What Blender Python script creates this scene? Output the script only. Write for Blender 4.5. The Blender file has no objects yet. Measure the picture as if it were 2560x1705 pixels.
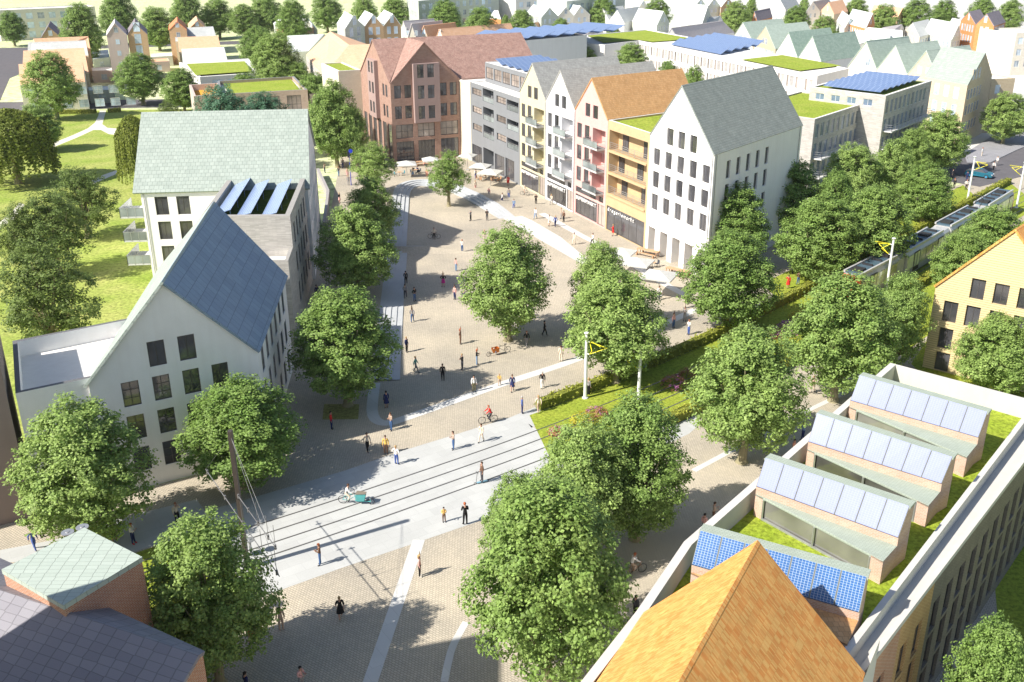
import bpy, math, random
from math import radians as RD, sin, cos, pi, hypot, atan2
from mathutils import Vector, Matrix
random.seed(7)
SC = bpy.context.scene
COL = SC.collection
# ---------------------------------------------------------------- camera
CAM_F, CAM_P, CAM_R, CAM_H = 2461.3, RD(22.434), RD(-0.352), 39.0
cam = bpy.data.cameras.new('camera'); cam.sensor_width = 36.0; cam.lens = CAM_F*36.0/2560
cam.clip_start = 0.5; cam.clip_end = 6000
camo = bpy.data.objects.new('camera', cam); COL.objects.link(camo)
_c, _s = cos(CAM_P), sin(CAM_P); _cr, _sr = cos(CAM_R), sin(CAM_R)
# rows: image right, image down, forward (world axes)
_M0 = Matrix(((1, 0, 0), (0, -_s, -_c), (0, _c, -_s)))
MM = Matrix(((_cr, -_sr, 0), (_sr, _cr, 0), (0, 0, 1))) @ _M0
_rt, _dn, _fw = MM[0], MM[1], MM[2]
_rot = Matrix((( _rt[0], -_dn[0], -_fw[0]), (_rt[1], -_dn[1], -_fw[1]), (_rt[2], -_dn[2], -_fw[2])))
camo.matrix_world = Matrix.Translation((0, 0, CAM_H)) @ _rot.to_4x4()
SC.camera = camo
SC.view_settings.view_transform = 'Standard'; SC.view_settings.look = 'None'
SC.view_settings.gamma = 1; SC.view_settings.use_curve_mapping = False
SC.view_settings.exposure = 0.74
# ---------------------------------------------------------------- light
SUN_AZ, SUN_EL = RD(29+180), RD(41.5)      # direction towards the sun in the xy plane
W = bpy.data.worlds.new('World'); SC.world = W; W.use_nodes = True
nt = W.node_tree; bg = nt.nodes['Background']
sky = nt.nodes.new('ShaderNodeTexSky'); sky.sky_type = 'NISHITA'; sky.sun_disc = False
sky.sun_elevation = SUN_EL; sky.sun_rotation = (pi/2 - SUN_AZ) % (2*pi)
sky.air_density = 1.0; sky.dust_density = 1.2; sky.ozone_density = 1.0
nt.links.new(sky.outputs[0], bg.inputs[0]); bg.inputs[1].default_value = 0.088
sl = bpy.data.lights.new('sun', 'SUN'); sl.energy = 4.9; sl.angle = RD(0.6); sl.color = (1.0, 0.935, 0.84)
so = bpy.data.objects.new('sun', sl); COL.objects.link(so)
_d = Vector((cos(SUN_AZ)*cos(SUN_EL), sin(SUN_AZ)*cos(SUN_EL), sin(SUN_EL)))
so.rotation_euler = _d.to_track_quat('Z', 'Y').to_euler(); so.location = (-60, -40, 90)
SC.cycles.max_bounces = 5; SC.cycles.transparent_max_bounces = 6
# ---------------------------------------------------------------- survey helpers
FR = {'A':(180,820,1240/340),'B':(320,440,2091/400),'C':(560,560,1069/300),'D':(1600,160,1278/440),'E':(1280,140,1363/400),
'F':(900,70,1689/420),'G':(2280,560,1098/280),'H':(1980,180,2355/580),'N':(0,0,1),'R1':(0,0,2355/860),'R2':(850,0,2355/860),
'R3':(1700,0,2355/860),'R4':(0,560,2355/860),'R5':(850,560,2355/860),'R6':(1700,560,2355/860),'P1':(0,1130,2345/860),
'P2':(850,1130,2345/860),'P3':(1700,1130,2345/860),'T1':(0,0,5.407),'T2':(420,0,5.407),'T3':(840,0,5.407),'T4':(1260,0,5.407),
'T5':(1680,0,5.407),'T6':(2100,0,2355/460),'U1':(760,330,2355/440),'U2':(1160,380,2311/560),'U3':(1580,560,2029/440),
'U4':(2000,420,2311/560),'M':(0,0,2354/2560.),'W':(1260,900,1344/540)}
def ray(f, x, y):
    o = FR[f]; px, py = o[0]+x/o[2], o[1]+y/o[2]
    return MM.transposed() @ Vector(((px-1280)/CAM_F, (py-852.5)/CAM_F, 1))
def g(f, x, y, z=0.0):                       # survey point: where a sight line meets the level z
    d = ray(f, x, y); t = (z-CAM_H)/d[2]
    return Vector((d[0]*t, d[1]*t))
def onp(f, x, y, P, Q):                      # sight line on the vertical plane P-Q -> (u, z)
    d = ray(f, x, y); t = (Q-P).normalized(); n = Vector((-t.y, t.x))
    s = n.dot(P)/n.dot(Vector((d[0], d[1])))
    w = d*s
    return (Vector((w[0], w[1]))-P).dot(t), w[2]+CAM_H
def V3(p, z): return Vector((p[0], p[1], z))
def dirv(deg): return Vector((cos(RD(deg)), sin(RD(deg))))
# ---------------------------------------------------------------- materials
MATS = {}
def newmat(name, rough=0.8, spec=0.3):
    m = bpy.data.materials.new(name); m.use_nodes = True
    b = m.node_tree.nodes['Principled BSDF']; b.inputs['Roughness'].default_value = rough
    b.inputs['Specular IOR Level'].default_value = spec
    return m, m.node_tree, b
def nd(t, typ, **kw):
    n = t.nodes.new(typ)
    for k, v in kw.items():
        if k.startswith('i_'): n.inputs[k[2:].replace('_', ' ')].default_value = v
        else: setattr(n, k, v)
    return n
def rgba(c): return (c[0], c[1], c[2], 1)
def ramp(t, fac, stops):
    r = t.nodes.new('ShaderNodeValToRGB'); e = r.color_ramp.elements
    while len(e) < len(stops): e.new(0.5)
    for i, (p, c) in enumerate(stops): e[i].position = p; e[i].color = rgba(c)
    t.links.new(fac, r.inputs[0]); return r.outputs[0]
def mul(c, k): return tuple(min(1, x*k) for x in c)
def uvn(t): return nd(t, 'ShaderNodeUVMap').outputs[0]
def geo(t): return nd(t, 'ShaderNodeNewGeometry').outputs['Position']
def bump(t, b, h, strength=0.3, dist=0.02):
    n = nd(t, 'ShaderNodeBump'); n.inputs['Strength'].default_value = strength; n.inputs['Distance'].default_value = dist
    t.links.new(h, n.inputs['Height']); t.links.new(n.outputs[0], b.inputs['Normal'])
def M_plain(name, col, rough=0.6, spec=0.4, metal=0.0):
    if name in MATS: return MATS[name]
    m, t, b = newmat(name, rough, spec); b.inputs['Metallic'].default_value = metal
    n = nd(t, 'ShaderNodeTexNoise', i_Scale=3.0, i_Detail=3.0); t.links.new(geo(t), n.inputs['Vector'])
    t.links.new(ramp(t, n.outputs[0], [(0.3, mul(col, .9)), (0.7, mul(col, 1.08))]), b.inputs['Base Color'])
    MATS[name] = m; return m
def M_plaster(name, col, var=.07):
    if name in MATS: return MATS[name]
    m, t, b = newmat(name, .9, .15)
    n = nd(t, 'ShaderNodeTexNoise', i_Scale=.5, i_Detail=6.0, i_Roughness=.65); t.links.new(geo(t), n.inputs['Vector'])
    t.links.new(ramp(t, n.outputs[0], [(0.25, mul(col, 1-var)), (0.75, mul(col, 1+var*.5))]), b.inputs['Base Color'])
    n3 = nd(t, 'ShaderNodeTexNoise', i_Scale=1.0, i_Detail=4.0); mp3 = nd(t, 'ShaderNodeMapping'); mp3.inputs['Scale'].default_value = (1.6, 1.6, .12); t.links.new(geo(t), mp3.inputs[0]); t.links.new(mp3.outputs[0], n3.inputs['Vector'])
    x3 = nd(t, 'ShaderNodeMix', data_type='RGBA', blend_type='MULTIPLY'); x3.inputs[0].default_value = 1; t.links.new(b.inputs['Base Color'].links[0].from_socket, x3.inputs[6]); t.links.new(ramp(t, n3.outputs[0], [(.35, (.965, .96, .955)), (.6, (1, 1, 1))]), x3.inputs[7]); t.links.new(x3.outputs[2], b.inputs['Base Color'])
    n2 = nd(t, 'ShaderNodeTexNoise', i_Scale=25.0, i_Detail=3.0); t.links.new(geo(t), n2.inputs['Vector'])
    bump(t, b, n2.outputs[0], .25, .01)
    MATS[name] = m; return m
def M_brick(name, c1, c2, mort, w=.28, h=.09, mo=.012, rough=.85, bias=0.0, squash=1.0, offs=.5, noise=.18, spec=.2, bumpd=.015):
    if name in MATS: return MATS[name]
    m, t, b = newmat(name, rough, spec)
    k = nd(t, 'ShaderNodeTexBrick'); k.inputs['Scale'].default_value = 1.0
    k.inputs['Color1'].default_value = rgba(c1); k.inputs['Color2'].default_value = rgba(c2); k.inputs['Mortar'].default_value = rgba(mort)
    k.inputs['Mortar Size'].default_value = mo; k.inputs['Mortar Smooth'].default_value = .2; k.inputs['Bias'].default_value = bias
    k.inputs['Brick Width'].default_value = w; k.inputs['Row Height'].default_value = h; k.offset = offs
    t.links.new(uvn(t), k.inputs['Vector'])
    n = nd(t, 'ShaderNodeTexNoise', i_Scale=.9, i_Detail=5.0, i_Roughness=.6); t.links.new(uvn(t), n.inputs['Vector'])
    x = nd(t, 'ShaderNodeMix', data_type='RGBA', blend_type='MULTIPLY'); x.inputs[0].default_value = 1
    t.links.new(k.outputs[0], x.inputs[6])
    t.links.new(ramp(t, n.outputs[0], [(0.3, (1-noise,)*3), (0.7, (1, 1, 1))]), x.inputs[7])
    t.links.new(x.outputs[2], b.inputs['Base Color'])
    bump(t, b, k.outputs['Fac'], -.6 if False else .5, -bumpd)
    MATS[name] = m; return m
def M_roof(name, c1, c2, w=.3, h=.35, line=.55, rough=.75, mo=.02, noise=.22):
    return M_brick(name, c1, c2, mul(c1, line), w, h, mo, rough, noise=noise, bumpd=.03)
def M_scales(name, c1, c2, cell=.55):        # rounded slate scales
    if name in MATS: return MATS[name]
    m, t, b = newmat(name, .6, .4)
    mp = nd(t, 'ShaderNodeMapping'); mp.inputs['Scale'].default_value = (1/cell, 1.9/cell, 1); t.links.new(uvn(t), mp.inputs[0])
    v = nd(t, 'ShaderNodeTexVoronoi', feature='DISTANCE_TO_EDGE', i_Scale=1.0, i_Randomness=.12); t.links.new(mp.outputs[0], v.inputs['Vector'])
    v2 = nd(t, 'ShaderNodeTexVoronoi', i_Scale=1.0, i_Randomness=.12); t.links.new(mp.outputs[0], v2.inputs['Vector'])
    sp = nd(t, 'ShaderNodeSeparateColor'); t.links.new(v2.outputs['Color'], sp.inputs[0])
    colr = ramp(t, sp.outputs[0], [(0, c1), (1, c2)])
    e = ramp(t, v.outputs['Distance'], [(0.0, (.52,)*3), (0.05, (1, 1, 1))])
    x = nd(t, 'ShaderNodeMix', data_type='RGBA', blend_type='MULTIPLY'); x.inputs[0].default_value = 1
    t.links.new(colr, x.inputs[6]); t.links.new(e, x.inputs[7]); t.links.new(x.outputs[2], b.inputs['Base Color'])
    bump(t, b, e, .5, .03); MATS[name] = m; return m
def M_grass(name, c1, c2, sc=1.2, blades=14.0, c3=None):
    if name in MATS: return MATS[name]
    m, t, b = newmat(name, .95, .1)
    n = nd(t, 'ShaderNodeTexNoise', i_Scale=sc*.15, i_Detail=5.0, i_Roughness=.6); t.links.new(geo(t), n.inputs['Vector'])
    n2 = nd(t, 'ShaderNodeTexNoise', i_Scale=blades*.25, i_Detail=6.0, i_Roughness=.75); t.links.new(geo(t), n2.inputs['Vector'])
    a = ramp(t, n.outputs[0], [(0.3, c1), (0.7, c2)])
    bb = ramp(t, n2.outputs[0], [(0.36, (.38,)*3), (0.60, (1.2,)*3)])
    x = nd(t, 'ShaderNodeMix', data_type='RGBA', blend_type='MULTIPLY'); x.inputs[0].default_value = .8
    t.links.new(a, x.inputs[6]); t.links.new(bb, x.inputs[7]); t.links.new(x.outputs[2], b.inputs['Base Color'])
    bump(t, b, n2.outputs[0], .8, .08); MATS[name] = m; return m
def M_glass(name, col=(.03, .035, .04), rough=.06, spec=.9):
    if name in MATS: return MATS[name]
    m, t, b = newmat(name, rough, spec)
    n = nd(t, 'ShaderNodeTexNoise', i_Scale=.45, i_Detail=2.0); t.links.new(geo(t), n.inputs['Vector'])
    oi = nd(t, 'ShaderNodeObjectInfo')
    ad = nd(t, 'ShaderNodeMath', operation='ADD'); t.links.new(n.outputs[0], ad.inputs[0])
    ml = nd(t, 'ShaderNodeMath', operation='MULTIPLY'); ml.inputs[1].default_value = .5; t.links.new(oi.outputs['Random'], ml.inputs[0])
    t.links.new(ml.outputs[0], ad.inputs[1])
    t.links.new(ramp(t, ad.outputs[0], [(0.35, mul(col, .6)), (1.0, mul(col, 2.2))]), b.inputs['Base Color'])
    b.inputs['IOR'].default_value = 1.6
    MATS[name] = m; return m
def M_pv(name, c1, c2, line, cw=.16, ch=.16, rough=.22, mo=.012):
    m = M_brick(name, c1, c2, line, cw, ch, mo, rough, offs=0.0, noise=.06, spec=.7, bumpd=.0)
    return m
WHITE = M_plaster('white_plaster', (.87, .86, .845), .05)
STEEL = M_plain('galvanised_steel', (.45, .46, .47), .4, .5, .6)
DKFRAME = M_plain('dark_window_frame', (.07, .065, .065), .5)
LTFRAME = M_plain('white_window_frame', (.62, .63, .63), .5)
GLASS = M_glass('window_glass', (.045, .045, .05))
GLASSB = M_glass('pale_window_glass', (.30, .36, .42), .12, .6)
GLASSN = M_glass('blue_window_glass', (.07, .10, .15), .08, .8)
GLASSC = M_glass('curtained_window_glass', (.20, .17, .15), .12, .7)
# ---------------------------------------------------------------- mesh builder
class MB:
    def __init__(s): s.v = []; s.f = []; s.uv = []
    def face(s, pts, uv=None):
        i = len(s.v); s.v += [Vector(p) for p in pts]; s.f.append(tuple(range(i, i+len(pts))))
        if uv is None:
            a = Vector(pts[0]); n = (Vector(pts[1])-a).cross(Vector(pts[2])-a)
            if n.length < 1e-9: n = Vector((0, 0, 1))
            n.normalize()
            if abs(n.z) > .985: uv = [(p[0], p[1]) for p in pts]
            else:
                u = Vector((-n.y, n.x, 0)).normalized(); w = n.cross(u)
                uv = [(Vector(p).dot(u), Vector(p).dot(w)) for p in pts]
        s.uv.append(uv)
    def quad(s, a, b, c, d): s.face([a, b, c, d])
    def poly_prism(s, pts, z0, z1, top=True, bottom=False):
        n = len(pts)
        ar = sum(pts[i][0]*pts[(i+1) % n][1]-pts[(i+1) % n][0]*pts[i][1] for i in range(n))
        if ar < 0: pts = pts[::-1]
        for i in range(n):
            a, b = pts[i], pts[(i+1) % n]
            s.face([V3(a, z0), V3(b, z0), V3(b, z1), V3(a, z1)])
        if top: s.face([V3(p, z1) for p in pts])
        if bottom: s.face([V3(p, z0) for p in pts[::-1]])
    def box(s, c, ax, hx, hy, hz):            # centre, x axis (2D unit), half sizes
        ax = Vector((ax[0], ax[1])); ay = Vector((-ax.y, ax.x)); c2 = Vector((c[0], c[1]))
        p = [c2-ax*hx-ay*hy, c2+ax*hx-ay*hy, c2+ax*hx+ay*hy, c2-ax*hx+ay*hy]
        s.poly_prism(p, c[2]-hz, c[2]+hz, True, True)
    def wbox(s, x0, x1, y0, y1, z0, z1): s.box(((x0+x1)/2, (y0+y1)/2, (z0+z1)/2), (1, 0), (x1-x0)/2, (y1-y0)/2, (z1-z0)/2)
    def beam(s, a, b, w, h=None):             # rectangular bar between two points
        a = Vector(a); b = Vector(b); h = h or w; d = (b-a).normalized()
        up = Vector((0, 0, 1)) if abs(d.z) < .95 else Vector((1, 0, 0))
        x = d.cross(up).normalized()*w/2; y = x.cross(d).normalized()*h/2
        A = [a-x-y, a+x-y, a+x+y, a-x+y]; B = [p+(b-a) for p in A]
        for i in range(4): j = (i+1) % 4; s.face([A[i], A[j], B[j], B[i]])
        s.face(A[::-1]); s.face(B)
    def tube(s, a, b, r0, r1=None, n=8, cap=True):
        a = Vector(a); b = Vector(b); r1 = r0 if r1 is None else r1; d = (b-a).normalized()
        up = Vector((0, 0, 1)) if abs(d.z) < .95 else Vector((1, 0, 0))
        x = d.cross(up).normalized(); y = d.cross(x).normalized()
        A = [a+(x*cos(2*pi*i/n)+y*sin(2*pi*i/n))*r0 for i in range(n)]; B = [b+(x*cos(2*pi*i/n)+y*sin(2*pi*i/n))*r1 for i in range(n)]
        for i in range(n): j = (i+1) % n; s.face([A[j], A[i], B[i], B[j]])
        if cap: s.face(A); s.face(B[::-1])
    def path(s, pts, r0, r1, n=7):
        for i in range(len(pts)-1):
            k = i/(len(pts)-1); k2 = (i+1)/(len(pts)-1)
            s.tube(pts[i], pts[i+1], r0+(r1-r0)*k, r0+(r1-r0)*k2, n, True)
    def ring(s, c, ax, R, r, n=20, m=5):      # torus in the vertical plane of ax (2D unit)
        c = Vector(c); ax = Vector((ax[0], ax[1], 0)); nz = Vector((0, 0, 1)); s2 = ax.cross(nz)
        P = []
        for i in range(n):
            a = 2*pi*i/n; o = ax*cos(a)+nz*sin(a)
            P.append([c+o*(R+r*cos(2*pi*j/m))+s2*r*sin(2*pi*j/m) for j in range(m)])
        for i in range(n):
            for j in range(m): s.face([P[i][j], P[(i+1) % n][j], P[(i+1) % n][(j+1) % m], P[i][(j+1) % m]])
    def mesh(s, name, mat, off=Vector((0, 0, 0)), smooth=False):
        me = bpy.data.meshes.new(name)
        me.from_pydata([tuple(p-off) for p in s.v], [], s.f)
        ul = me.uv_layers.new(name='UVMap'); k = 0
        flat = []
        for uv in s.uv:
            for q in uv: flat += [q[0], q[1]]
        ul.data.foreach_set('uv', flat)
        if mat: me.materials.append(mat)
        if smooth: me.polygons.foreach_set('use_smooth', [True]*len(me.polygons))
        me.update(); return me
    def build(s, name, mat, parent=None, label=None, smooth=False):
        off = Vector(parent['_o']) if parent is not None else Vector((0, 0, 0))
        me = s.mesh(name, mat, off, smooth); o = bpy.data.objects.new(name, me); COL.objects.link(o)
        if parent is not None: o.parent = parent; o['_o'] = tuple(off)
        if label: o['label'] = label
        return o
def thing(name, label, cat, loc=(0, 0, 0), group=None, rz=0):
    o = bpy.data.objects.new(name, None); COL.objects.link(o); o.empty_display_size = .3
    o.location = (loc[0], loc[1], loc[2] if len(loc) > 2 else 0); o.rotation_euler.z = rz
    o['label'] = label; o['category'] = cat; o['_o'] = tuple(o.location)
    if group: o['group'] = group
    return o
def tag(o, label, cat, group=None):
    o['label'] = label; o['category'] = cat
    if group: o['group'] = group
    return o
def structure(mb, name, mat, kind='structure', label=None):
    o = mb.build(name, mat); o['kind'] = kind
    if label: o['label'] = label
    return o
def inst(me, name, parent, mat4, mats=None):   # a part placed by matrix in the local space of parent
    o = bpy.data.objects.new(name, me); COL.objects.link(o); o.parent = parent; o.matrix_local = mat4
    if mats is not None and me.materials:
        o.material_slots[0].link = 'OBJECT'; o.material_slots[0].material = mats
    return o
def copy_tree(root, loc, rz=0, label=None, sc=None):
    def cp(o, par):
        c = o.copy(); COL.objects.link(c); c.parent = par
        for ch in o.children: cp(ch, c)
        return c
    r = cp(root, None); r.location = (loc[0], loc[1], loc[2] if len(loc) > 2 else 0); r.rotation_euler.z = rz
    if sc: r.scale = sc
    if label: r['label'] = label
    return r
# ---------------------------------------------------------------- walls with openings
def clip(poly, a, b, c):                      # keep a*x+b*y<=c
    out = []
    for i in range(len(poly)):
        p, q = poly[i], poly[(i+1) % len(poly)]
        dp, dq = a*p[0]+b*p[1]-c, a*q[0]+b*q[1]-c
        if dp <= 1e-9: out.append(p)
        if (dp < -1e-9 and dq > 1e-9) or (dp > 1e-9 and dq < -1e-9):
            t = dp/(dp-dq); out.append((p[0]+(q[0]-p[0])*t, p[1]+(q[1]-p[1])*t))
    return out
WMESH = {}
def window_mesh(w, h, nx, nz, fr, mat, kind):
    key = (round(w, 2), round(h, 2), nx, nz, mat.name, kind)
    if key in WMESH: return WMESH[key]
    m = MB(); W2 = w/2
    if kind == 'frame':
        for (x0, x1, z0, z1) in [(-W2, -W2+fr, 0, h), (W2-fr, W2, 0, h), (-W2+fr, W2-fr, 0, fr*1.3), (-W2+fr, W2-fr, h-fr, h)]:
            m.wbox(x0, x1, -.07, 0, z0, z1)
        for i in range(1, nx): x = -W2+w*i/nx; m.wbox(x-fr*.45, x+fr*.45, -.066, -.004, fr*1.3, h-fr)
        for i in range(1, nz): z = h*i/nz; m.wbox(-W2+fr, W2-fr, -.062, -.008, z-fr*.4, z+fr*.4)
    else: m.wbox(-W2+fr*.4, W2-fr*.4, -.045, -.03, fr*.4, h-fr*.4)
    WMESH[key] = m.mesh('window_'+kind, mat); return WMESH[key]
STY = {'c': (2, 1, .07, DKFRAME, GLASS), 'n': (1, 1, .07, DKFRAME, GLASS), 'p': (2, 2, .07, LTFRAME, GLASSB), 'q': (1, 2, .07, LTFRAME, GLASSB),
       's': (5, 1, .07, DKFRAME, GLASS), 'x': (2, 3, .06, DKFRAME, GLASS), 'k': (2, 1, .06, DKFRAME, GLASSC), 'g': (3, 2, .08, DKFRAME, GLASSC), 'bw': (2, 1, .07, LTFRAME, GLASSN),
       'sc': (7, 1, .1, LTFRAME, GLASSC), 'sl': (8, 1, .05, DKFRAME, GLASS), 'dk': (2, 1, .06, DKFRAME, GLASS), 'w': (2, 1, .07, LTFRAME, GLASSB)}
def wall(mb, par, P, Q, z0, outline, wins, dep=.22):
    """P->Q left to right seen from outside; outline convex [(u,z)]; wins [(u0,u1,za,zb,style)]"""
    L = (Q-P).length; t = (Q-P).normalized(); n = Vector((t.y, -t.x))
    if outline is None: return
    us = sorted(set([0, L]+[w[0] for w in wins]+[w[1] for w in wins])); zs = sorted(set([min(p[1] for p in outline), max(p[1] for p in outline)]+[w[2] for w in wins]+[w[3] for w in wins]))
    us = [u for u in us if -1e-6 <= u <= L+1e-6]
    # clip edges of the outline
    cen = (sum(p[0] for p in outline)/len(outline), sum(p[1] for p in outline)/len(outline))
    hp = []
    for i in range(len(outline)):
        p, q = outline[i], outline[(i+1) % len(outline)]
        a, b = q[1]-p[1], -(q[0]-p[0]); c = a*p[0]+b*p[1]
        if a*cen[0]+b*cen[1] > c: a, b, c = -a, -b, -c
        hp.append((a, b, c))
    def pt(u, z, d=0): q = P+t*u-n*d; return Vector((q.x, q.y, z))
    for i in range(len(us)-1):
        for j in range(len(zs)-1):
            u0, u1, a, b = us[i], us[i+1], zs[j], zs[j+1]
            if u1-u0 < 1e-4 or b-a < 1e-4: continue
            cu, cz = (u0+u1)/2, (a+b)/2
            if any(w[0] < cu < w[1] and w[2] < cz < w[3] for w in wins): continue
            pl = [(u0, a), (u1, a), (u1, b), (u0, b)]
            for h in hp:
                pl = clip(pl, *h)
                if len(pl) < 3: break
            if len(pl) < 3: continue
            mb.face([pt(*p) for p in pl], [(p[0], p[1]) for p in pl])
    for (u0, u1, a, b, st) in wins:
        d = dep if st in STY else (st[1] if isinstance(st, tuple) else dep)
        mb.face([pt(u0, a), pt(u0, a, d), pt(u0, b, d), pt(u0, b)], [(0, a), (d, a), (d, b), (0, b)])
        mb.face([pt(u1, a, d), pt(u1, a), pt(u1, b), pt(u1, b, d)], [(0, a), (d, a), (d, b), (0, b)])
        mb.face([pt(u0, a), pt(u1, a), pt(u1, a, d), pt(u0, a, d)], [(u0, 0), (u1, 0), (u1, d), (u0, d)])
        mb.face([pt(u0, b, d), pt(u1, b, d), pt(u1, b), pt(u0, b)], [(u0, 0), (u1, 0), (u1, d), (u0, d)])
        if st in STY and par is not None:
            nx, nz, fr, fm, gm = STY[st]
            c = P+t*(u0+u1)/2-n*(d-.08); o = Vector(par['_o'])
            mt = Matrix.Translation((c.x-o.x, c.y-o.y, a-o.z)) @ Matrix.Rotation(atan2(t.y, t.x), 4, 'Z') @ Matrix.Scale(-1, 4, (0, 1, 0)) @ Matrix.Scale(-1, 4, (1, 0, 0)) @ Matrix.Identity(4)
            mt = Matrix.Translation((c.x-o.x, c.y-o.y, a-o.z)) @ Matrix.Rotation(atan2(t.y, t.x), 4, 'Z')
            w_ = u1-u0; h_ = b-a
            fo = inst(window_mesh(w_, h_, nx, nz, fr, fm, 'frame'), 'window', par, mt)
            inst(window_mesh(w_, h_, 1, 1, fr, gm, 'pane'), 'pane', fo, Matrix.Identity(4))
        elif isinstance(st, tuple) and st[0] == 'back':   # open recess with a back wall
            mb.face([pt(u0, a, d), pt(u1, a, d), pt(u1, b, d), pt(u0, b, d)], [(u0, a), (u1, a), (u1, b), (u0, b)])
def grid(u0, pitch, n, w, zs, h, st='c'):
    return [(u0+i*pitch, u0+i*pitch+w, z, z+h, st) for z in zs for i in range(n)]
def roof_slab(mb, pts, th=.18):               # 3D polygon with thickness
    pts = [Vector(p) for p in pts]; n = (pts[1]-pts[0]).cross(pts[2]-pts[0]).normalized()
    if n.z < 0: pts = pts[::-1]; n = -n
    lo = [p-n*th for p in pts]
    mb.face(pts); mb.face(lo[::-1])
    for i in range(len(pts)):
        j = (i+1) % len(pts); mb.face([lo[i], lo[j], pts[j], pts[i]])
def gable_house(name, label, cat, P0, P1, P2, P3, ze, R0, R1, zr, wm, rm, wf=(), wr=(), wb=(), wl=(), ov=.18, dep=.22, group=None, z0=0.0, hip=False, rm2=None):
    """P0,P1 front (left,right from outside), P2,P3 back; ridge from R0 (front) to R1 (back)"""
    P0, P1, P2, P3, R0, R1 = [Vector((p[0], p[1])) for p in (P0, P1, P2, P3, R0, R1)]
    th = thing(name, label, cat, ((P0.x+P2.x)/2, (P0.y+P2.y)/2, z0), group)
    mb = MB()
    def gab(A, B, R):
        L = (B-A).length; u = (R-A).dot((B-A).normalized())
        return [(0, z0), (L, z0), (L, ze), (u, zr), (0, ze)]
    def rect(A, B): L = (B-A).length; return [(0, z0), (L, z0), (L, ze), (0, ze)]
    # faces are walked so that each wall is left->right seen from outside
    wall(mb, th, P0, P1, z0, gab(P0, P1, R0) if not hip else rect(P0, P1), list(wf), dep)
    wall(mb, th, P1, P2, z0, rect(P1, P2), list(wr), dep)
    wall(mb, th, P2, P3, z0, gab(P2, P3, R1) if not hip else rect(P2, P3), list(wb), dep)
    wall(mb, th, P3, P0, z0, rect(P3, P0), list(wl), dep)
    mb.build('wall', wm, th)
    r = MB(); o = .03
    def up(p, z): return V3(p, z+.02)
    fr = (R0-R1).normalized()*ov
    def outw(A, R, B): # extend eave beyond the wall
        e = (A-R); dz = ze-zr; k = 1+ov/max(e.length, .1)
        return k
    k = 1+ov/((P1-P0).length/2)
    def eave(A, R): q = R+(A-R)*k; return V3(q, zr+(ze-zr)*k+.02)
    if not hip:
        fv, bv = Vector((fr.x, fr.y, 0)), Vector((-fr.x, -fr.y, 0))
        roof_slab(r, [eave(P1, R0)+fv, eave(P2, R1)+bv, V3(R1, zr+.02)+bv, V3(R0, zr+.02)+fv])
        r2 = MB() if rm2 else r
        roof_slab(r2, [eave(P3, R1)+bv, eave(P0, R0)+fv, V3(R0, zr+.02)+fv, V3(R1, zr+.02)+bv])
        if rm2: r2.build('roof', rm2, th)
    else:
        E = [eave(P0, R0), eave(P1, R0), eave(P2, R1), eave(P3, R1)]; a, b = V3(R0, zr+.02), V3(R1, zr+.02)
        for q in ([E[0], E[1], a], [E[1], E[2], b, a], [E[2], E[3], b], [E[3], E[0], a, b]): roof_slab(r, q)
    r.build('roof', rm, th)
    return th
def flat_house(name, label, cat, pts, zt, wm, rm, wins=None, par_h=.45, par_w=.3, z0=0, dep=.22, group=None, capm=None, rz=None):
    """pts anticlockwise from above (left->right from outside); wins {edge: [...]}"""
    pts = [Vector((p[0], p[1])) for p in pts]
    n = len(pts); ar = sum(pts[i].x*pts[(i+1) % n].y-pts[(i+1) % n].x*pts[i].y for i in range(n))
    assert ar > 0, name
    c = sum(pts, Vector((0, 0)))/n
    th = thing(name, label, cat, (c.x, c.y, z0), group); mb = MB()
    for i in range(n):
        A, B = pts[i], pts[(i+1) % n]; L = (B-A).length
        wall(mb, th, A, B, z0, [(0, z0), (L, z0), (L, zt), (0, zt)], (wins or {}).get(i, []), dep)
    inn = []
    for i in range(n):
        a, b, d = pts[i-1], pts[i], pts[(i+1) % n]
        n1 = Vector((-(b-a).y, (b-a).x)).normalized(); n2 = Vector((-(d-b).y, (d-b).x)).normalized()
        k = par_w/max(.3, (1+n1.dot(n2))); inn.append(b+(n1+n2)*k)
    zr = zt-par_h
    for i in range(n):
        j = (i+1) % n
        mb.face([V3(inn[j], zr), V3(inn[i], zr), V3(inn[i], zt-.002), V3(inn[j], zt-.002)])
    mb.build('wall', wm, th)
    cp = MB()
    for i in range(n):
        j = (i+1) % n
        cp.face([V3(pts[i], zt), V3(pts[j], zt), V3(inn[j], zt), V3(inn[i], zt)])
    cp.build('parapet_cap', capm or wm, th)
    rf = MB(); rf.face([V3(p, zr) for p in inn]); rf.build('roof', rm, th)
    th['_zr'] = zr
    return th
def strip_poly(mb, left, right, z, z2=None):
    for i in range(len(left)-1):
        mb.face([V3(left[i], z), V3(right[i], z), V3(right[i+1], z), V3(left[i+1], z)])
def sheet(name, pts, z, mat, kind='structure', label=None):
    """flat polygon sheet, any shape"""
    from mathutils.geometry import tessellate_polygon
    vs = [V3(p, z) for p in pts]; mb = MB()
    for t in tessellate_polygon([vs]):
        a, b, c = [vs[i] for i in t]
        if (b-a).cross(c-a).z < 0: b, c = c, b
        mb.face([a, b, c], [(q.x, q.y) for q in (a, b, c)])
    o = mb.build(name, mat); o['kind'] = kind
    if label: o['label'] = label
    return o
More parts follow.
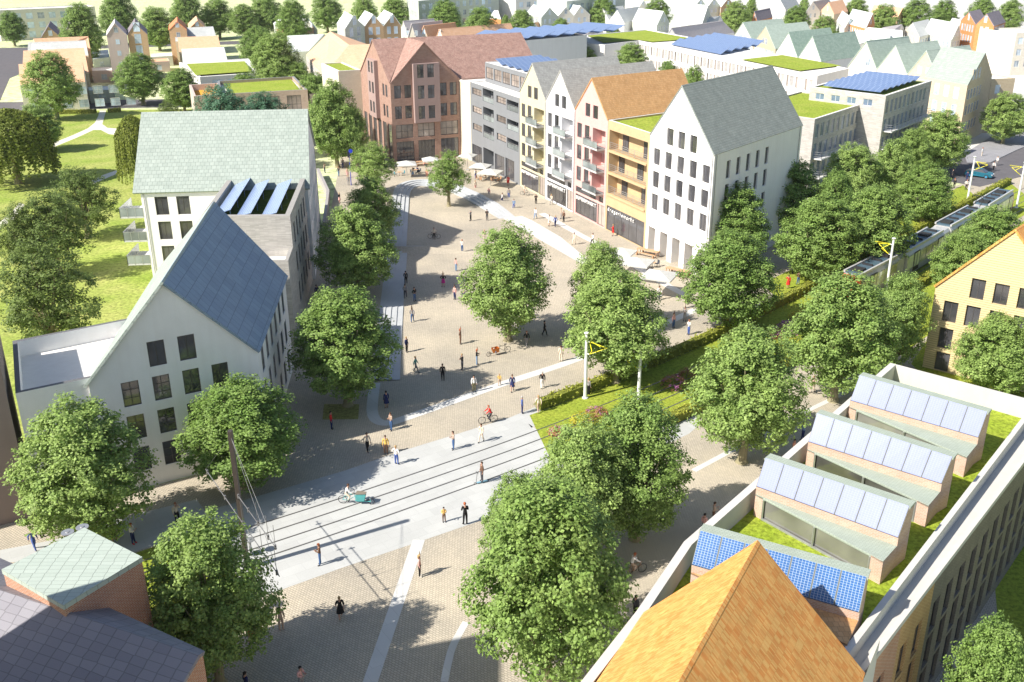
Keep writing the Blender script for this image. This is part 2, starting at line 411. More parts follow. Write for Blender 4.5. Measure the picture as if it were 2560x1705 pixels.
def smooth_path(pts, n=6):
    pts = [Vector((p[0], p[1])) for p in pts]; out = []
    for i in range(len(pts)-1):
        p0 = pts[max(i-1, 0)]; p1 = pts[i]; p2 = pts[i+1]; p3 = pts[min(i+2, len(pts)-1)]
        for k in range(n):
            t = k/n; out.append(.5*((2*p1)+(p2-p0)*t+(2*p0-5*p1+4*p2-p3)*t*t+(3*p1-p0-3*p2+p3)*t**3))
    out.append(pts[-1]); return out
def offs(pts, d):
    out = []
    for i in range(len(pts)):
        a = pts[max(i-1, 0)]; b = pts[min(i+1, len(pts)-1)]; t = (b-a).normalized()
        out.append(pts[i]+Vector((-t.y, t.x))*d)
    return out
def band(name, pts, w, z, mat, n=6, kind='structure', both=None):
    c = smooth_path(pts, n); mb = MB(); a, b = (offs(c, w/2), offs(c, -w/2))
    strip_poly(mb, b, a, z) if False else strip_poly(mb, a, b, z)
    mb.f = [f[::-1] for f in mb.f]; mb.uv = [u[::-1] for u in mb.uv]
    # make sure faces look up
    o = mb.build(name, mat); o['kind'] = kind
    me = o.data; me.update()
    if me.polygons[0].normal.z < 0: me.flip_normals()
    return o
# ================================================================ materials of the setting
def M_cobble():
    m, t, b = newmat('cobblestone', .85, .2)
    P = geo(t)
    mp = nd(t, 'ShaderNodeMapping'); mp.inputs['Rotation'].default_value = (0, 0, RD(35)); t.links.new(P, mp.inputs[0])
    wn = nd(t, 'ShaderNodeTexNoise', i_Scale=.35, i_Detail=2.0); t.links.new(P, wn.inputs['Vector'])
    wx = nd(t, 'ShaderNodeMix', data_type='RGBA', blend_type='ADD'); wx.inputs[0].default_value = .25
    t.links.new(mp.outputs[0], wx.inputs[6]); t.links.new(wn.outputs['Color'], wx.inputs[7])
    k = nd(t, 'ShaderNodeTexBrick'); k.inputs['Scale'].default_value = 1; k.inputs['Brick Width'].default_value = .24; k.inputs['Row Height'].default_value = .16
    k.inputs['Mortar Size'].default_value = .022; k.inputs['Mortar Smooth'].default_value = .6
    k.inputs['Color1'].default_value = rgba((.57, .515, .42)); k.inputs['Color2'].default_value = rgba((.48, .44, .36)); k.inputs['Mortar'].default_value = rgba((.29, .262, .215))
    t.links.new(wx.outputs[2], k.inputs['Vector'])
    n = nd(t, 'ShaderNodeTexNoise', i_Scale=.13, i_Detail=6.0, i_Roughness=.6); t.links.new(P, n.inputs['Vector'])
    x = nd(t, 'ShaderNodeMix', data_type='RGBA', blend_type='MULTIPLY'); x.inputs[0].default_value = 1
    t.links.new(k.outputs[0], x.inputs[6]); t.links.new(ramp(t, n.outputs[0], [(.3, (.78, .78, .79)), (.7, (1.1, 1.07, 1.02))]), x.inputs[7])
    t.links.new(x.outputs[2], b.inputs['Base Color']); bump(t, b, k.outputs['Fac'], .5, -.02)
    return m
def M_slabs(name, col, w, h, mo=.02, rot=0, var=.06, joint=.82):
    m, t, b = newmat(name, .75, .25); P = geo(t)
    mp = nd(t, 'ShaderNodeMapping'); mp.inputs['Rotation'].default_value = (0, 0, RD(rot)); t.links.new(P, mp.inputs[0])
    k = nd(t, 'ShaderNodeTexBrick'); k.inputs['Scale'].default_value = 1; k.inputs['Brick Width'].default_value = w; k.inputs['Row Height'].default_value = h
    k.inputs['Mortar Size'].default_value = mo; k.inputs['Color1'].default_value = rgba(mul(col, 1+var)); k.inputs['Color2'].default_value = rgba(mul(col, 1-var)); k.inputs['Mortar'].default_value = rgba(mul(col, joint))
    t.links.new(mp.outputs[0], k.inputs['Vector'])
    n = nd(t, 'ShaderNodeTexNoise', i_Scale=.25, i_Detail=7.0, i_Roughness=.65); t.links.new(P, n.inputs['Vector'])
    x = nd(t, 'ShaderNodeMix', data_type='RGBA', blend_type='MULTIPLY'); x.inputs[0].default_value = 1
    t.links.new(k.outputs[0], x.inputs[6]); t.links.new(ramp(t, n.outputs[0], [(.3, (.9, .9, .9)), (.7, (1.05,)*3)]), x.inputs[7])
    t.links.new(x.outputs[2], b.inputs['Base Color']); return m
COBBLE = M_cobble()
PAVE = M_slabs('pale_concrete_paving', (.48, .49, .48), 1.6, .9, .015, -34, .04, .88)
KERB = M_slabs('pale_kerb_stone', (.60, .60, .58), 1.0, 3.0, .012, -34, .03)
ASPH = M_plaster('asphalt_surface', (.135, .13, .14), .18)
SIDEW = M_slabs('grey_sidewalk', (.30, .30, .32), .8, .8, .02, 20)
FARW = M_plaster('pale_far_ground', (.62, .61, .58), .06)
GFAR = M_grass('far_pale_meadow', (.58, .66, .34), (.66, .70, .42), .3, 2.0)
LAWN = M_grass('lawn_grass', (.43, .45, .14), (.26, .36, .06), 1.0, 9.0)
TGRASS = M_grass('track_grass', (.34, .39, .055), (.25, .33, .04), 2.0, 14.0)
PATHM = M_plaster('sand_path', (.70, .68, .58), .06)
RAILM = M_plain('rail_steel', (.16, .155, .15), .45, .5, .5)
# ================================================================ ground
gm = MB(); S = 4000
gm.face([(-S, -200, 0), (S, -200, 0), (S, S, 0), (-S, S, 0)]); structure(gm, 'ground', GFAR)
def gs(name, pts, z, mat, **k): return sheet(name, [p if isinstance(p, Vector) else (g(*p) if isinstance(p[0], str) else Vector(p)) for p in pts], z, mat, **k)
gs('town_ground', [(-8, 190), (30, 140), (90, 190), (140, 150), (500, 300), (900, 900), (300, 900), (40, 600), (10, 470), (-20, 330), (-30, 230)], .004, FARW)
gs('cobbled_square', [(-60, 15), (45, 15), (50, 70), (62, 112), (95, 150), (88, 172), (60, 150), (40, 140), (20, 130), (6, 166), (-8, 192), (-22, 200), (-40, 250), (-52, 250), (-34, 200), (-28, 150), (-24, 100), (-22, 88), (-20, 70), (-30, 64.4), (-36, 61), (-70, 40)], .008, COBBLE)
gs('park_lawn', [(-112, 242.5), (-95, 243.5), (-62, 245), (-50, 235), (-40, 160), (-42, 112), (-34, 93), (-33, 78), (-40, 72), (-70, 60), (-140, 90), (-190, 235), (-150, 240)], .008, LAWN)
gs('road', [(-200, 236), (-150, 240), (-112, 243.5), (-93, 246.5), (-62, 248), (-62, 262), (-100, 260), (-112, 258), (-131, 257), (-150, 303), (-162, 385), (-120, 396), (-40, 416), (-30, 330), (-20, 335), (-25, 440), (-70, 425), (-120, 410), (-175, 395), (-260, 380), (-200, 300)], .012, ASPH)
gs('park_path', [('T1', 1350, 1495), ('T1', 1435, 1495), ('R1', 700, 850), ('R1', 735, 875), ('R1', 800, 880), ('R1', 800, 925), ('R1', 745, 918), ('R1', 690, 890), ('R1', 640, 890), ('R1', 520, 945), ('R1', 360, 1010), ('R1', 210, 1018), ('R1', 210, 1000), ('R1', 350, 985), ('R1', 500, 925), ('R1', 600, 880), ('R1', 650, 840), ('R1', 672, 795)], .014, PATHM)
gs('park_path', [('R1', 620, 1240), ('R1', 700, 1200), ('R1', 800, 1165), ('R1', 800, 1190), ('R1', 640, 1258)], .014, PATHM)
gs('park_path', [('R1', 0, 1520), ('R1', 90, 1440), ('R1', 130, 1390), ('R1', 170, 1400), ('R1', 100, 1500), ('R1', 0, 1561)], .014, PATHM)
# track line
RP = smooth_path([(-60, 33.5), (-45, 43), (-28.6, 53.6), (-20.5, 58.8), (-12.7, 63.9), (-2.7, 70.9), (3.1, 75.3), (8.1, 79.3), (12.3, 82.8), (19, 88.8), (27.5, 97.2), (36, 106.3), (52.5, 124.2), (73, 146.7), (95, 170.5), (125, 203)], 5)
def seg(lo, hi, d): return [p for p in offs(RP, d) if lo <= p.x <= hi]
def bandpoly(name, lo, hi, d0, d1, z, mat, **k):
    a = seg(lo, hi, d0); b = seg(lo, hi, d1); return gs(name, a+b[::-1], z, mat, **k)
gs('pale_paving', [('P1', 0, 670), ('P1', 370, 600), ('P1', 860, 440), ('P1', 1340, 325), ('P1', 1400, 405), ('P1', 1900, 260), ('P1', 2345, 130), ('P2', 370, 10), ('R5', 860, 1420), ('R5', 1150, 1330), ('R5', 1640, 1130), ('R5', 2355, 840), ('U3', 1040, 1190), ('U3', 1440, 990), ('U3', 1560, 1040),
   ('R6', 340, 815), ('R5', 2355, 990), ('R5', 2100, 1095), ('R5', 1700, 1235), ('R5', 1310, 1395), ('W', 150, 395), ('W', 280, 490), ('W', 330, 650), ('W', 1020, 390), ('R6', 0, 1330), ('R6', 80, 1265), ('R6', 800, 890), ('R6', 800, 960), ('R6', 130, 1270), ('W', 1220, 400), ('W', 1150, 460), ('P2', 1400, 330), ('P2', 1000, 455), ('P2', 560, 605), ('P2', 0, 795), ('P1', 1780, 990), ('P1', 1700, 1010), ('P1', 1450, 505), ('P1', 920, 680), ('P1', 400, 740), ('P1', 0, 755)], .014, PAVE)
gs('track_bed_grass', [('P1', 920, 690), ('P1', 1448, 512), ('P1', 1690, 1000), ('P1', 1200, 1150), ('P1', 500, 900)], .012, TGRASS)
a = seg(1.0, 84, 2.6); b = seg(2.6, 84, -5.4)
gs('track_bed_grass', a+b[::-1], .018, TGRASS)
bandpoly('verge_grass', 29.5, 78, 4.2, 8.2, .018, TGRASS)
bandpoly('verge_grass', 33, 90, -13, -6.4, .018, TGRASS)
gs('terrace_lawn', [(39, 88), (52, 108), (80, 138), (100, 120), (90, 60), (30, 30), (26, 40), (34, 60), (39, 72)], .012, TGRASS)
gs('asphalt_road', [(72, 166), (77.5, 160), (98, 174), (130, 150), (200, 190), (200, 300), (130, 240), (97, 200), (84, 182)], .012, ASPH)
mb = MB(); mb.poly_prism([(83.2, 178.2), (87.6, 178.3), (97, 188.6), (116, 208), (112, 220), (86, 186)], 0.0, .13); structure(mb, 'pavement', SIDEW)
for d in (0, -1.40, -2.75, -4.15):
    mb = MB(); c = offs(RP, d); a, b = offs(c, .06), offs(c, -.06)
    for i in range(len(a)-1):
        mb.face([V3(b[i], .032), V3(b[i+1], .032), V3(a[i+1], .032), V3(a[i], .032)])
        mb.face([V3(b[i], .0), V3(b[i+1], .0), V3(b[i+1], .032), V3(b[i], .032)]); mb.face([V3(a[i+1], .0), V3(a[i], .0), V3(a[i], .032), V3(a[i+1], .032)])
    structure(mb, 'tram_rail', RAILM)
# stone bands in the square
band('stone_band', [g('R5', 240, 1090), g('R5', 225, 1200), g('R5', 222, 1290), g('R5', 252, 1345), g('R5', 330, 1362), g('R5', 480, 1318), g('R5', 1100, 1100), g('R5', 1640, 920), g('U3', 370, 1150), g('U3', 740, 985)], 1.0, .018, KERB, 8)
band('stone_band', [g('P2', 538, 600), g('P2', 370, 1090), g('P2', 207, 1568), g('P2', 130, 1800)], .85, .018, KERB)
band('stone_band', [g('P2', 860, 1160), g('P2', 830, 1210), g('P2', 760, 1350), g('P2', 710, 1568)], .45, .018, KERB)
band('stone_band', [g('R6', 1560, 850), g('R6', 1450, 920), g('R6', 1170, 1130), g('R6', 790, 1320), g('W', 1180, 690)], .5, .018, KERB)
band('stone_band', [g('U2', 220, 330), g('U2', 560, 500), g('U2', 1170, 840), g('U2', 1480, 1000), g('U3', 340, 670), g('U3', 640, 830)], 1.1, .018, KERB)
gs('stone_band', [('U2', 330, 545), ('U2', 700, 705), ('U2', 1000, 880), ('U2', 1240, 1080), ('U2', 1400, 1190), ('U2', 1300, 1200), ('U2', 1170, 1130), ('U2', 850, 945), ('U2', 500, 740), ('U2', 250, 600)], .016, KERB)
gs('tree_pit_grass', [('R5', 0, 1235), ('R5', 132, 1235), ('R5', 125, 1337), ('R5', -120, 1340), ('R5', -110, 1235)], .02, M_grass('pit_grass', (.30, .30, .10), (.36, .34, .14), 3))
# steps: treads rise outwards from the sunken side of the square
IN = smooth_path([g('R5', 410, 1070), g('R5', 432, 600), g('R5', 460, 200), g('U1', 1370, 1552), g('U1', 1385, 1300), g('U1', 1400, 1000), g('U1', 1412, 860), g('U1', 1440, 785), g('U1', 1500, 742), g('U1', 1600, 728), (-11.5, 161.0), (-9.2, 157.2), (-7.2, 153.7), (-4.3, 147.6), (-1.8, 142)], 5)
OUTD = 2.6
mb = MB(); nI = len(IN)
def stepz(i, k):
    f = min(1, max(0, (i-1)/14)); e = min(1, max(0, (nI-1-i)/5)); return .015+(.06+.09*f)*k*e
tread = [offs(IN, OUTD*k/4*1.0) for k in range(5)]
for k in range(4):
    for i in range(nI-1):
        z0, z1 = stepz(i, k+1), stepz(i+1, k+1); w0, w1 = (stepz(i, k) if k else 0), (stepz(i+1, k) if k else 0)
        A, B = tread[k], tread[k+1]
        mb.face([V3(A[i+1], z1), V3(A[i], z0), V3(B[i], z0), V3(B[i+1], z1)][::-1])
        mb.face([V3(A[i], w0), V3(A[i+1], w1), V3(A[i+1], z1), V3(A[i], z0)][::-1])
steps = structure(mb, 'stone_steps', M_slabs('step_stone', (.47, .49, .505), 1.2, 3, .012, 10, .03))
mb = MB(); rimo = offs(IN, OUTD+7)
for i in range(nI-1):
    mb.face([V3(tread[4][i], stepz(i, 4)), V3(rimo[i], .01), V3(rimo[i+1], .01), V3(tread[4][i+1], stepz(i+1, 4))])
o = structure(mb, 'cobbled_promenade', COBBLE)
# ================================================================ buildings round the square
BR_Y = M_brick('yellow_brick', (.63, .57, .38), (.68, .62, .43), (.58, .54, .40), .28, .09, .014, noise=.1)
BR_P = M_brick('pink_brick', (.70, .40, .37), (.74, .46, .42), (.62, .42, .40), .28, .09, .014, noise=.1)
BR_W = M_brick('white_brick', (.78, .78, .79), (.74, .74, .76), (.68, .68, .70), .28, .09, .012, noise=.05)
BR_O = M_brick('ochre_brick', (.62, .44, .24), (.56, .40, .23), (.56, .44, .29), .28, .09, .012, noise=.12)
BR_C = M_brick('cream_brick', (.70, .64, .50), (.76, .70, .56), (.62, .58, .48), .35, .10, .014, noise=.1)
BR_R = M_brick('red_brick', (.36, .19, .14), (.44, .265, .205), (.42, .31, .26), .6, .14, .03, noise=.2)
BR_G = M_brick('grey_brick', (.44, .42, .39), (.60, .58, .54), (.42, .40, .38), .9, .10, .012, noise=.16)
BR_T = M_brick('tan_cladding', (.70, .57, .33), (.68, .55, .31), (.42, .33, .18), 60.0, .22, .028, noise=.06, bumpd=.05)
BR_DK = M_brick('dark_brick', (.22, .195, .17), (.27, .24, .21), (.15, .135, .12), .28, .09, .014)
BR_RD = M_brick('rust_brick', (.44, .18, .10), (.52, .24, .14), (.55, .42, .33), .30, .10, .022, noise=.18)
BR_PB = M_brick('pale_red_brick', (.50, .31, .22), (.60, .40, .30), (.58, .48, .40), .28, .09, .016, noise=.16)
MAUVE = M_plaster('mauve_render', (.37, .27, .25), .05)
GREYR = M_plaster('grey_render', (.225, .235, .25), .06)
RF_GR = M_roof('mint_shingle', (.335, .39, .35), (.39, .445, .40), .55, .6, .68, noise=.14)
RF_GY = M_roof('greygreen_tile', (.28, .315, .295), (.33, .36, .335), .3, .32, .7)
RF_GS = M_roof('grey_tile', (.38, .38, .36), (.46, .46, .435), .3, .32, .72)
RF_OR = M_roof('orange_clay_tile', (.64, .38, .18), (.54, .30, .13), .26, .34, .7, noise=.2)
RF_OB = M_brick('blended_orange_shingle', (.90, .53, .18), (.78, .27, .06), (.70, .34, .10), .075, .34, .006, .6, noise=.22)
RF_RD = M_roof('reddish_brown_tile', (.37, .225, .185), (.47, .31, .26), .26, .30, .75, noise=.3)
RF_BL = M_roof('blue_slate', (.22, .30, .41), (.26, .345, .455), .9, .95, .5, rough=.5, mo=.02, noise=.12)
RF_PK = M_roof('peach_tile', (.74, .46, .28), (.80, .54, .36), .4, .5, .85, noise=.08)
SLATE = M_scales('slate_scales', (.215, .21, .24), (.26, .255, .285), .8)
MINTS = M_scales('mint_scales', (.39, .455, .40), (.43, .495, .44), .6)
GREENR = M_grass('green_roof_grass', (.34, .39, .07), (.26, .35, .04), 2.0, 12.0)
SEDUM = M_grass('dark_sedum', (.10, .15, .02), (.06, .11, .02), 2.5, 10.0)
ROOFW = M_plaster('white_roof_membrane', (.74, .73, .71), .04)
PVN = M_pv('blue_photovoltaic_cells', (.045, .135, .36), (.06, .17, .42), (.50, .60, .75), .154, .154, .2, .009)
PVF = M_pv('photovoltaic_panel', (.11, .18, .35), (.13, .20, .38), (.34, .42, .56), 1.0, .55, .35, .05)
PVL = M_pv('pale_photovoltaic_panel', (.30, .335, .56), (.31, .345, .57), (.36, .40, .60), .154, .154, .5, .012); PVL.node_tree.nodes['Principled BSDF'].inputs['Specular IOR Level'].default_value = .22
T = dirv(-66.05); TN = Vector((-T.y, T.x))           # row facade direction, TN points away from the square
RA = g('U2', 578, 345); BK = dirv(34.6)
def row(u, d=0.0): return RA+T*u+BK*d
def facade_parts(th, P, t, u0, u1, z0, z1, dep): pass
def add_box(name, th, mat, c, ax, hx, hy, hz, lab=None):
    m = MB(); m.box(c, ax, hx, hy, hz); return m.build(name, mat, th, lab)
def railing(th, P, t, u0, u1, z, out, mat=None, h=1.0, name='balcony_railing', sides=True, bars=0):
    n = Vector((t.y, -t.x)); m = MB()
    def pt(u, o, zz): q = P+t*u+n*o; return V3(q, zz)
    runs = [((u0, out), (u1, out))]
    if sides: runs += [((u0, 0), (u0, out)), ((u1, 0), (u1, out))]
    for a, b in runs:
        for k in ([h] if bars == 0 else [h*i/bars for i in range(1, bars+1)]): m.beam(pt(*a, z+k), pt(*b, z+k), .05)
        L = abs(a[0]-b[0])+abs(a[1]-b[1]); c = max(1, int(L/1.6))
        for i in range(c+1):
            f = i/c; u = a[0]+(b[0]-a[0])*f; o = a[1]+(b[1]-a[1])*f; m.beam(pt(u, o, z), pt(u, o, z+h), .05)
    m.build(name, mat or STEEL, th)
GLR = M_glass('balcony_glass', (.15, .17, .17), .1, .6)
def text_mesh(s, size, th, mat, P, t, u0, u1, z0, out=.12, slope=0, ext=.05, name='sign', space=1.25):
    cu = bpy.data.curves.new('t', 'FONT'); cu.body = s; cu.size = 1; cu.extrude = .06; cu.space_character = space
    o = bpy.data.objects.new('t', cu); COL.objects.link(o); dg = bpy.context.evaluated_depsgraph_get()
    me = bpy.data.meshes.new_from_object(o.evaluated_get(dg)); bpy.data.objects.remove(o)
    xs = [v.co.x for v in me.vertices]; ys = [v.co.y for v in me.vertices]
    sx = (u1-u0)/(max(xs)-min(xs)); sy = size/.7; n = Vector((t.y, -t.x)); of = Vector(th['_o'])
    for v in me.vertices:
        q = P+t*(u0+(v.co.x-min(xs))*sx)+n*(out+v.co.z); v.co = V3(q, z0+v.co.y*sy)-of
    me.materials.append(mat); o = bpy.data.objects.new(name, me); COL.objects.link(o); o.parent = th; return o
SIGNW = M_plain('white_sign_letters', (.85, .85, .84), .5)
def row_house(off, wm, rm, name, label, ridge_len, rm2=None, bandc=None, backm=None):
    a, b = off, off+9.7
    u = .0
    wf = [(3.1, 4.5, 15.0, 16.84, 'n'), (5.35, 6.8, 15.0, 16.84, 'n')]
    for z in (5.27, 8.45, 11.62):
        wf += [(.72, 2.12, z, z+2.1, 'n'), (3.02, 4.45, z, z+2.1, 'n'), (5.45, 9.1, z-.25, z+2.1, ('back', 1.5))]
    wf += [(7.7, 9.0, 3.55, 4.35, 'n'), (.6, 6.85, 3.5, 4.35, 'sl'), (.6, 7.3, .22, 3.2, 's'), (7.45, 9.4, .15, 3.2, 'k')]
    P0, P1 = row(a), row(b)
    L = ridge_len
    th = gable_house(name, label, 'house', P0, P1, P1+BK*L, P0+BK*L, 15.6, (P0+P1)/2, (P0+P1)/2+BK*L, 20.5, wm, rm, wf=wf, dep=.28, ov=.12)
    n = Vector((T.y, -T.x))
    for z in (5.02, 8.2, 11.37):
        c = P0+T*7.0+n*.55; bl = add_box('balcony', th, M_plaster('balcony_concrete', (.5, .5, .49)), (c.x, c.y, z-.12), T, 2.1, .75, .12)
        railing(th, P0, T, 4.95, 9.1, z, 1.28, STEEL, 1.0)
        m = MB()
        for (p, q) in [((4.95, 1.3), (9.1, 1.3)), ((4.95, .02), (4.95, 1.3))]:
            A = P0+T*p[0]+n*p[1]; B = P0+T*q[0]+n*q[1]; m.beam(V3(A, z+.5), V3(B, z+.5), .03, .8)
        m.build('balcony_screen', GLR, th)
        A = P0+T*8.0+n*(-1.46); mt = Matrix.Translation((A.x-th['_o'][0], A.y-th['_o'][1], z+.02)) @ Matrix.Rotation(atan2(T.y, T.x), 4, 'Z')
        fo = inst(window_mesh(1.7, 2.15, 2, 1, .08, DKFRAME, 'frame'), 'balcony_door', th, mt); inst(window_mesh(1.7, 2.15, 1, 1, .08, GLASS, 'pane'), 'pane', fo, Matrix.Identity(4))
    text_mesh('SUPERMARKT', .50, th, SIGNW, P0, T, 1.0, 7.2, 2.5)
    return th
row_house(0, BR_Y, RF_GS, 'gabled_house', 'narrow yellow brick gabled house with SUPERMARKT shopfront beside the grey block', 17)
row_house(9.72, BR_W, RF_GS, 'gabled_house', 'narrow white brick gabled house with SUPERMARKT shopfront between yellow and pink houses', 18)
row_house(19.5, BR_P, RF_OR, 'gabled_house', 'narrow pink brick gabled house with orange roof and SUPERMARKT shopfront', 17)
# ochre flat house with loggias
P0, P1 = row(29.25), row(40.15)
wf = [(.45, 10.5, z, z+2.75, ('back', 1.5)) for z in (5.35, 8.4, 11.45)]+[(.35, 10.5, .1, 3.6, 's')]
ochre = flat_house('apartment_house', 'ochre brick flat-roofed house with long railed loggias and drogeriemarkt shop', 'house', [P0, P1, P1+BK*14, P0+BK*14], 15.45, BR_O, GREENR, {0: wf}, .25, .35, capm=ROOFW)
for z, us in ((5.35, (2.6, 7.9)), (8.4, (1.6, 6.6)), (11.45, (2.5, 8.0))):
    railing(ochre, P0, T, .5, 10.4, z, -.12, STEEL, 1.05, sides=False, bars=4)
    add_box('loggia_slab', ochre, BR_O, tuple(P0+T*5.45+Vector((T.y, -T.x))*.08)+(z-.15,), T, 5.05, .1, .13)
    for uu in us:
        A = P0+T*uu-Vector((T.y, -T.x))*1.46; mt = Matrix.Translation((A.x-ochre['_o'][0], A.y-ochre['_o'][1], z)) @ Matrix.Rotation(atan2(T.y, T.x), 4, 'Z')
        fo = inst(window_mesh(1.5, 2.4, 2, 1, .08, DKFRAME, 'frame'), 'balcony_door', ochre, mt); inst(window_mesh(1.5, 2.4, 1, 1, .08, GLASS, 'pane'), 'pane', fo, Matrix.Identity(4))
text_mesh('drogeriemarkt', .50, ochre, SIGNW, P0, T, .9, 8.0, 2.95, space=1.6)
# big white corner house
c5 = row(40.2); cr = c5+T*14.1; rf0 = c5+T*6.6; rdg = Vector((16.0, 16.7)); ev = Vector((15.28, 18.6))
wf = []
for i in range(3): wf.append((3.85+i*2.55, 5.35+i*2.55, 14.7, 16.8, 'x' if i == 2 else 'c'))
for z in (11.72, 8.78, 5.85):
    for i in range(5): wf.append((1.05+i*2.72, 2.55+i*2.72, z, z+2.1, 'c'))
wf += [(.66+i*2.85 if i else .66, (.66+i*2.85 if i else .66)+(1.65 if i == 0 else 1.75), .0, 3.45, ('back', 3.2)) for i in range(5)]
wr = [(3.2+i*2.56, 4.2+i*2.56, z, z+2.15, 'n') for i in range(5) for z in (11.9, 9.05, 6.1, 3.1)]
bigw = gable_house('corner_house', 'large white rendered corner house with steep grey-green roof and ground-floor arcade', 'house', c5, cr, cr+ev, c5+ev, 15.4, rf0, rf0+ev*1.0, 22.27, WHITE, RF_GY, wf=wf, wr=wr, dep=.35, ov=.1)
nT = Vector((T.y, -T.x))
for i in range(1, 5):
    A = c5+T*(.66+i*2.85+.9)-nT*3.15; mt = Matrix.Translation((A.x-bigw['_o'][0], A.y-bigw['_o'][1], .02)) @ Matrix.Rotation(atan2(T.y, T.x), 4, 'Z')
    fo = inst(window_mesh(1.7, 3.3, 2, 1, .1, DKFRAME, 'frame'), 'shop_window', bigw, mt); inst(window_mesh(1.7, 3.3, 1, 1, .1, GLASSC, 'pane'), 'pane', fo, Matrix.Identity(4))
# grey modern block
P0, P1 = row(-21.66), row(-.06)
wf = []
for k, z in enumerate((12.35, 9.15, 6.0)):
    wf += [(.9, 5.3, z, z+1.2, 'sl' if False else 'g'), (5.9, 10.7, z-.55, z+1.7, ('back', 1.6)), (12.0, 16.0, z+.05, z+1.25, 'g'), (16.4, 21.1, z-.55, z+1.2, ('back', 1.6))]
wf += [(.4, 5.0, .1, 3.3, 's'), (5.7, 10.5, .05, 3.6, ('back', 2.0)), (11.0, 15.2, .1, 3.5, 's'), (15.6, 19.3, .1, 3.6, 's')]
grey = flat_house('apartment_block', 'grey rendered apartment block with dark loggias and setback glazed top storey', 'apartment block', [P0, P1, P1+BK*18, P0+BK*18], 14.4, GREYR, ROOFW, {0: wf}, .1, .5, dep=.35, capm=ROOFW)
for z in (12.35, 9.15, 6.0):
    for ua, ub in ((5.95, 10.65), (16.45, 21.05)):
        railing(grey, P0, T, ua, ub, z-.55, -.1, STEEL, 1.0, sides=False)
        m = MB(); A = P0+T*ua-nT*.12; B = P0+T*ub-nT*.12; m.beam(V3(A, z-.1), V3(B, z-.1), .03, .8); m.build('balcony_screen', GLR, grey)
        A = P0+T*(ua+1.5)-nT*1.55; mt = Matrix.Translation((A.x-grey['_o'][0], A.y-grey['_o'][1], z-.5)) @ Matrix.Rotation(atan2(T.y, T.x), 4, 'Z')
        fo = inst(window_mesh(1.5, 2.1, 1, 1, .1, STEEL, 'frame'), 'balcony_door', grey, mt); inst(window_mesh(1.5, 2.1, 1, 1, .1, GLASS, 'pane'), 'pane', fo, Matrix.Identity(4))
    m = MB()
pp0 = g('F', 1257, 342, 17.75); pp1 = pp0+T*20; 
def near(p, q): return (p-q).length
pw = [(.5+i*3.7, .5+i*3.7+3.2, 15.0, 17.0, 'g') for i in range(5)]
pent = flat_house('penthouse', 'setback grey glazed penthouse with blue solar panels on the grey block', 'penthouse', [pp0, pp0+T*19.5, pp0+T*19.5+BK*11, pp0+BK*11], 17.75, GREYR, ROOFW, {0: pw}, .1, .3, z0=14.32, capm=ROOFW)
def pv_rows(parent, org, ax, ay, nrow, pitch, length, depth, z, rise, mat=None, name='solar_panel_row', seg=1):
    """sawtooth rows: org corner, ax along a row, ay from row to row (panel rises along ay)"""
    for i in range(nrow):
        a = org+ay*(i*pitch); m = MB(); p0, p1 = V3(a, z), V3(a+ax*length, z); p2, p3 = V3(a+ax*length+ay*depth, z+rise), V3(a+ay*depth, z+rise)
        uvs = [(0, 0), (length, 0), (length, depth), (0, depth)]
        m.face([p0, p1, p2, p3], uvs); lo = Vector((0, 0, -.07)); m.face([p3+lo, p2+lo, p1+lo, p0+lo])
        for q, r_ in ((p0, p1), (p1, p2), (p2, p3), (p3, p0)): m.face([q+lo, r_+lo, r_, q])
        for f in (.08, .5, .92):
            b = a+ax*(length*f); m.beam(V3(b+ay*depth*.9, z-.35), V3(b+ay*depth*.9, z+rise*.88-.05), .06)
        m.build(name, mat or PVF, parent)
pv_rows(pent, pp0+T*18.8+BK*.6, BK, -T, 5, 3.1, 10, 2.9, 17.9, .75)
# cream brick infill beside the grey block
R0_ = g('U1', 1500, 385); RT = dirv(23.5); RN = Vector((RT.y, -RT.x)); cl = R0_-RT*4.25; crr = R0_+RT*9.0
flat_house('side_building', 'narrow cream brick building squeezed between red gabled house and grey block', 'building', [crr+RT*.05, row(-21.7), row(-21.7, 12), crr+RT*.05-RN*9], 14.3, BR_C, ROOFW, {}, .15, .3, capm=ROOFW)
# red corner house: long main roof + front cross gable + oriels
RB = -RN
mainL = 22.5; far = cl+RB*19.6
rge0 = cl+RB*9.8
lenR = 30.0
wl = []
for z in (11.6, 7.9): wl += [(14.5+i*1.9, 14.5+i*1.9+1.2, z, z+2.2, 'n') for i in range(2)]
wl += [(.8+i*3.2, 3.0+i*3.2, .2, 6.8, 'x') for i in range(6)]
fw = []
for z in (11.6, 7.93): fw += [(.65, 1.98, z, z+2.3, 'x'), (2.6, 3.9, z, z+2.3, 'x'), (9.42, 10.72, z, z+2.3, 'x'), (11.35, 12.7, z, z+2.3, 'x')]
fw += [(.62, 4.0, 4.35, 6.85, 'g'), (.62, 4.0, .1, 3.75, 's'), (4.85, 8.15, 4.35, 6.85, 'g'), (4.85, 8.15, .1, 3.75, 's'), (9.3, 12.8, 4.35, 6.9, 'g'), (9.3, 12.8, .1, 3.75, 's')]
red = thing('corner_house', 'large red brick corner house with mauve oriels and long reddish-brown roof', 'house', tuple(cl+RB*8+RT*10)+(0,))
m = MB(); ze, zr = 14.45, 21.2
L13 = (crr-cl).length
wall(m, red, cl, crr, 0, [(0, 0), (L13, 0), (L13, ze), (6.63, zr-.02), (0, ze)], fw, .25)
wall(m, red, far, cl, 0, [(0, 0), (19.6, 0), (19.6, ze), (9.8, zr), (0, ze)], wl, .25)
e2 = cl+RT*lenR
